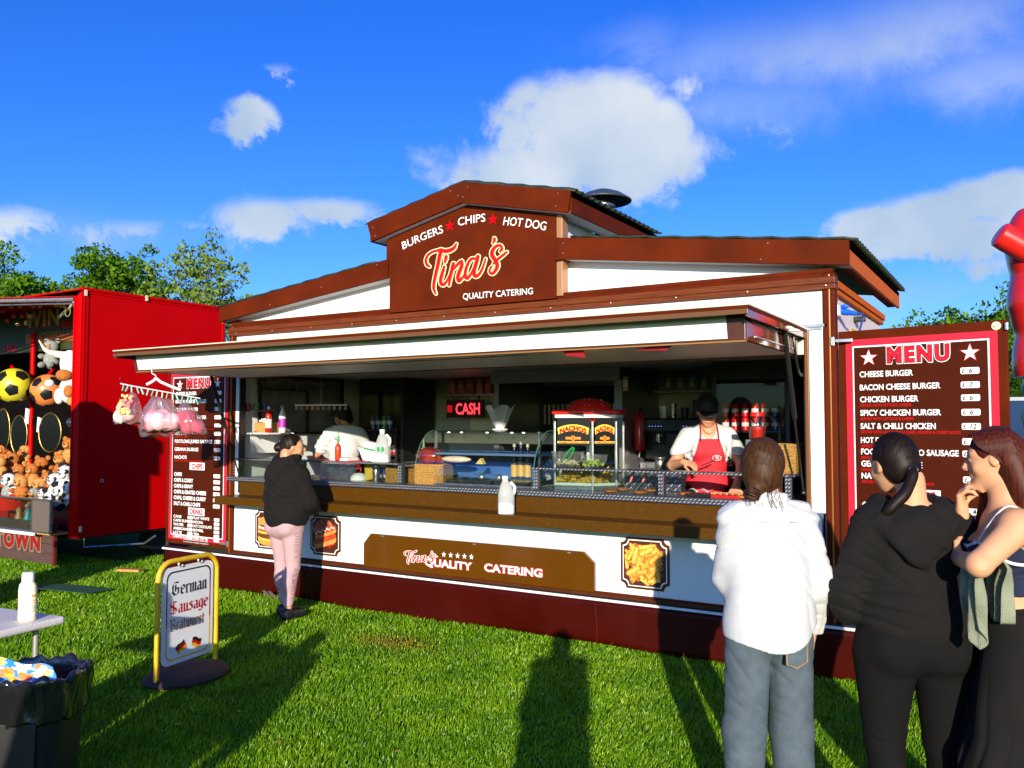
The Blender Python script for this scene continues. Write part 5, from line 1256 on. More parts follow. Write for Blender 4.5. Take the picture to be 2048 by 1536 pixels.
def salad(loc, label, col, col2, r, big=False):
    rnd = random.Random(int(loc[0] * 100)); mb = MB()
    for i in range(120):
        a = rnd.uniform(0, 6.28); rr = r * .78 * math.sqrt(rnd.random()); p = Vector((rr * math.cos(a), rr * math.sin(a), .025 + rnd.uniform(0, .045) * (1.1 - rr / r)))
        u = Vector((rnd.gauss(0, 1), rnd.gauss(0, 1), rnd.gauss(0, .5))).normalized() * (.030 if big else .024); v = u.cross(Vector((0, 0, 1))).normalized() * (.012 if big else .003)
        mb.add([p - u, p + v, p + u, p - v + Vector((0, 0, .006))], [(0, 1, 2, 3)])
    bw = MB().lathe([(r * .45, 0), (r * .75, .02), (r * .95, .06), (r * 1.05, r * 1.0), (r * 1.08, r * 1.02)], (0, 0, 0), 26, cap=False)
    t = item('glass_bowl', 'clear bowl of ' + label, 'bowl', [('bowl_wall', bw, glass_mat('bowl_clear', (.93, .96, .96), .25, .08, (.9, .9, .9)), SM)], loc)
    s = mb.build('salad', mat('salad_' + label[:5], col, .5, col2=col2, vscale=30), None, kind='stuff'); s['label'] = 'loose ' + label; s.location = loc
salad((3.90, .06, SH + .002), 'shredded white onion with green tongs', (.80, .76, .50), (.62, .58, .25), .125)
salad((4.13, .07, SH + .002), 'bright green lettuce right of the onion bowl', (.45, .62, .05), (.20, .45, .03), .105, True)
item('green_tongs', 'green plastic tongs stuck in the onion bowl', 'tongs', [('tong_arm', MB().tube([(-.04, 0, .05), (.03, -.02, .13), (.075, -.02, .165)], [.010, .012, .014], 8, flat=.5), GREENP, SM), ('tong_arm', MB().tube([(.0, .02, .05), (.055, 0, .11), (.08, -.01, .16)], [.008, .010, .012], 8, flat=.5), GREENP, SM)], (3.90, .03, SH))
# griddle food
def patty(loc, label, col=(.42, .12, .02)):
    rnd = random.Random(int(loc[0] * 991)); mb = MB(); mb.grid(lambda a, b: tuple([(.055 + .004 * math.sin(a * 37)) * math.sin(b * math.pi) ** .45 * math.cos(6.283 * a), (.055 + .004 * math.sin(a * 29)) * math.sin(b * math.pi) ** .45 * math.sin(6.283 * a), .012 - .012 * math.cos(b * math.pi)]), 22, 8, wrap=True)
    item('fritter', label, 'fritter', [('crumb', mb, mat('crumb', col, .6, var=.4, vscale=60, bump=1, bscale=90), SM)], loc)
for i, (x, y, l) in enumerate(((4.26, .10, 'crumbed fritter on the work top, leftmost below the nacho warmer'), (4.32, .20, 'crumbed fritter lying behind the leftmost one'), (4.50, .11, 'crumbed fritter left of the tread plate post'), (4.56, .19, 'crumbed fritter just behind the one by the post'), (5.30, .12, 'stack of golden fritters by the red tray'), (5.38, .16, 'golden fritter at the right of the red tray'), (4.86, .14, 'golden fritter left of the black foam tray'))):
    patty((x, y, WT + .001 + (.012 if i in (1, 3) else 0)), l)
item('black_tray', 'black tray holding folded white paper', 'tray', [('tray', MB().box(-.10, -.06, 0, .10, .06, .02), BLACK, {}), ('paper', MB().grid(lambda a, b: (-.09 + .18 * a, -.05 + .1 * b, .03 + .025 * abs(math.sin(a * 7 + b))), 14, 6), wc, {})], (4.98, .12, WT + .001))
item('red_tray', 'shallow red tray of chopped food on the counter', 'tray', [('tray', MB().box(-.12, -.06, 0, .12, .06, .018), REDP, {}), ('food', MB().grid(lambda a, b: (-.11 + .22 * a, -.05 + .1 * b, .028 + .01 * math.sin(a * 31) * math.cos(b * 17)), 20, 8), mat('chopped', (.6, .30, .12), .6, var=.5, vscale=60), {})], (5.18, .13, WT + .001))
for x, y, l in ((4.40, .16, 'red handled tongs leaning left beside the warmer'), (4.48, .22, 'red handled spatula rising by the tread plate')):
    item('red_handle_tool', l, 'tongs', [('tool_handle', MB().tube([(0, 0, .08), (.03, .02, .17)], .012, 8), REDP, SM), ('tool_blade', MB().tube([(0, 0, .08), (-.05, -.04, .01)], .006, 6), STEEL, SM)], (x, y, WT + .005))
MB().box(4.24, .42, 1.17, 4.72, .44, 1.33).build('tread_backsplash', TREAD, T)
mb = MB()
for i in range(15):
    for j in range(5): mb.obox((4.26 + i * .032, .417, 1.185 + j * .032), (.010, 0, .010 if (i + j) % 2 else -.010), (0, .002, 0), (-.002, 0, .002))
mb.build('tread_bars', TREADB, T, kind='stuff')
for i, x in enumerate((4.08, 4.20, 4.32)):
    bottle('steel_pot', ('left', 'middle', 'right')[i] + ' of three steel milk pots on the back counter', 'pot', (x, 1.60, 1.281), .11 - .01 * i, .05, STEEL, STEEL, cap_h=.004, cap_r=.05, neck=1.0)
basket('wicker_basket', 'wicker basket beside the right pillar', 'basket', (5.58, .20, SH + .001), .10, .10, .20)
jarp = item('sweet_jar', 'clear jar with red lid behind the head of the woman in white', 'jar', [('jar_wall', MB().lathe([(.05, 0), (.055, .02), (.055, .14), (.045, .165)], (0, 0, 0), 20), GLASS, SM), ('jar_lid', MB().lathe([(.05, .166), (.05, .19), (.045, .195)], (0, 0, 0), 20), REDP, SM), ('sweets', MB().lathe([(.045, .01), (.05, .09), (.0, .10)], (0, 0, 0), 16), KET, SM)], (5.42, .08, SH + .24)); 
item('steel_stand', 'steel block carrying the jar with red lid', 'stand', [('block', MB().box(-.07, -.05, 0, .07, .05, .238), STEEL, {})], (5.42, .08, SH + .001))

# --- CASH light sign
C_ = thing('cash_sign', 'red lit CASH sign on the back wall', 'sign', (1.62, 1.90, 1.88))
MB().box(-.25, 0, -.10, .25, .03, .10).build('sign_box', mat('sign_dark_red', (.05, .001, .002), .5), C_)
text('CASH', .175, (.045, -.003, -.062), UX, UZ, mat('neon_red', (.9, .05, .06), .4, emit=(1, .04, .06), estr=1.6), C_, off=.02, width=.33, align='C')
MB().box(-.235, -.004, -.04, -.17, -.001, .04).build('sign_window', mat('neon_dim', (.5, .01, .02), .4, emit=(1, .01, .02), estr=.35), C_)
# --- bread packs on the back shelf and other rows
pk = thing('bread_pack', 'red topped bag of buns, leftmost on the back shelf', 'bread pack', (1.34, 2.08, 2.046), 0, 'bags of buns on the back shelf')
mb = MB(); mb.grid(lambda a, b: (.055 * math.copysign(abs(math.cos(6.283 * a)) ** .6, math.cos(6.283 * a)) * (1 - .4 * b * b), .05 * math.copysign(abs(math.sin(6.283 * a)) ** .6, math.sin(6.283 * a)), .16 * b), 20, 7, wrap=True); mb.build('pack_wall', mat('bun_pack', (.75, .34, .12), .15, col2=(.60, .06, .05), vscale=14, coat=.5), pk, smooth=True)
MB().box(-.035, -.052, .07, .035, -.048, .12).build('pack_label', mat('pack_lab', (.80, .30, .35), .3), pk)
mb = MB(); mb.sph((0, 0, .165), (.055, .035, .022), 10, 6); mb.build('pack_top', mat('pack_red', (.90, .02, .02), .2, coat=.5), pk, smooth=True)
for i in range(1, 8): clone(pk, (1.34 + i * .128, 2.08, 2.046), R(random.uniform(-15, 15)), 'bag of buns number %s along the back shelf counted from the left, red topped' % ('second', 'third', 'fourth', 'fifth', 'sixth', 'seventh', 'last')[i - 1])
cf = thing('coffee_bag', 'dark grey coffee bag with pale cup print, leftmost on the right shelf', 'coffee bag', (3.98, 2.12, 2.036), 0, 'coffee bags on the right shelf')
MB().grid(lambda a, b: (.055 * math.copysign(abs(math.cos(6.283 * a)) ** .5, math.cos(6.283 * a)), .035 * math.copysign(abs(math.sin(6.283 * a)) ** .5, math.sin(6.283 * a)) * (1 - .8 * b), .17 * b), 18, 6, wrap=True).build('bag_wall', mat('coffee_bag_grey', (.30, .34, .40), .3), cf, smooth=True)
mb = MB(); mb.prism([(-.02, .04), (.02, .04), (.026, .09), (-.026, .09)], (0, -.039, 0), UX, UZ, (0, .002, 0)); mb.prism([(-.018, .10), (.018, .10), (.015, .13), (-.015, .13)], (0, -.030, 0), UX, UZ, (0, .002, 0)); mb.build('bag_print', mat('bag_print_grey', (.80, .85, .9), .4), cf)
for i in range(1, 5): clone(cf, (3.98 + i * .125, 2.12, 2.036), R(random.uniform(-8, 8)), 'dark coffee bag with pale print, %s from the left on the right shelf' % ('second', 'third', 'fourth', 'fifth')[i - 1])
bottle('red_canister', 'red canister beside the coffee bags at the fridge', 'canister', (4.80, 2.1, 2.036), .15, .04, KET, KET, cap_r=.03)
bottle('brown_canister', 'brown tub between the coffee bags and the red canister', 'canister', (4.68, 2.1, 2.036), .08, .045, mat('tub_brown', (.08, .02, .01), .4), BLACK, cap_r=.04, neck=.9)
# fridges
def fridge(loc, label, rows, w=.66):
    f = thing('drinks_fridge', label, 'fridge', loc)
    for nm, a in (('fridge_side', (-w / 2, -.3, 0, -w / 2 + .04, .3, 1.86)), ('fridge_side', (w / 2 - .04, -.3, 0, w / 2, .3, 1.86)), ('fridge_top', (-w / 2 + .04, -.3, 1.70, w / 2 - .04, .3, 1.86)), ('fridge_base', (-w / 2 + .04, -.3, 0, w / 2 - .04, .3, .30)), ('fridge_back', (-w / 2 + .04, .27, .3, w / 2 - .04, .3, 1.70))):
        MB().box(*a).build(nm, BLACK, f, bevel=.004)
    for z in (.30, .62, .95, 1.25): MB().box(-w / 2 + .041, -.25, z + .001, w / 2 - .041, .26, z + .014).build('fridge_shelf', DARKST, f)
    MB().box(-w / 2 + .045, -.292, .31, w / 2 - .045, -.287, 1.69).build('glass_door', FGLASS, f)
    MB().box(w / 2 - .09, -.33, .7, w / 2 - .07, -.301, 1.3).build('door_handle', DARKST, f)
    return f
fl = fridge((.62, 1.93, FLOOR), 'tall black drinks fridge behind the worker with her back turned', None)
fr2 = fridge((5.08, 1.40, FLOOR), 'tall black drinks fridge at the right of the coffee machine', None)
def can(loc, col, label, group, cyl=(.031, .115), n=None):
    t = thing('drink_can', label, 'can', loc, random.uniform(0, 6), group); r, h = cyl
    MB().lathe([(r * .8, 0), (r, .006), (r, h - .01), (r * .85, h)], (0, 0, 0), 14).build('can_wall', mat('can_' + col[0], col[1], .25, metal=.3), t, smooth=True)
    MB().lathe([(r * 1.004, h * .35), (r * 1.004, h * .62)], (0, 0, 0), 14, cap=False).build('can_print', mat('can_pr_' + col[0], col[2], .3), t, smooth=True)
    return t
CR = ('red', (.62, .01, .015), (.80, .65, .62)); CO = ('orange', (.75, .20, .03), (.5, .1, .02)); CB = ('blue', (.02, .06, .30), (.6, .6, .65)); CG = ('green', (.02, .22, .10), (.6, .6, .5)); CGO = ('gold', (.55, .30, .04), (.6, .1, .05))
gr = 'cans in the right fridge'
for k, (z, cols, h) in enumerate(((1.265, [CR] * 5 + [CB], 2), (.965, [CO, CR, CR, CGO, CO, CR], 1), (.635, [CO, CGO, CR, CO], 1))):
    for j in range(h):
        for i, c in enumerate(cols):
            can((4.84 + i * .085, 1.20, FLOOR + z + .001 + j * .118), c, '%s can, %s from left%s on the %s right fridge shelf' % (c[0], ('first', 'second', 'third', 'fourth', 'fifth', 'sixth')[i], ('', ' in the stacked row')[j], ('upper', 'middle', 'lower')[k]), gr)
gr = 'cans and bottles in the left fridge'
for k, (z, cols) in enumerate(((1.265, [CB, CB, CG, CB]), (.965, [CGO, CG, CG, CR, CR]), (.635, [CB, CB, CB, CB, CR]))):
    for i, c in enumerate(cols): can((.42 + i * .085, 1.73, FLOOR + z), c, '%s drink, %s from the left on the %s shelf of the left fridge' % (c[0], ('first', 'second', 'third', 'fourth', 'fifth')[i], ('upper', 'middle', 'lower')[k]), gr, (.031, .16 if k != 1 else .118))
# coffee machine
cm = thing('coffee_machine', 'black two group coffee machine behind the worker in the red apron', 'coffee machine', (4.20, 1.85, 1.281))
MB().box(-.33, -.12, .08, .33, .25, .45).build('machine_body', BLACK, cm, bevel=.02); MB().box(-.36, -.22, .34, .36, .25, .48).build('machine_top', DARKST, cm, bevel=.02); MB().box(-.33, -.24, .0, .33, .25, .06).build('drip_tray', STEEL, cm, bevel=.005)
for x in (-.16, .14):
    MB().lathe([(.035, .24), (.04, .33)], (x, -.18, 0), 16).build('group_head', STEEL, cm, smooth=True); MB().tube([(x, -.18, .25), (x, -.34, .23)], .014, 8).build('portafilter', BLACK, cm, smooth=True)
mb = MB()
for i in range(5): mb.box(-.24 + i * .03, -.224, .40, -.235 + i * .03, -.221, .405); mb.box(.10 + i * .03, -.224, .40, .105 + i * .03, -.221, .405)
mb.build('button_light', mat('led_blue', (.2, .3, 1), .3, emit=(.2, .35, 1), estr=2), cm)
mb = MB(); mb.tube([(.31, -.2, .34), (.33, -.26, .1)], .007, 6); mb.tube([(-.31, -.2, .34), (-.33, -.26, .1)], .007, 6); mb.build('steam_wand', STEEL, cm)
for i, (x, h, c) in enumerate(((4.02, .12, wc), (4.12, .14, STEEL), (4.24, .10, DARKST), (4.36, .17, mat('cup_brown', (.10, .045, .02), .5)), (4.46, .20, mat('cup_brown', (.10, .045, .02), .5)))):
    item('cup_stack', ('white', 'steel', 'dark', 'shorter brown', 'taller brown')[i] + ' stack of cups on top of the coffee machine', 'cups', [('cup_wall', MB().lathe([(.03, 0), (.04, h)], (0, 0, 0), 14), c, SM)], (x, 1.85, 1.281 + .481))
# extinguisher
ex = thing('fire_extinguisher', 'red fire extinguisher on the hood post', 'extinguisher', (3.86, 1.62, 1.45))
MB().lathe([(.05, 0), (.055, .02), (.055, .30), (.03, .36), (.015, .38)], (0, 0, 0), 16).build('cylinder', REDP, ex, smooth=True); MB().box(-.02, -.05, .381, .02, .03, .42).build('valve', BLACK, ex); MB().tube([(0, -.03, .40), (.05, -.06, .3), (.05, -.06, .1)], .008, 6).build('hose', BLACK, ex)
MB().box(3.81, 1.36, 2.02, 3.86, 1.362, 2.15).build('notice_card', LWHITE, T); text('FIRE', .03, (3.812, 1.3595, 2.03), UX, UZ, LREDD, T, off=.03); text('FIRE', .03, (3.812, 1.3595, 2.12), UX, UZ, LREDD, T, off=.03)
# hanging peg rails inside
def pegrail(loc, rz, label, L=.36, white=LWHITE, cols=((.1, .45, .25), (.6, .2, .1), (.7, .6, .1), (.6, .05, .15)), n=10, hook=.30):
    t = thing('peg_rail', label, 'peg rail', loc, rz)
    MB().box(-L, -.012, -.006, L, .012, .006).build('rail_bar', white, t, bevel=.003)
    MB().tube([(0, 0, .006), (0, 0, hook)], .002, 5).build('hook_wire', white, t)
    for i in range(n):
        x = -L + .02 + i * (2 * L - .04) / (n - 1); MB().prism([(-.012, 0), (.012, 0), (.016, -.045), (-.016, -.045)], (x, -.01, -.008), UX, UZ, (0, .02, 0)).build('peg', mat('peg%d' % (i % len(cols)), cols[i % len(cols)], .4), t)
    return t
pegrail((.72, .55, 1.905), R(18), 'white peg rail of coloured pegs hanging inside above the worker', .30, cols=((.30, .15, .06), (.08, .22, .12), (.35, .08, .05), (.30, .26, .08)), hook=.33)

# ------------------------------------------------------------------ candy floss bags on the hanger
HG = Vector((.565, -1.27, 1.975)); 
tt = thing('candy_hanger', 'white clip hanger with green pegs hanging from the left corner of the raised hatch', 'hanger', HG, YAW + R(6))
PEG = mat('peg_green', (.12, .50, .38), .4)
bar = lambda x: Vector((x, 0, .10 - (x + .34) * .24 + .02 * math.sin(x * 3)))
MB().tube([bar(-.34 + .68 * k / 10) for k in range(11)], .011, 8, flat=.5).build('hanger_bar', LWHITE, tt, smooth=True)
MB().tube(catmull([(-.12, 0, .075), (-.06, 0, .11), (-.04, 0, .13), (.0, 0, .10), (.10, 0, .055), (.17, 0, .03)], 5), .012, 8).build('hanger_shoulder', LWHITE, tt, smooth=True)
MB().tube(catmull([(-.045, 0, .13), (-.045, 0, .155), (-.075, 0, .175), (-.078, 0, .20), (-.08, 0, .235)], 5), .004, 6).build('hook_wire', LWHITE, tt, smooth=True)
for i in range(16):
    x = -.32 + i * .042 + random.uniform(-.008, .008); b = bar(x); q_ = random.uniform(-.012, .012); MB().obox(b + Vector((0, -.004, -.030)), (.006, 0, .002), (0, .010, 0), (q_, 0, .027)).build('peg', (PEG, mat('peg_green_dark', (.03, .30, .20), .4))[i % 3 == 0], tt, bevel=.002)
PINK = mat('floss_pink', (.95, .48, .52), .8, var=.12, vscale=9, bump=1, bscale=50, sub=.2); PINK2 = mat('floss_deep', (.62, .08, .14), .8, var=.3, vscale=9, bump=1, bscale=50)
BAG = glass_mat('floss_bag', (.99, .93, .93), .22, .10, (.9, .8, .8), .08)
def flossbag(x, y, L, W, D, lean, label, floss, mt, seed):
    rnd = random.Random(seed); b = bar(x); t = thing('candy_floss_bag', label, 'candy floss', HG, YAW + R(6), 'candy floss bags on the hanger')
    ph = [rnd.uniform(0, 6) for _ in range(4)]
    def f(a, v):
        an = 6.28318 * a; r = (.10 + .90 * min(1, v * 1.6) ** .7); wr = 1 + .05 * math.sin(an * 7 + ph[0] + 4 * v) * (1 - v * .4) + .035 * math.sin(an * 13 + ph[1])
        zz = -.055 - L * v + .012 * math.sin(an * 5 + ph[2]) * v
        return (b.x + lean * v + W * r * wr * math.cos(an), y * v + D * r * wr * math.sin(an) * (1 - .5 * v ** 6), b.z + zz)
    mb = MB(); mb.grid(f, 48, 16, wrap=True); mb.add([f(i / 48, 1) for i in range(48)], [tuple(range(48))]); mb.build('bag', BAG, t, smooth=True)
    g = SDF((b.x + lean - W - .05, y - D - .05, b.z - L - .10), (b.x + lean + W + .05, y + D + .05, b.z - .02), .0085)
    for i in range(floss):
        v = rnd.uniform(.50, .88); cx = b.x + lean * v + rnd.uniform(-.55, .55) * W; cy = y * v + rnd.uniform(-.4, .4) * D; rr = rnd.uniform(.52, .70) * min(W, D * 1.6)
        g.ell((cx, cy, b.z - .055 - L * v), (rr, min(rr, D * .75), rr * 1.05), .010)
    if floss:
        link('floss', g.mesh('floss', mt), t)
    return t
flossbag(-.24, -.02, .27, .115, .06, -.03, 'leftmost candy floss bag with orange printed cartoon-free wrapper', 3, mat('floss_pale', (.85, .60, .55), .8, var=.3, vscale=10), 1) if False else None
fb = flossbag(-.24, -.02, .27, .115, .06, -.03, 'leftmost candy floss bag, white with an orange print', 3, mat('floss_pale', (.88, .62, .58), .8, var=.15, vscale=10), 1)
mb = MB(); rnd = random.Random(6)
for i in range(46):
    a, c = rnd.uniform(-.06, .05), rnd.uniform(-.24, -.08); s = rnd.uniform(.008, .02); p = bar(-.24) + Vector((a - .02, -.080 - .0004 * i, c)); mb.add([p + Vector((s * math.cos(k), 0, s * math.sin(k))) for k in (0, 1.3, 2.4, 3.9, 5.1)], [(0, 1, 2, 3, 4)], rnd.choice((0, 0, 1, 2)))
mb.build('bag_print', [mat('print_orange', (.85, .28, .03), .4), mat('print_yellow', (.85, .60, .08), .4), mat('print_red', (.7, .05, .04), .4)], fb)
flossbag(-.06, -.05, .30, .085, .07, .0, 'pink candy floss bag right of the printed one', 4, PINK, 2)
flossbag(.06, -.07, .27, .115, .08, .01, 'biggest pink candy floss bag in the middle of the bunch', 6, PINK, 3)
flossbag(.20, -.01, .28, .12, .07, .09, 'right hand candy floss bag leaning outward, darker pink', 4, PINK2, 4)
flossbag(-.02, .06, .34, .20, .06, .03, 'wide candy floss bag at the back of the bunch', 6, PINK2, 5)

# ------------------------------------------------------------------ swing sign on the grass
sg = (at_z(430, 1336) + at_z(312, 1380)) / 2; dirv = at_z(430, 1336) - at_z(312, 1380); SWW = dirv.length; rz = math.atan2(dirv.y, dirv.x)
SB = thing('swing_sign', 'yellow tube pavement sign for German sausage standing on the grass', 'pavement sign', sg, rz)
hw, ht = SWW / 2, .80
def arch(hw, ht, r, n=6):
    P = [(-hw, 0, .02), (-hw, 0, ht - r)]
    P += [(-hw + r - r * math.cos(t), 0, ht - r + r * math.sin(t)) for t in np.linspace(.2, math.pi / 2, n)]
    P += [(hw - r + r * math.sin(t), 0, ht - r + r * math.cos(t)) for t in np.linspace(0, math.pi / 2 - .2, n)]
    return P + [(hw, 0, ht - r), (hw, 0, .02)]
MB().tube(arch(hw, ht, .11), .0175, 10, up=(0, 1, 0)).build('tube_frame', YEL, SB, smooth=True)
def rr(w, h, r, z0, inset=0.):
    w, h = w - inset, h - inset * 2; P = []
    for cx, cz, a0 in ((w - r, z0 + inset + h - r, 0), (-w + r, z0 + inset + h - r, 90), (-w + r, z0 + inset + r, 180), (w - r, z0 + inset + r, 270)):
        P += [(cx + r * math.cos(R(a0 + k * 22.5)), cz + r * math.sin(R(a0 + k * 22.5))) for k in range(5)]
    return P
pw_, ph_, pz = hw * .86, .635, .125
SWP = mat('sign_white', (.80, .80, .80), .35, var=.03)
Y0 = Vector((0, -.006, 0))
MB().prism(rr(pw_, ph_, .05, pz), Y0, UX, UZ, (0, .012, 0)).build('sign_panel', SWP, SB, bevel=.001)
for s0, s1, m in ((.0, .40, mat('line_gold', (.80, .45, .03), .4)), (.40, .75, LREDD), (.75, 1.0, LBLACK)):
    # border line in three colours, bottom to top
    O = rr(pw_, ph_, .05, pz, .028); I = rr(pw_, ph_, .045, pz, .038); n = len(O); mb = MB()
    for k in range(n):
        a, b, c, d_ = O[k], O[(k + 1) % n], I[(k + 1) % n], I[k]; lo, hi = pz + ph_ * s0, pz + ph_ * s1
        cl = lambda p: (p[0], min(max(p[1], lo), hi)); q = [cl(p) for p in (a, b, c, d_)]
        if abs(a[1] - b[1]) < .3 and not (lo <= (a[1] + b[1]) / 2 <= hi): continue
        if abs(q[0][1] - q[1][1]) < 1e-5 and abs(a[1] - b[1]) > 1e-5 and abs(q[2][1] - q[3][1]) < 1e-5: continue
        mb.add([(p[0], -.0072, p[1]) for p in q], [(0, 1, 2, 3)])
    if mb.v: mb.build('border_line', m, SB)
for x in (-.09, .09):
    MB().tube([(x, 0, ht), (x, 0, ht + .018)], .007, 6).build('hook', BLACK, SB); MB().tube(catmull([(x, 0, ht - .015), (x, 0, ht - .035), (x + .02, -.01, ht - .045), (x + .022, -.012, ht - .03)], 4), .005, 6).build('hook', ALU, SB)
# blackletter words drawn with a broad nib
BLK = {
 'G': [[(.75, .95), (.35, 1.0), (.12, .78), (.12, .25), (.35, .02), (.72, .10), (.74, .50)], [(.45, .52), (.85, .52)], [(.42, .80), (.42, .30)]],
 'S': [[(.78, .92), (.35, 1.0), (.15, .80), (.25, .60), (.65, .45), (.80, .25), (.60, .02), (.12, .10)], [(.45, .85), (.50, .20)]],
 'B': [[(.12, 1.0), (.30, .90), (.30, .0)], [(.30, .92), (.65, 1.0), (.78, .80), (.60, .55), (.32, .50)], [(.60, .54), (.85, .40), (.80, .12), (.55, .0), (.12, .06)]],
 'e': [[(.48, .62), (.28, .68), (.12, .52), (.12, .15), (.28, .0), (.50, .10)], [(.48, .60), (.46, .42), (.16, .34)]],
 'r': [[(.05, .60), (.18, .66), (.18, .04), (.28, .0)], [(.20, .58), (.36, .68), (.46, .58)]],
 'm': [[(.05, .60), (.16, .66), (.16, .04), (.24, .0)], [(.18, .56), (.38, .68), (.44, .56), (.44, .04), (.52, .0)], [(.46, .56), (.66, .68), (.72, .56), (.72, .04), (.82, .0)]],
 'a': [[(.12, .58), (.35, .68), (.46, .55), (.46, .08), (.56, .0)], [(.46, .40), (.18, .34), (.12, .14), (.24, .0), (.46, .12)]],
 'n': [[(.05, .60), (.16, .66), (.16, .04), (.24, .0)], [(.18, .56), (.40, .68), (.46, .56), (.46, .04), (.56, .0)]],
 'u': [[(.08, .66), (.15, .58), (.15, .12), (.28, .0), (.44, .12)], [(.44, .66), (.46, .06), (.56, .0)]],
 's': [[(.48, .60), (.26, .68), (.14, .54), (.40, .34), (.46, .14), (.28, .0), (.08, .08)]],
 'g': [[(.46, .66), (.24, .66), (.12, .50), (.12, .18), (.26, .04), (.44, .14)], [(.46, .66), (.46, -.12), (.30, -.26), (.08, -.18)]],
 't': [[(.22, .88), (.20, .12), (.32, .0), (.44, .08)], [(.06, .64), (.42, .64)]],
 'w': [[(.08, .68), (.14, .56), (.14, .10), (.28, .0), (.42, .12)], [(.40, .68), (.42, .56), (.42, .10), (.56, .0), (.72, .14), (.74, .50), (.66, .68)]],
}
ADV = {'G': .95, 'S': .92, 'B': .98, 'e': .55, 'r': .48, 'm': .86, 'a': .60, 'n': .60, 'u': .60, 's': .54, 'g': .60, 't': .48, 'w': .84}
def black(s, x0, x1, z, h, m):
    W = sum(ADV[c] for c in s); sx = (x1 - x0) / W; mb = MB(); x = x0; ly = 0
    nb = Vector((math.cos(R(35)) * .095, math.sin(R(35)) * .085))
    for c in s:
        for st in BLK[c]:
            for a, b in zip(st[:-1], st[1:]):
                a, b = Vector(a), Vector(b); pts = [a - nb, a + nb, b + nb, b - nb]
                if (b - a).x * nb.y - (b - a).y * nb.x > 0: pts = pts[::-1]
                ly += .00004; mb.add([(x + p.x * sx, -.0073 - ly, z + p.y * h) for p in pts], [(0, 1, 2, 3)])
        x += ADV[c] * sx
    mb.build('lettering', m, SB)
black('German', -pw_ * .68, pw_ * .70, .575, .085, LBLACK); black('Sausage', -pw_ * .76, pw_ * .76, .455, .080, LREDD)
black('Bratwurst', -pw_ * .74, pw_ * .62, .345, .075, mat('lettering_gold_brown', (.50, .16, .03), .4))
for cx, a in ((-.065, .55), (.075, -.25)):
    for k, m in enumerate((mat('line_gold', (.80, .45, .03), .4), LREDD, LBLACK)):
        MB().grid(lambda u, v: (cx + (u - .5) * .085 * math.cos(a) - ((k + v - 1.5) * .02 + .006 * math.sin(u * 6)) * math.sin(a), -.0078, .225 + (u - .5) * .085 * math.sin(a) + ((k + v - 1.5) * .020 + .006 * math.sin(u * 6)) * math.cos(a)), 8, 2).build('flag_stripe', m, SB)
mb = MB(); mb.lathe([(.30, 0), (.31, .02), (.27, .05), (.10, .06)], (0, 0, .012), 28, sy=.78); mb.build('sign_base', mat('base_rubber', (.035, .022, .018), .75, var=.3, vscale=12), SB, smooth=True)

# ------------------------------------------------------------------ folding table with a bottle
TZ = .74
tc_ = Vector((2.32, -3.92, 0)); TB = thing('folding_table', 'white plastic folding table at the left edge of the picture', 'table', (0, 0, 0))
ca = at_z(131, 1232, TZ); cb = at_z(-60, 1196, TZ)
du = (at_z(30, 1212, TZ) - ca); du.z = 0
# the far-right corner at px(131,1232); long edge runs to the lower left
e1 = (at_z(0, 1262, TZ) - ca); e1.z = 0; e1.normalize(); e2_ = Vector((-e1.y, e1.x, 0))
if e2_.dot(FW) < 0: e2_ = -e2_
LT, WD = 1.2, .62
TPL = mat('table_plastic', (.74, .68, .62), .45, var=.05, vscale=4, bump=.2, bscale=90)
far = ca; P4 = [far, far + e1 * LT, far + e1 * LT + e2_ * WD, far + e2_ * WD]
MB().prism([(0, 0), (LT, 0), (LT, WD), (0, WD)], far - UZ * .038, e1, e2_, UZ * .038).build('table_top', TPL, TB, bevel=.012)
for a, b in ((.10, .08), (.10, WD - .08), (LT - .1, .08), (LT - .1, WD - .08)):
    p = far + e1 * a + e2_ * b; MB().tube([(p.x, p.y, 0), (p.x, p.y, TZ - .039)], .0135, 10).build('leg', mat('leg_grey', (.42, .40, .36), .4, metal=.5), TB, smooth=True)
bp = at_z(54, 1240, TZ)
MY = thing('sauce_bottle', 'cream squeeze sauce bottle standing on the folding table', 'bottle', (bp.x, bp.y, TZ + .001), YAW)
CRM = mat('sauce_cream', (.80, .76, .52), .3, sub=.1)
q = .225
MB().lathe([(.040, 0), (.044, .006), (.043, .10), (.044, .145), (.040, .172), (.030, .185), (.0295, .187)], (0, 0, 0), 24, sy=.72).build('bottle_body', CRM, MY, smooth=True)
MB().lathe([(.029, .188), (.030, .20), (.028, .228), (.026, .232), (0, .233)], (0, 0, 0), 22, sy=.8).build('cap', mat('cap_white', (.82, .82, .80), .35), MY, smooth=True)
def band(a, b): an = -1.75 + 2.2 * a; return (.0447 * math.cos(an), .0447 * .72 * math.sin(an) - .0006, .03 + .105 * b)
lb = MB(); lb.grid(band, 14, 4); lb.build('label_band', mat('label_cream', (.82, .78, .60), .4), MY, smooth=True)
mb = MB()
for k, (b0, b1) in enumerate(((.80, .90), (.62, .68), (.50, .54))):
    mb.grid(lambda a, b: tuple(Vector(band(.45 + .45 * a, b0 + (b1 - b0) * b)) * 1.006), 8, 2, k % 2)
mb.build('label_print', [mat('print_orange', (.85, .28, .03), .4), mat('print_gold', (.70, .50, .05), .4)], MY)
mb = MB()
for k in range(7): mb.grid(lambda a, b: tuple(Vector(band(.42 + (.40 - .04 * (k % 3)) * a, .40 - .05 * k + .012 * b)) * 1.006), 6, 2)
mb.build('label_text', LBLACK, MY)

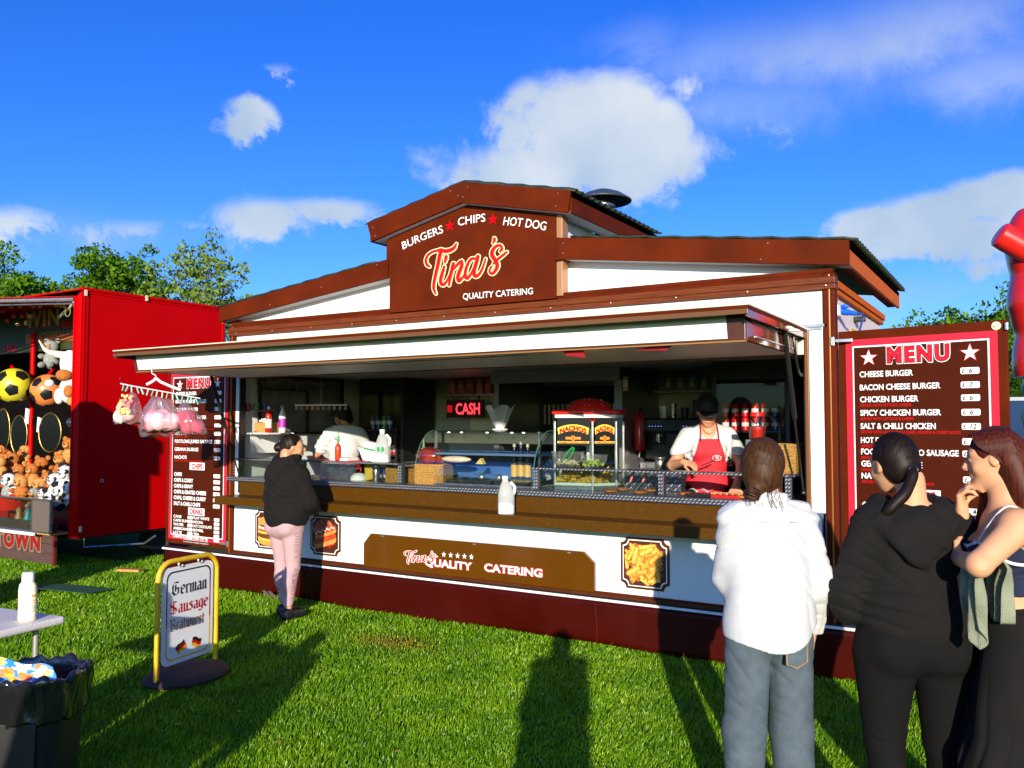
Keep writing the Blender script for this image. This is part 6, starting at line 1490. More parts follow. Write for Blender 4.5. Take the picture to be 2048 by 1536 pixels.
# ------------------------------------------------------------------ litter bin
bc = cw(3.82, -2.14); bn = thing('litter_bin', 'black wheelie style litter bin with bin liner folded over the rim', 'bin', bc, YAW)
bt = 1.70 - (1395 - 849) / FPX * 3.82 + .06
bt = .60
BINM = mat('bin_black', (.012, .011, .011), .45, var=.2)
def binf(k0, k1, z0, z1, p=3.0, w=.23, d=.20):
    def f(a, b):
        an = 6.28318 * a; c, s = math.cos(an), math.sin(an); q = (abs(c) ** p + abs(s) ** p) ** (-1 / p); k = k0 + (k1 - k0) * b
        return (w * c * q * k, d * s * q * k, z0 + (z1 - z0) * b)
    return f
mb = MB(); mb.grid(binf(.78, .96, .0, bt), 48, 10, wrap=True); mb.build('bin_body', BINM, bn, smooth=True)
mb = MB(); mb.prism([(-.13, .12), (.13, .12), (.14, .44), (-.14, .44)], (0, -.188, 0), UX, UZ, (0, .008, 0)); mb.build('bin_panel', BINM, bn, bevel=.006)
LIN = mat('bin_liner', (.010, .010, .011), .16, spec=.8, coat=.4, bump=.5, bscale=18)
def liner(a, b):
    an = 6.28318 * a; f0 = binf(.97, 1.04, bt - .17, bt + .01)
    wr = .010 * math.sin(an * 9 + b * 5) + .007 * math.sin(an * 21 + 2 * b) + .006 * math.sin(an * 5 - b * 9)
    if b < .55:
        p = f0(a, b / .55); k = 1 + wr * 3; return (p[0] * k, p[1] * k, p[2] + wr * 1.0)
    t = (b - .55) / .45; k = 1.04 - .25 * t ** .8 ; z = bt + .012 + .022 * math.sin(t * 3.1) - .16 * t * t + wr
    p = binf(k, k, z, z)(a, 0); return (p[0] * (1 + wr), p[1] * (1 + wr), p[2])
mb = MB(); mb.grid(liner, 120, 30, wrap=True); mb.build('bin_liner', LIN, bn, smooth=True, solid=.002)
mb = MB(); mb.grid(lambda a, b: (.15 * (a * 2 - 1), .13 * (b * 2 - 1), bt - .11 + .035 * math.sin(a * 9) * math.cos(b * 7) + .02 * math.sin(a * 23 + b * 11)), 26, 22); mb.build('bin_rubbish', LIN, bn, smooth=True)
pk2 = thing('snack_packet', 'bright blue and orange snack packet poking out of the bin', 'packet', bc + Vector((0, 0, bt)), YAW)
def pf(a, b):
    x = -.15 + .27 * a; z = -.05 + .125 * b * (1 - .45 * a) + .012 * math.sin(a * 9); return (x, -.05 + .04 * a + .015 * math.sin(a * 7 + b * 4), z + .01)
cells = [MB() for _ in range(5)]; cp = [(.04, .30, .85), (.85, .30, .04), (.85, .85, .80), (.60, .05, .04), (.85, .65, .10)]
rnd = random.Random(12)
for i in range(90):
    for j in range(36):
        x_, y_ = i / 90, j / 36; k = 0
        for q, (bx, by, br, bk) in enumerate(((.12, .55, .16, 2), (.3, .35, .2, 1), (.32, .3, .12, 4), (.5, .8, .14, 2), (.58, .4, .16, 1), (.62, .35, .07, 3), (.8, .5, .17, 2), (.85, .35, .10, 4), (.2, .85, .10, 4), (.72, .85, .08, 1), (.95, .8, .10, 0))):
            if math.hypot(x_ - bx, (y_ - by) * .55) < br * (.8 + .25 * math.sin(5 * math.atan2(y_ - by, x_ - bx) + q)): k = bk
        cells[k].grid(lambda a, b: pf((i + a) / 90, (j + b) / 36), 2, 2)
for c, col in zip(cells, cp):
    if c.v: c.build('packet_print', mat('packet_%02d' % int(col[0] * 50 + col[1] * 30), col, .2, coat=.5), pk2, kind='stuff')

# ------------------------------------------------------------------ green mat and small litter, castor, pegs
gmb = MB(); gmb.grid(lambda a, b: (-1.70 + .75 * a, -1.15 + .28 * b + .2 * a, .030 + .006 * math.sin(a * 5)), 10, 6); o = gmb.build('green_mat', mat('mat_green', (.01, .075, .035), .7), None, solid=.006); setp(o, 'dark green mat lying on the grass beyond the table', 'mat')
cs = thing('jockey_wheel', 'small grey jockey wheel on the grass beside the trailer skirt', 'wheel', (-1.42, .30, .085), R(75))
MB().tube([(-.03, 0, 0), (.03, 0, 0)], .085, 20).build('tyre', RUBBER, cs, smooth=True); MB().tube([(-.034, 0, 0), (.034, 0, 0)], .05, 16).build('rim', mat('rim_grey', (.35, .33, .28), .4, metal=.5), cs, smooth=True); MB().box(-.012, -.012, .09, .012, .012, .36).build('stem', STEEL, cs)
o = MB().obox((-1.80, .10, .028), (.13, .05, 0), (-.02, .05, 0), (0, 0, .013)).build('packing_board', WOODC, None); setp(o, 'pale wooden packing board on the grass by the jockey wheel', 'board')
for k, (x, l) in enumerate(((.62, 'left one of two short pale pegs in the grass at the skirt'), (.70, 'right one of two short pale pegs in the grass at the skirt'))):
    o = MB().obox((x, -.07, .03), (.012, 0, 0), (0, .012, 0), (-.015, -.03, .04)).build('ground_peg', ALU, None); setp(o, l, 'peg')

# ------------------------------------------------------------------ red prize stall on the left
SX = -2.55; SYF = -.11; SZ0 = .36; SZ1 = 3.345; SD = 2.12
S = thing('prize_stall', 'bright red box trailer stall hung with soft toys and balls', 'stall', (SX, 0, 0))
def SBX(name, x0, y0, z0, x1, y1, z1, m=RED, bevel=.004, **k): return MB().box(x0 - SX, y0, z0, x1 - SX, y1, z1).build(name, m, S, bevel=bevel, **k)
SBX('side_panel', SX - .05, SYF + .10, SZ0 + .03, SX, SYF + SD - .05, SZ1 - .05)
SBX('corner_post', SX - .11, SYF, SZ0, SX + .008, SYF + .035, SZ1 - .045); SBX('corner_post', SX - .06, SYF + .0355, SZ0, SX + .012, SYF + .10, SZ1 - .045, bevel=.012)
SBX('post_bead', SX + .0085, SYF + .03, SZ0, SX + .018, SYF + .045, SZ1 - .05); SBX('post_bead', SX - .135, SYF - .012, SZ0, SX - .112, SYF + .03, SZ1 - .10)
SBX('corner_post', SX - .06, SYF + SD - .05, SZ0, SX + .012, SYF + SD, SZ1 - .045, bevel=.01)
SBX('roof_rail', SX - .06, SYF, SZ1 - .044, SX + .014, SYF + SD, SZ1, bevel=.012); SBX('roof_rail', SX - .01, SYF + .05, SZ1 - .075, SX + .008, SYF + SD - .05, SZ1 - .046)
SBX('bottom_rail', SX - .06, SYF + .1, SZ0, SX + .006, SYF + SD - .05, SZ0 + .029)
SBX('roof', SX - 8.5, SYF + .02, SZ1 - .043, SX - .061, SYF + SD, SZ1 - .01)
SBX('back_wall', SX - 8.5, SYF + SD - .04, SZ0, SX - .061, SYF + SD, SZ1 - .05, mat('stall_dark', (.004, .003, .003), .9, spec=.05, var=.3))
SBX('stall_floor', SX - 5.5, SYF + .1, SZ0 - .04, SX - .061, SYF + SD - .05, SZ0 + .12, DARKST)
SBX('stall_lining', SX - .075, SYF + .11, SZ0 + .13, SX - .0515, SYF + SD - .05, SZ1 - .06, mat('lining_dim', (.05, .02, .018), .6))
mb = MB()
for y, z in ((.03, 3.27), (.85, 3.31), (.03, .46)): mb.box(.012, SYF + y, z - .03, .030, SYF + y + .03, z + .04)
mb.build('marker_lamp', mat('lamp_cream', (.7, .55, .35), .3), S)
mb = MB(); mb.tube([(.013, .20 + .02 * math.cos(t), 1.02 + .02 * math.sin(t)) for t in np.linspace(0, 5.8, 12)], .004, 6, closed=True); mb.build('panel_ring', ALU, S)
mb = MB()
for y, z in ((.42, 2.27), (.42, 2.02)): mb.sph((.003, y, z), .010, 8, 5)
mb.build('rivet', mat('rust', (.25, .05, .02), .6), S)
# lifted front flap with rail and bulbs
A0 = Vector((-2.70 - SX, SYF, 3.205)); A1 = Vector((-5.2 - SX, SYF - 1.35, 3.16))
MB().tube([A0, A1], .022, 8).build('flap_rail', ALU, S, smooth=True); MB().tube([A0 + Vector((0, 0, -.05)), A1 + Vector((0, 0, -.05))], .010, 8).build('flap_rail', STEEL, S, smooth=True)
MB().add([A0 + Vector((.04, 0, .03)), A1 + Vector((0, 0, .03)), (-5.5, SYF, 3.30), (0.02, SYF, 3.30), A0 + Vector((.04, 0, .04)), A1 + Vector((0, 0, .04)), (-5.5, SYF, 3.31), (.02, SYF, 3.31)], [(0, 1, 2, 3), (4, 7, 6, 5), (0, 4, 5, 1), (2, 6, 7, 3), (1, 5, 6, 2), (0, 3, 7, 4)]).build('roof_flap', RED, S)
MB().tube([A0 + Vector((-.02, .02, -.04)), A0 + Vector((-.9, .35, -.12))], .020, 8).build('lamp_tube', mat('tube_white', (.85, .85, .85), .3), S, smooth=True)
MB().tube([A0 + Vector((-.0, .02, .03)), A0 + Vector((-.5, .30, -.01))], .014, 8).build('lamp_tube', mat('tube_white', (.85, .85, .85), .3), S, smooth=True)
MB().tube([(-.27 + .055 * math.cos(t), SYF, 3.06 + .055 * math.sin(t)) for t in np.linspace(2.4, 7.0, 14)], .006, 6).build('cable_loop', mat('cable_olive', (.25, .25, .08), .4), S)
for i, (px, py, c) in enumerate(((22, 613, 0), (40, 613, 0), (28, 632, 1), (44, 632, 1), (35, 648, 0), (52, 646, 0), (66, 612, 0), (80, 612, 0), (112, 610, 0), (122, 611, 0), (128, 612, 0), (15, 641, 1), (60, 632, 0), (5, 622, 1))):
    p = at_y(px, py, .05); MB().sph(p - Vector((SX, 0, 0)), (.030, .03, .028), 12, 8).build('bulb', (mat('bulb_gold', (.60, .42, .10), .12, metal=.4), mat('bulb_red', (.60, .03, .03), .12))[c], S, smooth=True)
# header sign
HSY = .62
hs = thing('header_sign', 'green and orange header sign reading WIN inside the red stall', 'sign', (SX, HSY, 0))
p0 = at_y(-160, 655, HSY); p1 = at_y(156, 690, HSY)
MB().box(-3.4, 0, 2.72, -.09, .03, 3.24).build('sign_board', mat('sign_dkgreen', (.035, .045, .012), .5, var=.3, vscale=4), hs)
hx_z0 = at_y(100, 684, HSY).z
MB().box(-2.5, -.003, hx_z0, -.09, -.001, hx_z0 + .14).build('sign_band', mat('sign_orange_dim', (.42, .10, .02), .5), hs)
def hx(px, py): p = at_y(px, py, HSY - .004); return p.x - SX, p.z
WT_ = mat('win_tan', (.60, .42, .24), .5); (wx, wz), (wx2, _) = hx(50, 655), hx(118, 655)
for off, m, l in ((.11, LREDD, .004), (.07, LBLACK, .006), (.04, WT_, .008)):
    text('WIN', .30, (wx, 0, wz), UX, UZ, m, hs, off=off, lift=l, width=wx2 - wx, ref=.04, space=1.15)
(ox, oz), (ox2, _) = hx(124, 656), hx(143, 656); text('or', .18, (ox, 0, oz), UX, UZ, LREDD, hs, off=.05, lift=.006, width=ox2 - ox)
(ox, oz) = hx(151, 661); text('P', .30, (ox, 0, oz), UX, UZ, LREDD, hs, off=.10, lift=.004); text('P', .30, (ox, 0, oz), UX, UZ, WT_, hs, off=.03, lift=.006)
(ix, iz), (ix2, _) = hx(57, 674), hx(156, 674); text('INFLATABLE', .13, (ix, 0, iz - .01), UX, UZ, mat('sign_teal', (.02, .06, .06), .5), hs, off=.03, lift=.004, width=ix2 - ix)
text('A BALL', .12, (-3.1, 0, 2.76), UX, UZ, LRED, hs, off=.05, lift=.004)
# posts and braces
PY_ = .55
pp = at_y(64, 800, PY_); POL = thing('stall_pole', 'red pole with two slanting braces inside the stall', 'pole', (pp.x, PY_, SZ0 + .12))
MB().tube([(0, 0, 0), (0, 0, 2.5)], .035, 12).build('pole', RED, POL, smooth=True); MB().tube([(-.06, 0, .0), (-.06, 0, 1.6)], .016, 8).build('pole', RED, POL, smooth=True)
MB().tube([(0, 0, 1.70), (-.55, 0, 2.05)], .022, 8).build('brace', RED, POL, smooth=True); MB().tube([(0, 0, 1.65), (.55, 0, 2.0)], .022, 8).build('brace', RED, POL, smooth=True)
def ball(px, py, y, r, col, nm):
    c = at_y(px, py, y); t = thing('football', nm, 'ball', c)
    MB().sph((0, 0, 0), r, 32, 20).build('ball_skin', mat('ball_' + nm[:6], col, .35, coat=.2), t, smooth=True)
    ph = (1 + 5 ** .5) / 2; V = [Vector(v).normalized() for v in [(0, a, b * ph) for a in (-1, 1) for b in (-1, 1)] + [(a, b * ph, 0) for a in (-1, 1) for b in (-1, 1)] + [(b * ph, 0, a) for a in (-1, 1) for b in (-1, 1)]]
    Rm = Matrix.Rotation(.5, 3, 'X') @ Matrix.Rotation(.35, 3, 'Z')
    for v in V:
        v = Rm @ v; a = v.orthogonal().normalized(); b = v.cross(a); mb = MB(); pts = [v * r * 1.008]
        for rg in (.33, .66, 1.):
            for k in range(15):
                k0, fr_ = divmod(k, 3); c0, c1 = k0 * 1.2566, (k0 + 1) * 1.2566; e_ = Vector((math.cos(c0), math.sin(c0))).lerp(Vector((math.cos(c1), math.sin(c1))), fr_ / 3) * .40 * rg
                pts.append((v + a * e_.x + b * e_.y).normalized() * r * 1.008)
        mb.add(pts, [(0, k + 1, (k + 1) % 15 + 1) for k in range(15)] + [(1 + 15 * q + k, 16 + 15 * q + k, 16 + 15 * q + (k + 1) % 15, 1 + 15 * q + (k + 1) % 15) for q in (0, 1) for k in range(15)]); mb.build('patch', BLACK, t)
ball(28, 771, .25, .235, (.72, .60, .03), 'yellow football with black patches hanging in the stall')
ball(96, 781, .35, .215, (.82, .22, .05), 'orange football with black patches right of the yellow one')
MB().box(-3.2, .5 - .0, 1.02, -.08, .56, 1.10).build('stall_shelf', mat('shelf_orange', (.35, .07, .02), .5), S); MB().box(-3.2, .5, .80, -.08, .56, .86).build('stall_shelf', mat('shelf_orange', (.35, .07, .02), .5), S)
MB().box(-3.2, SYF + .12, .475, -.08, SYF + .20, .80).build('stall_ledge', REDD, S)
FUR = {}
def fur(nm, c): return mat('fur_' + nm, c, .9, var=.25, vscale=30, bump=1, bscale=160)
FB, FW_, FK, FG, FT = fur('brown', (.50, .15, .02)), fur('white', (.78, .78, .76)), fur('black', (.008, .008, .008)), fur('grey', (.30, .31, .30)), fur('tan', (.60, .27, .07))
def plush(px, py, y, s, body, face, ear, label, kind='teddy', rz=0.):
    c = at_y(px, py, y); t = thing('soft_toy', label, 'soft toy', c, R(25) + rz)
    MB().sph((0, 0, -.11 * s), (.10 * s, .085 * s, .12 * s), 18, 12).build('body', body, t, smooth=True)
    MB().sph((0, -.02 * s, .05 * s), (.095 * s, .085 * s, .085 * s), 18, 12).build('head', face, t, smooth=True)
    MB().sph((0, -.10 * s, .03 * s), (.045 * s, .035 * s, .035 * s), 12, 8).build('muzzle', FW_ if face is FW_ else FT, t, smooth=True)
    MB().sph((0, -.135 * s, .045 * s), (.014 * s, .01 * s, .01 * s), 8, 6).build('nose', FK, t, smooth=True)
    for e in (-1, 1):
        MB().sph((e * .075 * s, 0, .125 * s), (.035 * s, .022 * s, .035 * s), 10, 8).build('ear', ear, t, smooth=True)
        if face is FW_: MB().sph((e * .04 * s, -.085 * s, .065 * s), (.024 * s, .018 * s, .028 * s), 10, 8).build('eye_patch', FK, t, smooth=True)
        MB().sph((e * .038 * s, -.104 * s, .068 * s), .008 * s, 8, 6).build('eye', EYEW if face is FW_ else BLACK, t, smooth=True)
        MB().sph((e * .10 * s, -.05 * s, -.07 * s), (.035 * s, .06 * s, .035 * s), 10, 8).build('arm', ear if face is FW_ else body, t, smooth=True)
        MB().sph((e * .06 * s, -.10 * s, -.18 * s), (.04 * s, .06 * s, .04 * s), 10, 8).build('leg', ear if face is FW_ else body, t, smooth=True)
Z = [(85, 935, .30, 1.0, FB, FB, FB, 'brown teddy sitting against the red pole on the shelf'), (28, 925, .35, 1.0, FB, FB, FB, 'orange brown teddy left of the pole'), (40, 945, .22, .8, FT, FB, FB, 'smaller teddy in front of the left brown teddy'),
     (66, 945, .10, .85, FT, FB, FB, 'curly orange dog peeping over beside the pole'), (112, 968, .02, 1.0, FW_, FW_, FK, 'panda second from the red corner post'), (135, 955, .05, 1.15, FW_, FW_, FK, 'large panda touching the red corner post'), (120, 990, -.05, .85, FW_, FW_, FK, 'small panda lowest at the front of the stall'),
     (20, 968, .05, 1.05, FG, FW_, FK, 'husky soft toy at the left edge'), (44, 970, .0, .95, FB, FT, FB, 'orange puppy right of the left edge husky'), (82, 975, .05, .95, FB, FT, FB, 'brown dog soft toy in front of the pole'), (98, 962, .12, .9, FB, FB, FB, 'curly brown dog soft toy behind the pandas'), (2, 930, .15, .9, FT, FT, FB, 'tan toy cut by the picture edge'), (70, 990, -.02, .7, FG, FG, FK, 'small grey toy by the red handle'),
     (140, 895, .30, .9, FT, FB, FB, 'brown toy hanging beside the corner post'), (104, 702, .55, 1.1, FG, FG, FG, 'dim grey bear hanging high behind the bull toy'), (122, 925, .38, .9, FB, FB, FB, 'brown teddy at the right end of the shelf'), (8, 905, .5, .9, FB, FB, FT, 'brown bear high at the left picture edge'), (52, 905, .52, .8, FT, FT, FB, 'tan bear tucked behind the left brown teddy'), (60, 985, .12, .8, FB, FT, FB, 'tan faced dog between the husky and the pole'), (30, 988, -.02, .75, FW_, FW_, FK, 'small panda above the red basket'), (90, 992, .02, .75, FG, FW_, FK, 'small husky below the brown dogs'), (142, 985, .0, .9, FW_, FW_, FK, 'panda at the foot of the corner post')]
for z in Z: plush(*z[:7], z[7])
# bull head and cow soft toys at the top right
c = at_y(140, 735, .12); bh = thing('bull_soft_toy', 'white bull soft toy with long horn and brown muzzle hanging by the corner post', 'soft toy', c, R(30))
MB().sph((0, 0, .05), (.12, .11, .17), 20, 14).build('head', FW_, bh, smooth=True); MB().sph((-.03, -.07, -.10), (.10, .09, .075), 16, 12).build('muzzle', FB, bh, smooth=True)
MB().tube(catmull([(-.05, 0, .15), (-.18, -.02, .17), (-.30, -.03, .22), (-.38, -.04, .34)], 6), [.05, .05, .048, .047, .045, .043, .04, .038, .036, .033, .03, .028, .025, .022, .018, .014, .012, .010, .006], 10).build('horn', fur('cream', (.80, .72, .58)), bh, smooth=True)
MB().sph((0, 0, -.28), (.12, .10, .17), 16, 12).build('body', FW_, bh, smooth=True); MB().sph((-.10, -.05, -.36), (.06, .05, .10), 12, 8).build('leg', FW_, bh, smooth=True); MB().sph((.03, -.08, -.30), (.06, .04, .08), 12, 8).build('patch', FB, bh, smooth=True); MB().sph((.06, -.05, -.42), (.06, .05, .06), 12, 8).build('hoof', FT, bh, smooth=True)
MB().sph((-.22, -.06, -.20), (.055, .05, .05), 12, 8).build('paw', FW_, bh, smooth=True)
for px, py, w, h, l in ((100, 865, .17, .26, 'black oval with gold rim hanging below the orange ball'), (38, 870, .13, .27, 'narrow black oval with gold rim below the yellow ball'), (5, 860, .12, .30, 'black oval with gold rim at the picture edge')):
    c = at_y(px, py, .45); t = thing('gold_rim_mirror', l, 'mirror', c, R(20)); mb = MB(); mb.tube([(w * math.cos(a), 0, h * math.sin(a)) for a in np.linspace(0, 6.1, 30)], .007, 8, closed=True); mb.build('gold_rim', mat('gold_dull', (.02, .012, .003), .3, metal=.6, col2=(.40, .28, .04), vscale=7), t, smooth=True)
    MB().prism([(w * .97 * math.cos(a), h * .97 * math.sin(a)) for a in np.linspace(0, 6.1, 30)], (0, -.004, 0), UX, UZ, (0, .008, 0)).build('black_face', mat('face_black', (.006, .006, .006), .15), t)
for px, py, l in ((54, 832, 'white hanging card left of the pole'), (78, 850, 'pale hanging card right of the pole')):
    c = at_y(px, py, .40); o = MB().obox((0, 0, 0), (.045, 0, -.01), (0, .002, 0), (.01, 0, .10)).build('hanging_card', wc, None); o.location = c; setp(o, l, 'card')
o = MB().sph((0, 0, 0), (.09, .09, .07), 20, 14).build('foil_ball', mat('foil', (.25, .25, .28), .12, metal=.9), None, smooth=True); o.location = at_y(148, 845, .3); setp(o, 'shiny grey foil ball by the corner post', 'ball')
t = thing('red_basket', 'red plastic basket with carrying handle at the stall front', 'basket', at_y(20, 1003, -.10)); MB().lathe([(.17, -.10), (.20, .06), (.21, .065), (.195, .06), (.165, -.09)], (0, 0, 0), 24, cap=False).build('basket_wall', REDP, t, smooth=True)
MB().tube([(.22 + .07 * math.cos(a), -.1, .03 + .07 * math.sin(a)) for a in np.linspace(-.2, 3.3, 10)], .012, 8).build('basket_handle', REDP, t, smooth=True)
# glass coin case and the TOWN board
cc = at_y(100, 1065, -.32); K = thing('glass_case', 'low glass display case with grey metal edges before the stall', 'display case', (cc.x, -.32, 0), R(0))
w0, z0, z1 = 1.35, .42, .80
for x in (-w0, -.40, 0):
    for y in (0, .36): MB().box(x - .015, y, z0, x + .015, y + .02, z1).build('case_post', STEEL, K)
for y in (-.005, .365):
    for z in (z0, z1): MB().box(-w0, y, z, .02, y + .02, z + .02).build('case_rail', STEEL, K)
MB().box(-w0, .02, z1 + .005, 0, .36, z1 + .012).build('case_top', glass_mat('case_glass', (.85, .88, .85), .3), K); MB().box(-w0, .008, z0 + .02, -.415, .012, z1).build('case_front', GLASS, K); MB().box(-.385, .008, z0 + .02, -.015, .012, z1).build('case_front', mat('case_panel_dim', (.14, .11, .09), .3), K)
MB().box(-w0, .02, z0 - .02, 0, .38, z0 - .002).build('case_floor', WOODC, K)
for i, x in enumerate((-.62, -.80, -1.0)):
    item('prize_bottle', ('nearest', 'middle', 'farthest')[i] + ' dark prize figure inside the glass case', 'figure', [('figure_body', MB().lathe([(.05, 0), (.06, .10), (.03, .17), (.035, .22), (0, .26)], (0, 0, 0), 14), (mat('fig_dark', (.02, .02, .05), .4), mat('fig_teal', (.03, .30, .32), .4), mat('fig_tan', (.35, .20, .08), .4))[i], SM)], (cc.x + x, -.14, z0))
MB().box(-w0, -.03, z0 - .035, -.30, -.006, z0 - .001).build('case_sill', LWHITE, K)
tb = thing('town_board', 'dark planked board reading TOWN at the foot of the stall', 'board', (-2.84, -.20, 0), R(0))
PLK = mat('plank_dark', (.085, .045, .038), .6, var=.3, vscale=5, stretch=(1, 1, 14)); 
for k in range(4): MB().box(-2.6, 0, .04 + k * .119, -.02, .02, .155 + k * .119).build('plank', PLK, tb, bevel=.002)
MB().box(-.018, -.01, .03, .02, .03, .53).build('edge_strip', mat('edge_rust', (.14, .02, .012), .5), tb); MB().box(-2.6, -.012, .515, -.02, .03, .535).build('edge_strip', STEEL, tb)
for off, m, l in ((.12, mat('town_tan', (.26, .19, .11), .5), .002), (.06, mat('town_red', (.26, .006, .006), .5), .004)):  # letter colours darkened to stand for shade on the board
    text('TOWN', .27, (-1.30, 0, .19), UX, UZ, m, tb, off=off, lift=l, width=1.02, ref=.06, space=1.25)
# wheel under the stall
for x in (-.6,):
    MB().tube([(-.44, 1.2, .17), (-.26, 1.2, .17)], .17, 22).build('wheel', RUBBER, S, smooth=True)
mb = MB(); mb.tube([(-.02, SYF + .12, .35), (-.02, SYF + .12, .24), (.30, SYF + .7, .24), (.45, SYF + .75, .34)], .012, 6); mb.build('prop_leg', STEEL, S)

# ------------------------------------------------------------------ inflatable at the right edge
inf = thing('inflatable_figure', 'red inflatable figure with stub arm and green yellow foot at the right edge', 'inflatable', cw(9.8, 6.02))
IR = mat('inflatable_red', (.72, .016, .012), .28, var=.08, vscale=3, coat=.3, bump=.4, bscale=5); IG = mat('inflatable_green', (.02, .30, .14), .3); IY = mat('inflatable_yellow', (.62, .62, .08), .3)
def seg(name, prof, m, off=(0, 0, 0)): 
    MB().lathe(prof, off, 26).build(name, m, inf, smooth=True)
px2m = 9.8 / FPX
prof = []
for k in range(31):
    z = 2.25 + 2.0 * k / 30; r = .30 + .05 * abs(math.sin(z * 4.6)) + (.02 if z > 3 else -.03 * (3 - z)); 
    if z > 4.0: r *= max(.05, 1 - ((z - 4.0) / .26) ** 2) ** .5
    prof.append((max(.01, r), z))
MB().lathe(prof, (.12, 0, 0), 28).build('body', IR, inf, smooth=True)
pr = [(.12, 0), (.145, .02), (.15, .10), (.15, .55), (.16, .75)]
ar = MB().lathe(pr, (0, 0, 0), 20); o = ar.build('arm', IR, inf, smooth=True)
ad = (RT * .80 - UZ * .52 - FW * .1).normalized(); o.matrix_local = Matrix.Translation(Vector(-RT * .46) + UZ * 3.88 - Vector((0, 0, 0)) - FW * .18) @ ad.to_track_quat('Z', 'Y').to_matrix().to_4x4()
MB().lathe([(.22, 2.0), (.27, 2.1), (.24, 2.25)], (.14, 0, 0), 24).build('collar', IG, inf, smooth=True)
MB().lathe([(.18, 0), (.22, .8), (.24, 1.4), (.30, 1.8), (.25, 2.0)], (.17, 0, 0), 24).build('lower_tube', IY, inf, smooth=True)

# grey blue container wall behind
CT = thing('site_container', 'blue grey panelled cabin behind the right menu door', 'cabin', (8.2, 7.6, 0), R(12))
CM = mat('cabin_blue', (.020, .045, .11), .95, spec=.03, var=.1, vscale=2)
for k in range(6): MB().box(-3 + k * 1.0, 0, .1, -2.015 + k * 1.0, .05, 2.02).build('wall_panel', CM, CT, bevel=.004)
MB().box(-3.0, .051, .05, 3, 2.3, 2.0).build('cabin_shell', mat('cabin_inner', (.06, .08, .12), .6), CT); MB().box(-3.05, -.03, 2.021, 3.05, 2.35, 2.07).build('roof_trim', mat('trim_pale', (.16, .20, .26), .4), CT); 
for z in (.78, 1.40): MB().box(-3.0, -.006, z, 3.0, -.001, z + .012).build('panel_joint', BLACKM, CT)

# ------------------------------------------------------------------ trees
def leafmat(nm, a, b):
    if nm in MATS: return MATS[nm]
    m = bpy.data.materials.new(nm); m.use_nodes = True; t = m.node_tree; t.nodes.clear(); o = t.nodes.new('ShaderNodeOutputMaterial'); ge = t.nodes.new('ShaderNodeNewGeometry')
    mx = t.nodes.new('ShaderNodeMix'); mx.data_type = 'RGBA'; mx.inputs['A'].default_value = a + (1,); mx.inputs['B'].default_value = b + (1,); t.links.new(ge.outputs['Random Per Island'], mx.inputs['Factor'])
    df = t.nodes.new('ShaderNodeBsdfDiffuse'); tl = t.nodes.new('ShaderNodeBsdfTranslucent'); s = t.nodes.new('ShaderNodeMixShader'); s.inputs[0].default_value = .3
    for n_ in (df, tl): t.links.new(mx.outputs['Result'], n_.inputs[0])
    t.links.new(df.outputs[0], s.inputs[1]); t.links.new(tl.outputs[0], s.inputs[2]); t.links.new(s.outputs[0], o.inputs[0]); MATS[nm] = m; return m
LG = leafmat('leaf_green', (.035, .095, .006), (.15, .30, .016)); LY = leafmat('leaf_yellow', (.10, .16, .015), (.26, .36, .05)); LD = leafmat('leaf_dark', (.012, .035, .006), (.05, .11, .012))
BARK = mat('bark', (.10, .07, .045), .9, var=.3, vscale=8, bump=1, bscale=20)
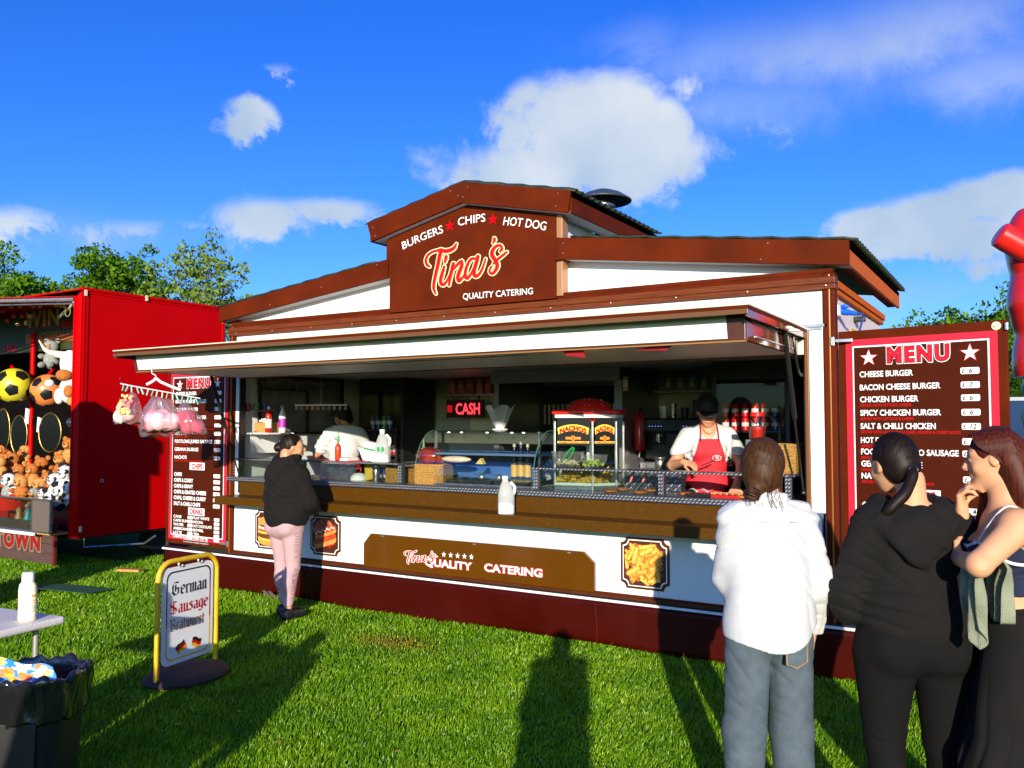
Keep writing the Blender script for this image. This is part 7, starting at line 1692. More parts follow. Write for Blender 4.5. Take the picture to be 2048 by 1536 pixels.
def tree(label, base, H, W, n_leaf, lm, seed, leaf=.14, sparse=1., crown0=.28, nb=26, group='trees beyond the fair'):
    rng = np.random.default_rng(seed); rnd = random.Random(seed); t = thing('tree', label, 'tree', base, 0, None)
    tr = MB(); P = [Vector((0, 0, 0))]
    for k in range(1, 8): P.append(Vector((rnd.gauss(0, .12) * k / 3, rnd.gauss(0, .12) * k / 3, H * .82 * k / 7)))
    tr.tube(P, [H * .022 * (1.15 - k / 7) + .02 for k in range(8)], 8)
    cen = []
    for b in range(nb):
        f = crown0 + (1 - crown0) * (b + rnd.random()) / nb; k = min(6, int(f * .82 * 7 / .82 * .82)); a = P[min(6, int(f * 6))]; ang = b * 2.4 + rnd.uniform(-.4, .4)
        e = math.sin(math.pi * min(1, (f - crown0) / (1 - crown0) * .86 + .12)) ** .6; L = W / 2 * e * rnd.uniform(.65, 1.08)
        tip = Vector((a.x + L * math.cos(ang), a.y + L * math.sin(ang), H * f + rnd.uniform(-.2, .5) * .4))
        m_ = a.lerp(tip, .5) + Vector((0, 0, -.06 * L)); tr.tube([a, m_, tip], [H * .009 * (1.2 - f) + .012, H * .005 * (1.2 - f) + .010, .006], 5)
        cs_ = W * .15 * rnd.uniform(.8, 1.4)
        for q in range(3):
            cen.append((*(a.lerp(tip, 1 - .28 * q)), cs_ * (1 - .12 * q)))
        for q in range(3):
            d_ = Vector((rnd.gauss(0, 1), rnd.gauss(0, 1), rnd.gauss(0, .8))).normalized() * cs_ * 1.4; e2 = tip + d_; tr.tube([m_.lerp(tip, .6), e2], [.010, .004], 4); cen.append((e2.x, e2.y, e2.z, cs_ * .55))
    cen.append((P[-1].x, P[-1].y, H * .93, W * .13)); tr.build('trunk', BARK, t, smooth=True)
    cen = np.array(cen); n = n_leaf; pick = rng.choice(len(cen), n, p=cen[:, 3] ** 2 / (cen[:, 3] ** 2).sum()); d = rng.normal(size=(n, 3)); d /= np.linalg.norm(d, axis=1)[:, None]
    C = cen[pick, :3] + d * (cen[pick, 3] * (.45 + .6 * rng.random(n) ** .7) * sparse)[:, None] * np.array([1, 1, .75])
    nrm = d * .6 + rng.normal(size=(n, 3)) * .6; nrm /= np.linalg.norm(nrm, axis=1)[:, None]; u = np.cross(nrm, rng.normal(size=(n, 3))); u /= np.linalg.norm(u, axis=1)[:, None]; v = np.cross(nrm, u)
    s = leaf * rng.uniform(.6, 1.3, n)[:, None]; V = np.stack([C - u * s, C + v * s * .55 - u * s * .1, C + u * s, C - v * s * .55 - u * s * .1], 1).astype(np.float32)
    me = bpy.data.meshes.new('crown'); me.vertices.add(n * 4); me.vertices.foreach_set('co', V.ravel()); me.loops.add(n * 4); me.loops.foreach_set('vertex_index', np.arange(n * 4, dtype=np.int32)); me.polygons.add(n); me.polygons.foreach_set('loop_start', np.arange(0, n * 4, 4, dtype=np.int32)); me.update(calc_edges=True); me.materials.append(lm)
    link('crown', me, t); return t
def tp(px, d): return cw(d, (px - 1024) / FPX * d)
def zt(py, d): return 1.70 + (849 - py) / FPX * d
TR = [(-15, 520, 26, 4.6, LG, 'broad green tree cut by the left edge of the picture'), (70, 525, 24, 3.0, LG, 'rounded green tree second from the left'), (170, 570, 28, 2.6, LD, 'dark green tree low beneath the tallest one'), (205, 468, 27, 2.9, LG, 'tallest pointed tree above the red stall'), (268, 545, 29, 2.6, LG, 'low green tree right of the tallest one'), (318, 572, 30, 2.6, LG, 'lowest green tree behind the stall roof'), (60, 585, 21, 3.0, LG, 'bushy green tree low behind the stall front')]
for i, (px, py, d, w, m, l) in enumerate(TR): tree(l, tp(px, d), zt(py, d) - w * .20, w * 1.1, 22000, m, 20 + i, leaf=.078)
tree('light open tree with bare twigs between the stall and the trailer gable', tp(415, 24), zt(505, 24) + .1, 2.9, 6500, LY, 41, leaf=.075, sparse=.9, crown0=.35, nb=30)
TR2 = [(1860, 645, 34, 6.0, LG, 'low green tree over the right menu door'), (1790, 668, 36, 5, LG, 'small tree top behind the trailer eave'), (2005, 588, 30, 5.2, LG, 'large green tree behind the inflatable figure'), (2100, 560, 31, 6, LG, 'green tree mostly outside the right edge'), (1940, 625, 32, 3.4, LD, 'dark tree left of the large green one'), (2010, 700, 24, 4.6, LD, 'dark bushy tree behind the blue cabin')]
for i, (px, py, d, w, m, l) in enumerate(TR2): tree(l, tp(px, d), zt(py, d) - w * .17, w * 1.1, 17000, m, 60 + i, leaf=.095, crown0=.15)
# hedge line far away all round
def hedge():
    rng = np.random.default_rng(5); n = 14000; a = rng.uniform(0, 6.283, n); rr_ = 62 + 5 * rng.normal(size=n); h = (2.6 + 1.6 * np.sin(a * 17) * np.cos(a * 7) + 1.0 * np.sin(a * 43)); z = rng.random(n) ** .7 * np.maximum(h, 1.5)
    C = np.stack([7 + rr_ * np.cos(a), -6 + rr_ * np.sin(a), z], 1); nr = rng.normal(size=(n, 3)); nr /= np.linalg.norm(nr, axis=1)[:, None]; u = np.cross(nr, rng.normal(size=(n, 3))); u /= np.linalg.norm(u, axis=1)[:, None]; v = np.cross(nr, u); s = .38
    V = np.stack([C - u * s, C + v * s, C + u * s, C - v * s], 1).astype(np.float32); me = bpy.data.meshes.new('far_hedge'); me.vertices.add(n * 4); me.vertices.foreach_set('co', V.ravel()); me.loops.add(n * 4); me.loops.foreach_set('vertex_index', np.arange(n * 4, dtype=np.int32)); me.polygons.add(n); me.polygons.foreach_set('loop_start', np.arange(0, n * 4, 4, dtype=np.int32)); me.update(calc_edges=True); me.materials.append(LD)
    o = link('far_hedge', me, kind='stuff'); o['label'] = 'far hedge and woodland round the showground'; o['category'] = 'hedge'
hedge()

# ------------------------------------------------------------------ people
JEAN = mat('denim', (.060, .085, .105), .75, col2=(.10, .135, .165), vscale=14, vdet=8, bump=.6, bscale=420)
SHIRTW = mat('white_shirt', (.62, .62, .62), .9, spec=.15, bump=.5, bscale=300)
BLKC = mat('black_cotton', (.0085, .0072, .0065), .9, spec=.25, var=.25, vscale=6, bump=.6, bscale=350)
LEGB = mat('black_leggings', (.0045, .0040, .0038), .8, spec=.2, var=.2, vscale=6, bump=.5, bscale=500)
NAVY = mat('navy_top', (.006, .012, .045), .7, bump=.6, bscale=400)
SAGE = mat('sage_jacket', (.24, .26, .17), .8, var=.1, vscale=9, bump=.7, bscale=250)
LILAC = mat('pink_leggings', (.52, .32, .33), .7, var=.06, vscale=7, bump=.5, bscale=450)
APR = mat('red_apron', (.62, .014, .030), .6, bump=.5, bscale=300, var=.06)
SHOE = mat('shoe_black', (.010, .010, .011), .45); SOLE = mat('shoe_sole', (.6, .6, .58), .5)

def legs(s, J, g=1., k=.03, calf=.052, skin=True):
    for e in (-1, 1):
        h_, kn, an = J['hip'][e], J['knee'][e], J['ank'][e]
        s.cap(h_, kn, .088 * g, .056 * g, k); s.cap(kn, an, .055 * g, .034 * g, k)
        cm_ = [kn[i] * .72 + an[i] * .28 for i in range(3)]; cm_[1] -= .018; s.ell(cm_, (calf * g, calf * g, .11), .03)
        if skin: s.cap((an[0], an[1] - .02, .04), (an[0] + .01 * e, an[1] + .12, .028), .034, .026, .02)
def shoes(par, J, m=SHOE, sole=None):
    for e in (-1, 1):
        an = J['ank'][e]; s = SDF((an[0] - .08, an[1] - .12, -.03), (an[0] + .08, an[1] + .24, .16), .008)
        s.cap((an[0], an[1] - .03, .045), (an[0] + .012 * e, an[1] + .15, .034), .044, .036, .02).ell((an[0], an[1] - .01, .07), (.045, .055, .045), .02)
        s.fn(lambda F, X, Y, Z: np.maximum(F, np.maximum(-Z, Z - .105))); link('shoe', s.mesh('shoe', m), par)
def torso(s, zc, hipw=.155, waist=.125, chest=.150, sh=.165, g=1., k=.05, dp=.66, top=1.36, y=0.):
    """stacked flattened ellipsoids from hips to shoulders; zc = hip height"""
    s.ell((0, y, zc), (hipw * g, hipw * dp * g * 1.08, .13), k); s.ell((0, y, zc + .16), (waist * g, waist * dp * g * 1.05, .13), k); s.ell((0, y + .005, zc + .33), (chest * g, chest * dp * g, .15), k)
    s.cap((-sh + .03, y - .01, top - .045), (sh - .03, y - .01, top - .045), .055 * g, .055 * g, k)
    s.cap((0, y - .015, top - .04), (0, y - .01, top + .10), .060, .052, .03)
def arm(s, a, b, c, g=1., k=.02):
    s.cap(a, b, .050 * g, .038 * g, k); s.cap(b, c, .038 * g, .026 * g, k)
def mkJ(hx=.085, hz=.86, kz=.46, kx=.095, ax=.10, ay=-.02, ky=.02):
    return {'hip': {-1: (-hx, 0, hz), 1: (hx, 0, hz)}, 'knee': {-1: (-kx, ky, kz), 1: (kx, ky, kz)}, 'ank': {-1: (-ax, ay, .08), 1: (ax, ay, .08)}}
def person(label, loc, rotz): return thing('person', label, 'person', loc, rotz)
def hline(s_, amp, f):  # fine hair ridges
    def g(F, X, Y, Z): return F + amp * np.sin(f * X + 3 * np.sin(9 * Z + 4 * Y) + 2 * np.sin(14 * Y)) * .5 + amp * .5 * np.sin(f * 1.7 * Y + 2 * np.sin(11 * Z))
    return s_.fn(g)

# ---- woman in the white shirt
def white_shirt():
    p = person('woman in a baggy white shirt and loose jeans seen from behind', cw(3.50, 1.04), YAW + R(4)); J = mkJ(.085, .84, .45, .098, .115)
    hc = (.0, .02, 1.515); M = rotm(R(-28), R(-4))
    s = SDF((-.34, -.24, 0), (.34, .34, 1.68), .0095); torso(s, .90, .130, .105, .125, .130, top=1.355); legs(s, J, .88)
    for e in (-1, 1): pass
    arm(s, (-.125, -.01, 1.30), (-.135, .07, 1.06), (-.06, .24, 1.08)); arm(s, (.128, -.01, 1.30), (.205, -.03, 1.05), (.212, .08, .84))
    head(s, hc, M); hand(s, (-.06, .24, 1.08), (.8, .5, .1), (0, -.3, -1), side=-1); hand(s, (.212, .08, .84), (-.05, .15, -1), (-1, 0, 0), side=1)
    link('body', s.mesh('body', SKIN2), p); eyes(p, hc, M)
    # shirt: wide and loose, dipping hem
    s = SDF((-.36, -.30, .70), (.36, .32, 1.48), .0065)
    s.ell((0, -.015, .98), (.172, .160, .25), .06); s.ell((0, -.02, .86), (.180, .170, .24), .05); s.ell((0, -.01, 1.14), (.168, .145, .22), .06); s.cap((-.115, -.01, 1.318), (.115, -.01, 1.318), .068, .068, .06, sc=(1, 1.15, 1))
    s.cap((0, -.02, 1.33), (0, -.015, 1.40), .074, .060, .03)
    for t in np.linspace(0, 6.28, 17): s.ell((.066 * math.cos(t), -.015 + .062 * math.sin(t), 1.392 - .012 * math.sin(t)), (.020, .020, .026), .008)
    s.cap((-.140, -.01, 1.295), (-.140, .06, 1.07), .064, .066, .05); s.cap((-.140, .06, 1.07), (-.06, .22, 1.08), .062, .050, .03)
    s.cap((.145, -.01, 1.295), (.205, -.035, 1.06), .064, .062, .05); s.cap((.205, -.035, 1.06), (.215, .06, .885), .062, .048, .03); s.cap((.215, .05, .90), (.217, .075, .845), .050, .048, .01)
    def f(F, X, Y, Z):
        # creases radiating from the shoulder yoke, vertical folds at the hem, armpit folds
        a = np.arctan2(X, 1.40 - Z + .02); r = np.sqrt(X * X + (1.40 - Z) ** 2)
        F = F + np.where(Y < .05, .0060 * np.sin(a * 22 + 2 * np.sin(r * 17)) * np.exp(-((r - .16) / .14) ** 2), 0)
        F = F + .010 * np.sin(X * 30 + 1.5 * np.sin(Z * 6) + Y * 8) * np.clip((1.12 - Z) / .3, 0, 1) * .6
        F = F + .006 * cr(X, Y, Z, (.75, 0, .65), .055, 3) * np.clip((X - .02) * 8, 0, 1) + .005 * cr(X, Y, Z, (-.5, 0, .85), .07, 5) * np.clip((.12 - X) * 6, 0, 1) + .006 * cr(X, Y, Z, (1, 0, .12), .060, 9) * np.clip((1.10 - Z) * 5, 0, 1)
        F = F + .006 * cr(X, Y, Z, (0, .35, 1), .05, 11) * np.clip((np.abs(X) - .14) * 20, 0, 1) + .002 * vnoise(X, Y, Z, 30, 9)
        hem = .815 + .030 * (np.minimum(X, 0) / .17) ** 2 + .10 * np.clip(X / .17, 0, 1.2) ** 2 + .003 * np.sin(X * 40)
        tor = np.maximum(F, np.where(X < .192, hem - Z, .835 - Z))
        return np.maximum(tor, Z - 1.425 - .35 * np.clip(-Y - .02, -.1, .02))
    s.fn(f); link('shirt', s.mesh('shirt', SHIRTW), p)
    # separate collar band and yoke seam
    mb = MB(); mb.tube(catmull([(-.15, -.085, 1.30), (-.07, -.118, 1.315), (.0, -.122, 1.318), (.07, -.118, 1.315), (.15, -.085, 1.30)], 6), .0022, 5); mb.build('yoke_seam', SHIRTW, p, smooth=True)
    # jeans
    s = SDF((-.30, -.22, 0), (.30, .22, 1.02), .0075); s.ell((0, -.01, .87), (.165, .135, .12), .04)
    for e in (-1, 1):
        s.cap((e * .082, -.015, .82), (e * .096, .015, .46), .098, .084, .03); s.cap((e * .096, .015, .46), (e * .112, -.015, .05), .084, .078, .03)
    def g(F, X, Y, Z):
        F = F + .008 * cr(X, Y, Z, (.45, 0, .9), .050, 31) * np.exp(-((Z - .46) / .18) ** 2) + .010 * cr(X, Y, Z, (.8, 0, .6), .055, 33) * np.exp(-((Z - .76) / .10) ** 2) + .009 * np.abs(np.sin(30 * Z + 3 * np.sin(14 * X))) * np.clip((.25 - Z) / .2, 0, 1) + .003 * vnoise(X, Y, Z, 22, 4)
        F = F + .012 * np.exp(-(X / .012) ** 2) * np.clip((.93 - Z) * 8, 0, 1)
        return np.maximum(F, np.maximum(.02 - Z, Z - .98))
    s.fn(g); j = link('jeans', s.mesh('jeans', JEAN), p)
    pk = MB()
    for e in (1,):
        q = [(.010, .875), (.105, .885), (.103, .775), (.058, .750), (.014, .765)]
        def surf(x, z): return (x, -.150 + 1.6 * (x - .05) ** 2 * (x > .05), z)
        pk.add([surf(a, b) for a, b in q] + [Vector(surf(a, b)) + Vector((0, -.006, 0)) for a, b in q], [(0, 1, 2, 3, 4), (5, 9, 8, 7, 6)] + [(i, i + 5, (i + 1) % 5 + 5, (i + 1) % 5) for i in range(5)])
        st = MB()
        for ins in (.006, .011):
            qq = [(a + (.058 - a) * ins * 9, b + (.81 - b) * ins * 9) for a, b in q]; st.tube([Vector(surf(a, b)) + Vector((0, -.0068, 0)) for a, b in qq + qq[:1]], .0010, 4)
    pk.build('back_pocket', JEAN, j); st.build('pocket_stitching', mat('stitch_gold', (.45, .24, .07), .6), j)
    shoes(p, J)
    # hair: smooth, drawn into a low knot
    s = SDF((-.14, -.17, 1.34), (.14, .16, 1.68), .0055); A = [list(r) for r in M]; P = lambda x, y, z: tuple(Vector(hc) + M @ Vector((x, y, z)))
    s.ell(P(0, -.022, .028), (.086, .100, .102), .01, A); s.ell(P(0, -.055, -.030), (.074, .066, .075), .03, A); s.cap(P(-.02, -.085, -.085), P(-.035, -.10, -.105), .034, .026, .02); s.cap(P(.045, -.01, -.05), P(.06, -.02, -.12), .030, .018, .02)
    s.ell(P(0, .105, -.055), (.066, .062, .095), .015, A, 'sub'); s.ell(P(.074, .035, -.05), (.03, .030, .055), .01, A, 'sub')
    def hf(F, X, Y, Z):
        x, y, z = X - hc[0], Y - hc[1], Z - hc[2]; return F
    s.fn(hf); link('hair', s.mesh('hair', HBROWN), p)
    mb = MB(); rnd = random.Random(2)
    sleek(mb, P, 900, 7, 3, knot=(-.028, -.118, -.092), a0=-1.9, a1=1.9, w=.0016)
    for i in range(120):
        a, b = rnd.uniform(0, 6.28), rnd.uniform(0, 3.1); c_ = Vector(P(-.030, -.100, -.098)); q = [c_ + M @ Vector((.034 * math.cos(a + t) * math.sin(b), -.018 + .030 * math.sin(a + t) * math.sin(b), .026 * math.cos(b + t * .5))) for t in np.linspace(0, 1.6, 5)]; mb.tube(q, .0014, 3)
    for i in range(14):
        a = rnd.uniform(-.05, .07); mb.tube([P(a, -.10, -.06), P(a + rnd.uniform(-.02, .02), -.105, -.11), P(a * 1.3, -.09, -.15 - rnd.random() * .02)], .0010, 3)
    mb.build('hair_strands', HBROWN, p, kind='stuff')
    mb = MB(); mb.tube([P(-.025 + .022 * math.cos(t), -.10 + .010 * math.sin(t), -.088 + .020 * math.sin(t)) for t in np.linspace(0, 6, 14)], .004, 6, closed=True); mb.build('hair_tie', mat('tie_tan', (.45, .28, .14), .5), p)
white_shirt()

# ---- woman in the black hoodie
def black_hoodie():
    p = person('woman in a black hoodie and black leggings with a low ponytail seen from behind', cw(3.38, 1.575), YAW - R(3)); J = mkJ(.105, .84, .45, .115, .120)
    hc = (-.045, .05, 1.54); M = rotm(R(20), R(-8), R(-4))
    s = SDF((-.36, -.26, 0), (.36, .36, 1.70), .0095); torso(s, .88, .20, .165, .18, .175, top=1.38, k=.06); legs(s, J, 1.12)
    arm(s, (-.175, -.01, 1.31), (-.235, .0, 1.05), (-.13, .20, .93), 1.0); arm(s, (.175, -.01, 1.31), (.23, .0, 1.06), (.14, .20, .95), 1.1)
    head(s, hc, M); hand(s, (-.13, .20, .93), (1, .3, -.1), (0, -.3, -1), side=-1); hand(s, (.14, .20, .95), (-1, .3, -.1), (0, -.3, -1), side=1)
    link('body', s.mesh('body', SKIN2), p); eyes(p, hc, M)
    s = SDF((-.38, -.32, .78), (.38, .36, 1.50), .0065)
    s.ell((0, -.01, .97), (.222, .175, .20), .06); s.ell((0, -.005, 1.16), (.205, .155, .22), .06); s.cap((-.130, -.012, 1.318), (.130, -.012, 1.318), .078, .078, .06)
    s.cap((-.165, -.01, 1.29), (-.245, .0, 1.05), .076, .070, .05); s.cap((-.245, .0, 1.05), (-.235, .03, .98), .070, .066, .03); s.cap((-.235, .03, .98), (-.12, .21, .93), .066, .060, .03)
    s.cap((.165, -.01, 1.29), (.245, .0, 1.07), .078, .072, .05); s.cap((.245, .0, 1.07), (.13, .20, .96), .068, .050, .03)
    # hood lying on the back: collar roll and a drooping point
    for t in np.linspace(-1.0, 1.0, 9):
        a = t * 2.25; s.ell((.118 * math.sin(a), -.022 - .092 * math.cos(a) + .02, 1.375 - .02 * math.cos(a)), (.050, .046, .040), .014)
    s.cap((-.140, -.095, 1.335), (-.055, -.172, 1.205), .026, .030, .020, sc=(1.3, .8, 1)); s.cap((.120, -.105, 1.335), (-.015, -.172, 1.205), .026, .030, .020, sc=(1.3, .8, 1)); s.ell((-.035, -.168, 1.195), (.048, .026, .036), .018); s.ell((-.02, -.135, 1.29), (.10, .045, .075), .03)
    
    s.cap((0, -.02, 1.42), (0, .0, 1.56), .074, .085, .02, op='sub')
    def f(F, X, Y, Z):
        band = np.exp(-((Z - .865) / .030) ** 2)
        F = F - .003 * (np.abs(Z - .852) < .028) + .0022 * np.cos((Z - .885) * 420) * (np.abs(Z - .885) < .006)
        F = F + .016 * cr(X, Y, Z, (.15, 0, 1), .045, 21, 2.2) * np.exp(-((Z - 1.03) / .12) ** 2) * (np.abs(X) < .23) + .009 * cr(X, Y, Z, (.6, 0, .8), .06, 23) * (Z > 1.08)
        F = F + .013 * cr(X, Y, Z, (.5, .2, .9), .05, 25) * np.clip((np.abs(X) - .16) * 20, 0, 1)
        F = F + .004 * vnoise(X, Y, Z, 40, 12)
        F = F + .004 * np.sin(26 * X + 22 * Z) * np.exp(-((Z - 1.24) / .07) ** 2) * (Y < -.08)
        return np.maximum(F, .825 - Z)
    s.fn(f); link('hoodie', s.mesh('hoodie', BLKC), p)
    s = SDF((-.32, -.26, 0), (.32, .24, 1.0), .0075); s.ell((0, -.01, .86), (.222, .160, .13), .04)
    for e in (-1, 1):
        s.ell((e * .095, -.075, .835), (.108, .095, .105), .022)
        s.cap((e * .112, -.01, .80), (e * .112, .015, .46), .122, .074, .016); s.cap((e * .112, .015, .46), (e * .118, -.02, .07), .070, .050, .02); s.ell((e * .114, -.025, .34), (.064, .066, .12), .03)
    s.fn(lambda F, X, Y, Z: np.maximum(F + .0022 * vnoise(X, Y, Z, 24, 6) + .006 * cr(X, Y, Z, (.2, 0, 1), .035, 41) * (np.exp(-((Z - .45) / .07) ** 2) + .8 * np.exp(-((Z - .74) / .05) ** 2)), np.maximum(.05 - Z, Z - .95)))
    link('leggings', s.mesh('leggings', LEGB), p); shoes(p, J)
    A = [list(r) for r in M]; P = lambda x, y, z: tuple(Vector(hc) + M @ Vector((x, y, z)))
    s = SDF((-.26, -.26, 1.20), (.16, .22, 1.70), .0055)
    s.ell(P(0, -.020, .026), (.079, .095, .097), .01, A); s.ell(P(0, -.055, -.025), (.066, .056, .064), .03, A); s.ell(P(-.012, -.100, -.030), (.026, .022, .024), .012, A)
    tl = catmull([P(-.012, -.108, -.030), P(-.026, -.124, -.055), (-.060, -.108, 1.440), (-.095, -.112, 1.405), (-.120, -.108, 1.375), (-.140, -.095, 1.350)], 5); rs = np.interp(range(len(tl)), [0, 5, 12, 20, len(tl) - 1], [.012, .017, .019, .015, .007])
    for i in range(len(tl) - 1): s.cap(tl[i], tl[i + 1], rs[i], rs[i + 1], .012)
    s.ell(P(0, .105, -.060), (.068, .064, .098), .012, A, 'sub'); s.ell(P(-.075, .015, -.025), (.024, .026, .048), .008, A, 'sub')
    def hf(F, X, Y, Z):
        c = P(0, -.11, -.045); th = np.arctan2(X - c[0], Z - c[2]); r = np.sqrt((X - c[0]) ** 2 + (Z - c[2]) ** 2)
        return F
    s.fn(hf); link('hair', s.mesh('hair', HDARK), p)
    mb = MB(); rnd = random.Random(4)
    for i in range(320):
        o = Vector((rnd.uniform(-1, 1), rnd.uniform(-1, 1), rnd.uniform(-1, 1))).normalized(); mb.tube([Vector([float(c) for c in q]) + o * float(rs[k]) * (1.02 + .10 * math.sin(k * .9 + i)) for k, q in enumerate(tl)], .0012, 3)
    sleek(mb, P, 900, 7, 8, r=(.080, .096, .099), knot=(-.012, -.115, -.030), a0=-1.9, a1=1.9, w=.0014)
    mb.build('hair_strands', HDARK, p, kind='stuff')
    c = Vector(P(0, -.125, -.050)); MB().tube([P(-.012 + .018 * math.cos(t), -.118, -.034 + .018 * math.sin(t)) for t in np.linspace(0, 6, 14)], .006, 6, closed=True).build('hair_tie', BLACK, p, smooth=True)
black_hoodie()

# ---- woman in profile with a hand at her chin
def profile_woman():
    p = person('woman in navy crop top and black trousers, hand at chin, long auburn hair', cw(3.20, 1.85), YAW + R(72)); J = mkJ(.085, .86, .46, .10, .12, ay=.02, ky=.03)
    hc = (.015, .035, 1.572); M = rotm(R(-14), R(-8))
    s = SDF((-.34, -.22, 0), (.30, .42, 1.72), .0065); torso(s, .93, .150, .118, .140, .160, top=1.385, y=.0); legs(s, J, .9)
    s.ell((.062, .085, 1.225), (.060, .055, .060), .03); s.ell((-.062, .085, 1.225), (.060, .055, .060), .03)
    s.cap((0, -.01, 1.37), (0.01, .015, 1.49), .054, .050, .03)
    s.ell((-.165, .005, 1.335), (.060, .060, .060), .04)
    arm(s, (-.170, .0, 1.335), (-.29, .150, 1.215), (-.06, .170, 1.200), 1.08, .02); arm(s, (.16, .02, 1.33), (.13, .17, 1.12), (.066, .140, 1.352), 1.0)
    hand(s, (-.06, .170, 1.200), (1, .05, .02), (0, -1, .1), curl=(.5, .6, .6, .6), side=-1)
    hand(s, (.066, .140, 1.352), (-.18, .04, 1), (-.35, -1, -.10), curl=(.85, .9, 1.0, 1.05), side=1, thumb=1.0)
    head(s, hc, M, scale=.97); link('body', s.mesh('body', SKIN2), p); eyes(p, hc, M, .97)
    mb = MB(); q = Vector(hc) + M @ Vector((0, .088, -.0545)); 
    s = SDF((-.22, -.18, 1.04), (.22, .20, 1.42), .006)
    torso(s, .93, .155, .124, .146, .13, top=1.30, y=.0); s.ell((.062, .088, 1.225), (.064, .058, .064), .03); s.ell((-.062, .088, 1.225), (.064, .058, .064), .03)
    def f(F, X, Y, Z):
        top = 1.268 - .07 * np.clip(-Y / .1, -1, 1) * (Y < 0) * 1 + .0 + np.where(Y > .04, -.01 + .10 * X * X * 20 * .5, 0)
        F = F + .006 * cr(X, Y, Z, (.1, .3, 1), .030, 61) * (Z < 1.2) + .0015 * vnoise(X, Y, Z, 40, 8)
        return np.maximum(F, np.maximum(1.078 - Z, Z - top))
    s.fn(f); tp_ = link('crop_top', s.mesh('crop_top', NAVY), p)
    TR_ = mat('white_trim', (.80, .80, .76), .6)
    for e in (-1, 1):
        MB().tube(catmull([(e * .105, .115, 1.27), (e * .115, .085, 1.33), (e * .112, .03, 1.398), (e * .110, -.02, 1.392), (e * .10, -.075, 1.32), (e * .085, -.100, 1.215)], 5), .0075, 8, flat=.5).build('strap', TR_, p, smooth=True)
        MB().tube(catmull([(e * .105, .115, 1.27), (e * .135, .075, 1.235), (e * .152, .02, 1.205), (e * .140, -.05, 1.20), (e * .085, -.100, 1.208)], 5), .006, 8).build('trim', TR_, p, smooth=True)
    MB().tube(catmull([(-.105, .125, 1.268), (-.05, .142, 1.245), (0, .125, 1.24), (.05, .142, 1.245), (.105, .125, 1.268)], 5), .006, 8).build('trim', TR_, p, smooth=True)
    s = SDF((-.30, -.26, 0), (.30, .34, 1.08), .0075); s.ell((0, -.005, .96), (.165, .130, .11), .05); s.ell((0, -.06, .88), (.16, .10, .12), .05)
    for e in (-1, 1):
        s.cap((e * .085, .0, .84), (e * .10, .06, .46), .115, .125, .04); s.cap((e * .10, .06, .46), (e * .12, .05, .06), .125, .135, .04)
    s.fn(lambda F, X, Y, Z: np.maximum(F + .008 * np.sin(30 * X + 26 * Y + 2 * np.sin(5 * Z)) * np.clip((.9 - Z) / .5, 0, 1) + .014 * cr(X, Y, Z, (.7, .7, .15), .07, 43), np.maximum(.03 - Z, Z - 1.045)))
    link('trousers', s.mesh('trousers', BLKC), p); shoes(p, J)
    # hair: long, straight, parted, down the back
    A = [list(r) for r in M]; P = lambda x, y, z: tuple(Vector(hc) + M @ Vector((x, y, z)))
    s = SDF((-.18, -.24, 1.10), (.18, .24, 1.72), .0055)
    s.ell(P(0, -.018, .026), (.078, .092, .096), .01, A)
    for e in (-1, 1):
        s.cap(P(e * .045, -.055, -.01), (e * .060, -.080, 1.36), .050, .048, .03, sc=(.9, 1, 1)); s.cap((e * .060, -.080, 1.36), (e * .065, -.135, 1.17), .048, .028, .03, sc=(1, .8, 1))
    s.cap(P(0, -.07, 0), (0, -.11, 1.36), .060, .055, .04); s.cap((0, -.11, 1.36), (0, -.14, 1.15), .055, .03, .04, sc=(1.4, .7, 1))
    s.cap((.085, .03, 1.50), (.10, .07, 1.30), .030, .020, .02)
    s.ell(P(0, .100, -.060), (.10, .078, .108), .008, A, 'sub'); s.ell(P(-.085, .004, -.030), (.034, .036, .052), .006, A, 'sub')
    def hf(F, X, Y, Z): return F + .003 * vnoise(X, Y, Z * .3, 26, 5)
    s.fn(hf); link('hair', s.mesh('hair', HAUB), p)
    mb = MB(); rnd = random.Random(5)
    for i in range(900):
        e = rnd.choice((-1, -1, -1, 1)); u = rnd.random() ** .8; j = rnd.uniform(1, 1.02); a0 = Vector(P(e * .009, .070 - .142 * u, .120 - .010 * u - .03 * (1 - u) ** 3)); a1 = Vector(P(e * .080 * j, .038 - .112 * u, .052)); a2 = Vector(P(e * .080, -.034 - .062 * u, -.025)); a3 = Vector((e * (.100 - .02 * u), -.088 - .062 * u, 1.37)); a4 = Vector((e * (.090 - .02 * u) + rnd.uniform(-.01, .01), -.130 - .055 * u, 1.17 + .05 * rnd.random()))
        ab = Vector(P(e * .054 * j, .058 - .128 * u, .099 * j))
        strips(mb, catmull([a0, ab, a1, a2, a3, a4], 3), .0015, (0, -.06, 1.45))
    mb.build('hair_strands', HAUB, p, kind='stuff')
    # wrist band and the jacket over her arm
    w = Vector((.070, .142, 1.338)); MB().tube([w + Vector((.031 * math.cos(t), .031 * math.sin(t), .006 * math.cos(t))) for t in np.linspace(0, 6, 18)], .0035, 6, closed=True).build('wrist_band', BLACK, p, smooth=True)
    j = thing('jacket', 'sage grey jacket draped over the forearm of the woman in profile', 'jacket', p.location, YAW + R(72))
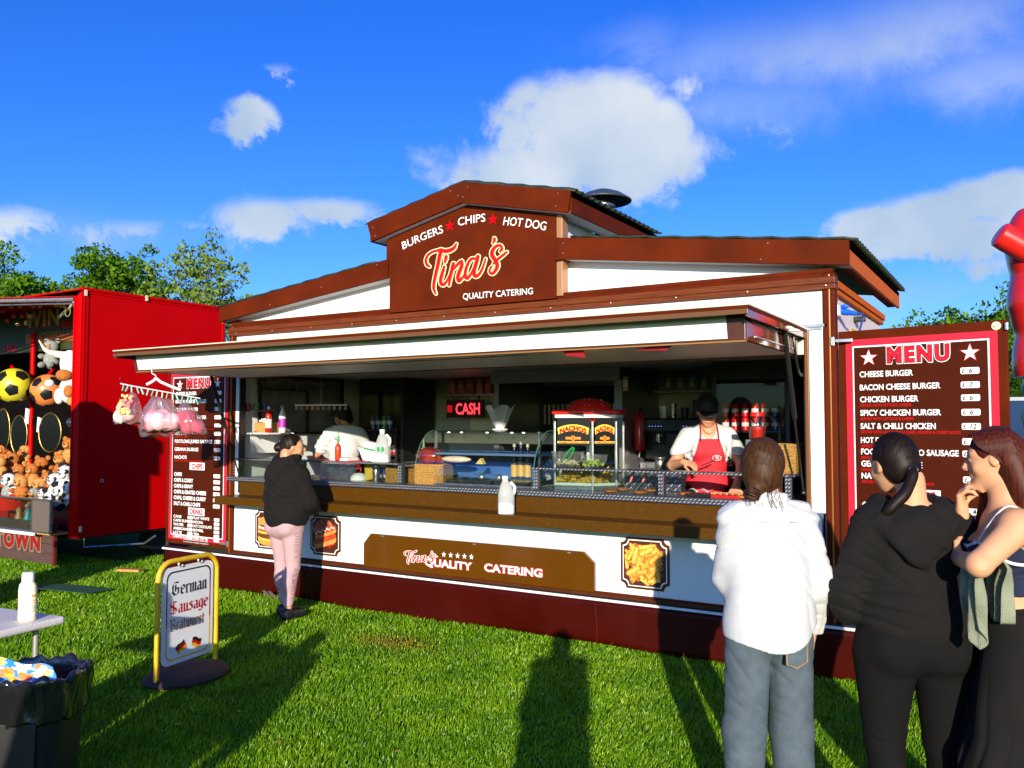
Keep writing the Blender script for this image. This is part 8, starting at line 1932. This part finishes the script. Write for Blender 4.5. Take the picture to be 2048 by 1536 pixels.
    def cl(a, b):
        x = -.275 + .150 * a; yc = .098 + .02 * a; t = (b - .42) / .58 if b > .42 else (b - .42) / .42
        L = (.24 + .10 * math.sin(a * 3.0 + .4) + .03 * math.sin(a * 11)) if t > 0 else .25
        ph = a * 13 + 1.6 * t + (1.3 if t > 0 else 0); w = .020 * math.sin(ph + .8 * math.sin(a * 5)) * min(1, abs(t) * 2.2) + .008 * math.sin(a * 31 + 3 * t) * abs(t)
        s_ = abs(t) * L; rr_ = .040
        if s_ < rr_ * 1.3: an = s_ / rr_; dy, dz = rr_ * math.sin(an), rr_ * math.cos(an)
        else: dy = rr_ * math.sin(1.3) + .004; dz = rr_ * math.cos(1.3) - (s_ - rr_ * 1.3)
        return (x * (1 - .0) + .10 * abs(t) * (.45 - a) * (-1) * -.55 + .01 * math.sin(9 * t), yc + (dy if t > 0 else -dy) + w * (1 if t > 0 else -1), 1.196 + dz)
    MB().grid(cl, 70, 60).build('draped_cloth', SAGE, j, smooth=True, solid=.004)
profile_woman()

# ---- customer in the black hoodie and pale pink leggings at the counter
def customer():
    p = person('woman in a black hoodie and pale pink leggings waiting at the left of the counter', cw(7.58, -2.00), R(-4)); J = mkJ(.10, .82, .44, .085, .085, ay=-.02); J['ank'] = {-1: (-.075, .05, .08), 1: (.095, -.05, .08)}; J['knee'] = {-1: (-.085, .03, .45), 1: (.095, .0, .45)}
    hc = (.01, .06, 1.495); M = rotm(R(-42), R(0))
    s = SDF((-.36, -.28, 0), (.36, .40, 1.66), .009); torso(s, .88, .15, .15, .17, .17, top=1.345, k=.06); legs(s, J, .92)
    arm(s, (-.175, 0, 1.27), (-.23, .05, 1.02), (-.10, .24, .93)); arm(s, (.175, 0, 1.27), (.23, .05, 1.02), (.10, .24, .93))
    head(s, hc, M, scale=1.0); hand(s, (-.10, .24, .93), (1, .2, -.1), (0, -1, 0), side=-1); hand(s, (.10, .24, .93), (-1, .2, -.1), (0, -1, 0), side=1)
    link('body', s.mesh('body', SKIN), p); eyes(p, hc, M)
    s = SDF((-.38, -.32, .72), (.38, .42, 1.46), .008)
    s.ell((0, .0, .93), (.215, .185, .21), .06); s.ell((0, .0, 1.13), (.215, .175, .20), .06); s.cap((-.135, .0, 1.27), (.135, .0, 1.27), .085, .085, .07); s.cap((0, .07, 1.10), (0, .10, .98), .15, .16, .06)
    for e in (-1, 1): s.cap((e * .165, 0, 1.26), (e * .255, .045, 1.03), .084, .078, .05); s.cap((e * .255, .045, 1.03), (e * .09, .25, .94), .074, .060, .03)
    for t in np.linspace(-1, 1, 9): a = t * 2.5; s.ell((.096 * math.sin(a), .012 - .075 * math.cos(a) - .02, 1.385 - .025 * math.cos(a)), (.052, .048, .052), .025)
    s.cap((0, -.11, 1.30), (0, -.17, 1.23), .07, .06, .04, sc=(1.2, .7, 1)); s.cap((0, .03, 1.38), (0, .06, 1.52), .062, .075, .02, op='sub')
    s.fn(lambda F, X, Y, Z: np.maximum(F + .016 * cr(X, Y, Z, (.25, 0, 1), .055, 51) * np.exp(-((Z - .98) / .16) ** 2) + .012 * cr(X, Y, Z, (.6, .3, .8), .065, 53) * (Z > 1.0) + .003 * vnoise(X, Y, Z, 45, 32) - .002 * (Z < .805), .755 - Z))
    link('hoodie', s.mesh('hoodie', BLKC), p)
    s = SDF((-.26, -.24, 0), (.26, .22, .92), .0075); s.ell((0, 0, .80), (.180, .150, .12), .04)
    for e in (-1, 1):
        s.ell((e * .08, -.06, .80), (.095, .090, .09), .02); k_, a_ = J['knee'][e], J['ank'][e]; s.cap((e * .085, 0, .76), k_, .098, .062, .014); s.cap(k_, (a_[0], a_[1], .13), .062, .043, .02); s.ell((k_[0] * .6 + a_[0] * .4, (k_[1] + a_[1]) / 2 - .025, .34), (.058, .060, .10), .03)
    s.fn(lambda F, X, Y, Z: np.maximum(F + .002 * vnoise(X, Y, Z, 26, 5), np.maximum(.125 - Z, Z - .86))); lg = link('leggings', s.mesh('leggings', LILAC), p)
    # raised outline lettering down the right leg
    u = Vector((0, 0, 1)); rt = Vector((.6, .8, 0)).normalized(); mbt = MB()
    V, F = glyphs('UNDER ARMOUR', 0, 0, 0, 1.1)
    for i in range(12):
        ch = 'UNDER ARMOUR'[i]; z = .76 - i * .050
        if ch == ' ': continue
        t = max(0, min(1, (.76 - z) / .31)); t2 = max(0, (.45 - z) / .32); cx_ = .085 + .01 * t; cy_ = -.05 * t2; rr_ = (.098 - .036 * t if t2 == 0 else .062 - .015 * t2) + .022
        nn_ = Vector((.93, -.36, 0)).normalized(); pu = Vector((0, 0, -1)); pv = nn_.cross(pu)
        for nm_, of_, mm_, sh_ in (('leg_letter', .035, mat('lilac_print', (.20, .11, .14), .5), .0018), ('leg_letter', .0, LILAC, .0030)):
            mbt = MB(); text_mb(mbt, ch, .058, Vector((cx_, cy_, z)) + nn_ * rr_ - pv * .018, pu, pv, off=of_)
            ot = mbt.build(nm_, mm_, lg); sw = ot.modifiers.new('wrap', 'SHRINKWRAP'); sw.target = lg; sw.offset = sh_; sw.wrap_method = 'NEAREST_SURFACEPOINT'
    shoes(p, J)
    A = [list(r) for r in M]; P = lambda x, y, z: tuple(Vector(hc) + M @ Vector((x, y, z)))
    s = SDF((-.20, -.20, 1.36), (.18, .18, 1.66), .0055); s.ell(P(0, -.025, .026), (.082, .096, .098), .01, A); s.ell(P(0, -.06, -.03), (.062, .055, .06), .03, A); s.ell(P(0, -.125, .0), (.045, .045, .042), .012, A)
    s.ell(P(0, .108, -.045), (.072, .064, .105), .012, A, 'sub'); s.ell(P(.075, .014, -.03), (.026, .030, .048), .008, A, 'sub'); s.fn(lambda F, X, Y, Z: F + .0018 * np.sin(90 * X + 60 * Y + 3 * np.sin(20 * Z))); link('hair', s.mesh('hair', HDARK), p)
customer()

# ---- server in the red apron
def cap_hat(p, hc, M, m=BLACKM):
    A = [list(r) for r in M]; P = lambda x, y, z: tuple(Vector(hc) + M @ Vector((x, y, z))); s = SDF((hc[0] - .17, hc[1] - .17, hc[2] - .08), (hc[0] + .17, hc[1] + .24, hc[2] + .2), .006)
    s.ell(P(0, -.012, .045), (.092, .106, .098), .01, A); s.ell(P(0, .105, .030), (.078, .085, .012), .012, A); s.ell(P(0, -.01, -.065), (.12, .16, .090), .006, A, 'sub')
    link('cap', s.mesh('cap', m), p)
def server():
    p = person('server in a red apron and black cap working at the counter', (4.84, .72, FLOOR), R(180) + YAW - R(6)); J = mkJ(.09, .80, .43, .10, .10)
    hc = (.01, .075, 1.425); M = rotm(R(4), R(-24))
    s = SDF((-.40, -.24, 0), (.42, .46, 1.6), .0075); torso(s, .85, .150, .135, .145, .145, top=1.275, k=.05); legs(s, J, .95); s.cap((0, 0, 1.28), (0, .05, 1.37), .052, .050, .03)
    arm(s, (.15, 0, 1.215), (.285, .03, .99), (.215, .20, 1.02), 1.1); arm(s, (-.15, 0, 1.215), (-.265, .03, 1.0), (-.185, .26, .84), 1.1)
    hand(s, (.215, .20, 1.02), (-.75, .5, -.15), (-.2, -.3, -1), curl=(.9, 1.0, 1.1, 1.1), side=-1); hand(s, (-.185, .26, .84), (.3, .55, -.45), (0, -.6, -.8), curl=(.5, .5, .5, .5), side=1)
    head(s, hc, M, scale=1.0); link('body', s.mesh('body', SKIN), p); eyes(p, hc, M)
    s = SDF((-.34, -.22, .80), (.34, .26, 1.34), .007); torso(s, .86, .175, .16, .172, .165, top=1.29, k=.05); s.ell((.07, .085, 1.11), (.07, .055, .07), .04); s.ell((-.07, .085, 1.11), (.07, .055, .07), .04)
    for e in (-1, 1): s.cap((e * .165, 0, 1.225), (e * .235, .015, 1.09), .072, .070, .04)
    s.ell((0, .085, 1.305), (.062, .075, .10), .02, None, 'sub'); s.cap((0, .0, 1.30), (0, .06, 1.44), .060, .075, .01, op='sub')
    def f(F, X, Y, Z): 
        F = F + .010 * cr(X, Y, Z, (.6, 0, .8), .05, 63) + .003 * vnoise(X, Y, Z, 30, 4); return np.where(np.abs(X) > .19, np.maximum(F, 1.075 + .12 * (.24 - np.abs(X)) - Z), F)
    s.fn(f); link('shirt', s.mesh('shirt', SHIRTW), p)
    s = SDF((-.30, -.10, .40), (.30, .30, 1.34), .007); torso(s, .86, .185, .17, .182, .165, top=1.27, k=.05); s.ell((.07, .088, 1.11), (.076, .061, .076), .04); s.ell((-.07, .088, 1.11), (.076, .061, .076), .04); s.ell((0, .02, .62), (.205, .14, .24), .05)
    def g(F, X, Y, Z):
        bibw = .135 - .30 * np.clip(Z - 1.02, 0, .3); bibw = np.where(Z < 1.02, .30, bibw); F = F + .009 * cr(X, Y, Z, (1, 0, .3), .05, 67) + .006 * np.abs(np.sin(50 * (Z - .93))) * np.exp(-((Z - .93) / .03) ** 2) + .002 * vnoise(X, Y, Z, 25, 2)
        return np.maximum(np.maximum(F, np.abs(X) - bibw), np.maximum(.42 - Z, np.maximum(Z - 1.205, -.02 - Y)))
    s.fn(g); ap = link('apron', s.mesh('apron', APR), p)
    for e in (-1, 1): MB().tube(catmull([(e * .072, .148, 1.195), (e * .068, .115, 1.27), (e * .062, .05, 1.325), (e * .045, -.02, 1.345), (0, -.05, 1.34)], 5), .013, 8, flat=.35).build('apron_strap', APR, p, smooth=True)
    MB().tube([(-.05 + .034 * math.cos(t), .172 + .001, 1.055 + .020 * math.sin(t)) for t in np.linspace(0, 6.1, 22)], .0022, 5, closed=True).build('apron_badge', LWHITE, p)
    for k in range(3): MB().box(-.05 - .018 + .003 * k, .171, 1.047 + .008 * k, -.05 + .018 - .003 * k, .174, 1.050 + .008 * k).build('badge_print', LWHITE, p)
    MB().tube(catmull([(-.055, .065, 1.30), (-.03, .10, 1.262), (0, .115, 1.245), (.03, .10, 1.262), (.055, .065, 1.30)], 5), .0022, 5).build('necklace', mat('gold', (.60, .42, .08), .2, metal=.8), p, smooth=True)
    MB().tube([(.085, .29, 1.00), (.02, .33, 1.03), (-.02, .35, 1.055)], [.012, .016, .010], 8, flat=.4).build('spatula', mat('spatula_red', (.35, .02, .02), .3), p, smooth=True)
    A = [list(r) for r in M]; P = lambda x, y, z: tuple(Vector(hc) + M @ Vector((x, y, z))); s = SDF((-.14, -.12, 1.26), (.16, .20, 1.56), .006); s.ell(P(0, -.03, .02), (.084, .090, .092), .01, A); s.ell(P(0, -.06, -.05), (.070, .05, .06), .03, A); s.ell(P(0, .11, -.05), (.075, .07, .12), .01, A, 'sub'); link('hair', s.mesh('hair', HBROWN), p)
    cap_hat(p, hc, M)
    L = LEGB; s = SDF((-.24, -.2, 0), (.24, .2, .9), .012); s.ell((0, 0, .80), (.16, .12, .1), .04); legs(s, J, 1.05, skin=False); link('trousers', s.mesh('trousers', L), p); shoes(p, J)
server()
def server_back():
    p = person('server in a white shirt with her back turned at the left of the kitchen', (.66, .98, FLOOR), YAW + R(18)); J = mkJ(.09, .80, .43, .10, .10)
    hc = (-.02, .06, 1.405); M = rotm(R(35), R(-14))
    s = SDF((-.42, -.24, 0), (.36, .46, 1.6), .010); torso(s, .85, .165, .15, .165, .165, top=1.27, k=.05); legs(s, J, .95); s.cap((0, 0, 1.26), (0, .04, 1.36), .052, .050, .03)
    arm(s, (-.17, 0, 1.205), (-.29, .08, 1.0), (-.20, .28, .93), 1.1); arm(s, (.17, 0, 1.205), (.24, .10, .98), (.10, .28, .93), 1.1); hand(s, (-.20, .28, .93), (.6, .6, -.2), (0, -.3, -1), side=-1); hand(s, (.10, .28, .93), (-.5, .7, -.2), (0, -.3, -1), side=1)
    head(s, hc, M); link('body', s.mesh('body', SKIN3), p)
    s = SDF((-.36, -.24, .76), (.34, .24, 1.34), .008); torso(s, .88, .185, .175, .178, .165, top=1.27, k=.05)
    for e in (-1, 1): s.cap((e * .165, 0, 1.205), (e * .25, .05, 1.06), .075, .074, .04)
    s.fn(lambda F, X, Y, Z: np.maximum(F + .012 * cr(X, Y, Z, (.2, 0, 1), .05, 65) + .003 * vnoise(X, Y, Z, 28, 9), np.maximum(.90 - Z, Z - 1.31))); link('shirt', s.mesh('shirt', SHIRTW), p)
    s = SDF((-.26, -.24, .40), (.26, .24, .95), .008); s.ell((0, 0, .83), (.19, .15, .10), .04); s.ell((0, .02, .66), (.20, .15, .24), .05); s.fn(lambda F, X, Y, Z: np.maximum(np.where(Z < .85, np.maximum(F, -Y - .05 - .0 * X), F), np.maximum(.42 - Z, Z - .905))); link('apron', s.mesh('apron', APR), p)
    mb = MB()
    for a, b in (((0, -.17, .885), (-.10, -.19, .90)), ((0, -.17, .885), (.09, -.19, .905))): mb.sph(Vector(a).lerp(Vector(b), .5), (.05, .018, .022), 10, 8)
    for q in ([(0, -.17, .885), (-.03, -.19, .78), (-.06, -.18, .66)], [(0, -.17, .885), (.04, -.19, .78), (.03, -.185, .64)]): mb.tube(q, .016, 6, flat=.4)
    mb.build('apron_bow', APR, p, smooth=True)
    s = SDF((-.16, -.14, 1.24), (.14, .20, 1.56), .007); A = [list(r) for r in M]; P = lambda x, y, z: tuple(Vector(hc) + M @ Vector((x, y, z))); s.ell(P(0, -.03, .02), (.086, .095, .092), .01, A); s.ell(P(0, -.07, -.05), (.074, .05, .06), .03, A); s.ell(P(0, .11, -.05), (.075, .07, .12), .01, A, 'sub'); link('hair', s.mesh('hair', HDARK), p); cap_hat(p, hc, M)
    s = SDF((-.24, -.2, 0), (.24, .2, .9), .014); s.ell((0, 0, .80), (.16, .12, .1), .04); legs(s, J, 1.05, skin=False); link('trousers', s.mesh('trousers', LEGB), p); shoes(p, J)
server_back()

# ---- the photographer and two bystanders, outside the picture on the sunny side
def onlooker(label, loc, rz, m1, m2, h=1.0, photo=False):
    p = person(label, loc, rz); J = mkJ(.09, .88, .47, .11, .12); hc = (0, .02, 1.60 * h)
    s = SDF((-.40, -.24, 0), (.40, .34, 1.90), .016); torso(s, .97, .155, .14, .165, .19, top=1.53, k=.06); legs(s, J, 1.05); s.cap((0, 0, 1.48), (0, .01, 1.64), .056, .052, .03)
    if photo: arm(s, (-.16, 0, 1.38), (-.15, .14, 1.24), (-.07, .14, 1.48), 1.1); arm(s, (.16, 0, 1.38), (.15, .14, 1.24), (.07, .14, 1.48), 1.1)
    else: arm(s, (-.19, 0, 1.43), (-.25, .0, 1.14), (-.24, .08, .90), 1.1); arm(s, (.19, 0, 1.43), (.25, .0, 1.14), (.24, .08, .90), 1.1)
    head(s, hc, rotm()); link('body', s.mesh('body', SKIN), p)
    s = SDF((-.40, -.28, .80), (.40, .34, 1.60), .014); torso(s, .99, .235 if photo else .19, .205 if photo else .19, .165 if photo else .20, .15 if photo else .19, top=1.42, k=.06)
    for e in (-1, 1):
        if photo: s.cap((e * .14, 0, 1.37), (e * .155, .13, 1.24), .070, .062, .04); s.cap((e * .155, .13, 1.24), (e * .08, .13, 1.44), .056, .042, .03)
        else: s.cap((e * .18, 0, 1.42), (e * .27, 0, 1.14), .075, .062, .04); s.cap((e * .27, 0, 1.14), (e * .26, .07, .94), .06, .045, .03)
    s.fn(lambda F, X, Y, Z: np.maximum(F, np.maximum(.86 - Z, Z - 1.56))); link('coat', s.mesh('coat', m1), p)
    s = SDF((-.30, -.24, 0), (.30, .24, 1.05), .014); s.ell((0, 0, .92), (.17, .13, .12), .05); legs(s, J, 1.18, skin=False); s.fn(lambda F, X, Y, Z: np.maximum(F, .08 - Z)); link('trousers', s.mesh('trousers', m2), p); shoes(p, J)
    s = SDF((-.14, -.16, hc[2] - .14), (.14, .14, hc[2] + .16), .010); s.ell((0, -.02, hc[2] + .03), (.086, .10, .10), .01); s.ell((0, .11, hc[2] - .04), (.08, .06, .11), .01, None, 'sub'); link('hair', s.mesh('hair', HDARK), p); return p
onlooker('man with raised arms taking the photograph, behind the camera', cw(-.42, -.17), YAW, BLKC, JEAN, photo=True)
onlooker('bystander in a dark coat standing behind and left of the camera', (5.45, -7.40, 0), YAW + R(10), BLKC, JEAN, .98)
onlooker('bystander in a navy coat left of the dark coated one', (4.75, -7.85, 0), YAW + R(30), NAVY, LEGB, .98)

# ---- unseen booth, added only to throw a shadow on the red stall
KB = thing('shadow_booth', 'made-up red and cream booth out of view, added to shade the stall', 'booth', (-1.12, -2.72, 0), R(27))
MB().box(-.36, -.25, 0, .36, .25, .98).build('booth_base', RED, KB, bevel=.01); MB().box(-.36, -.25, 1.001, -.30, .25, 2.0).build('booth_side', LWHITE, KB); MB().box(.30, -.25, 1.001, .36, .25, 2.0).build('booth_side', LWHITE, KB); MB().box(-.299, .20, 1.001, .299, .25, 2.0).build('booth_back', LWHITE, KB)
MB().box(-.42, -.32, 2.001, .42, .32, 2.30).build('booth_fascia', RED, KB, bevel=.01); MB().prism([(-.44, 2.301), (.44, 2.301), (0, 2.62)], (0, -.34, 0), UX, UZ, (0, .68, 0)).build('booth_roof', LWHITE, KB); MB().box(-.38, -.33, 1.001, .38, -.10, 1.03).build('booth_counter', WOODC, KB)
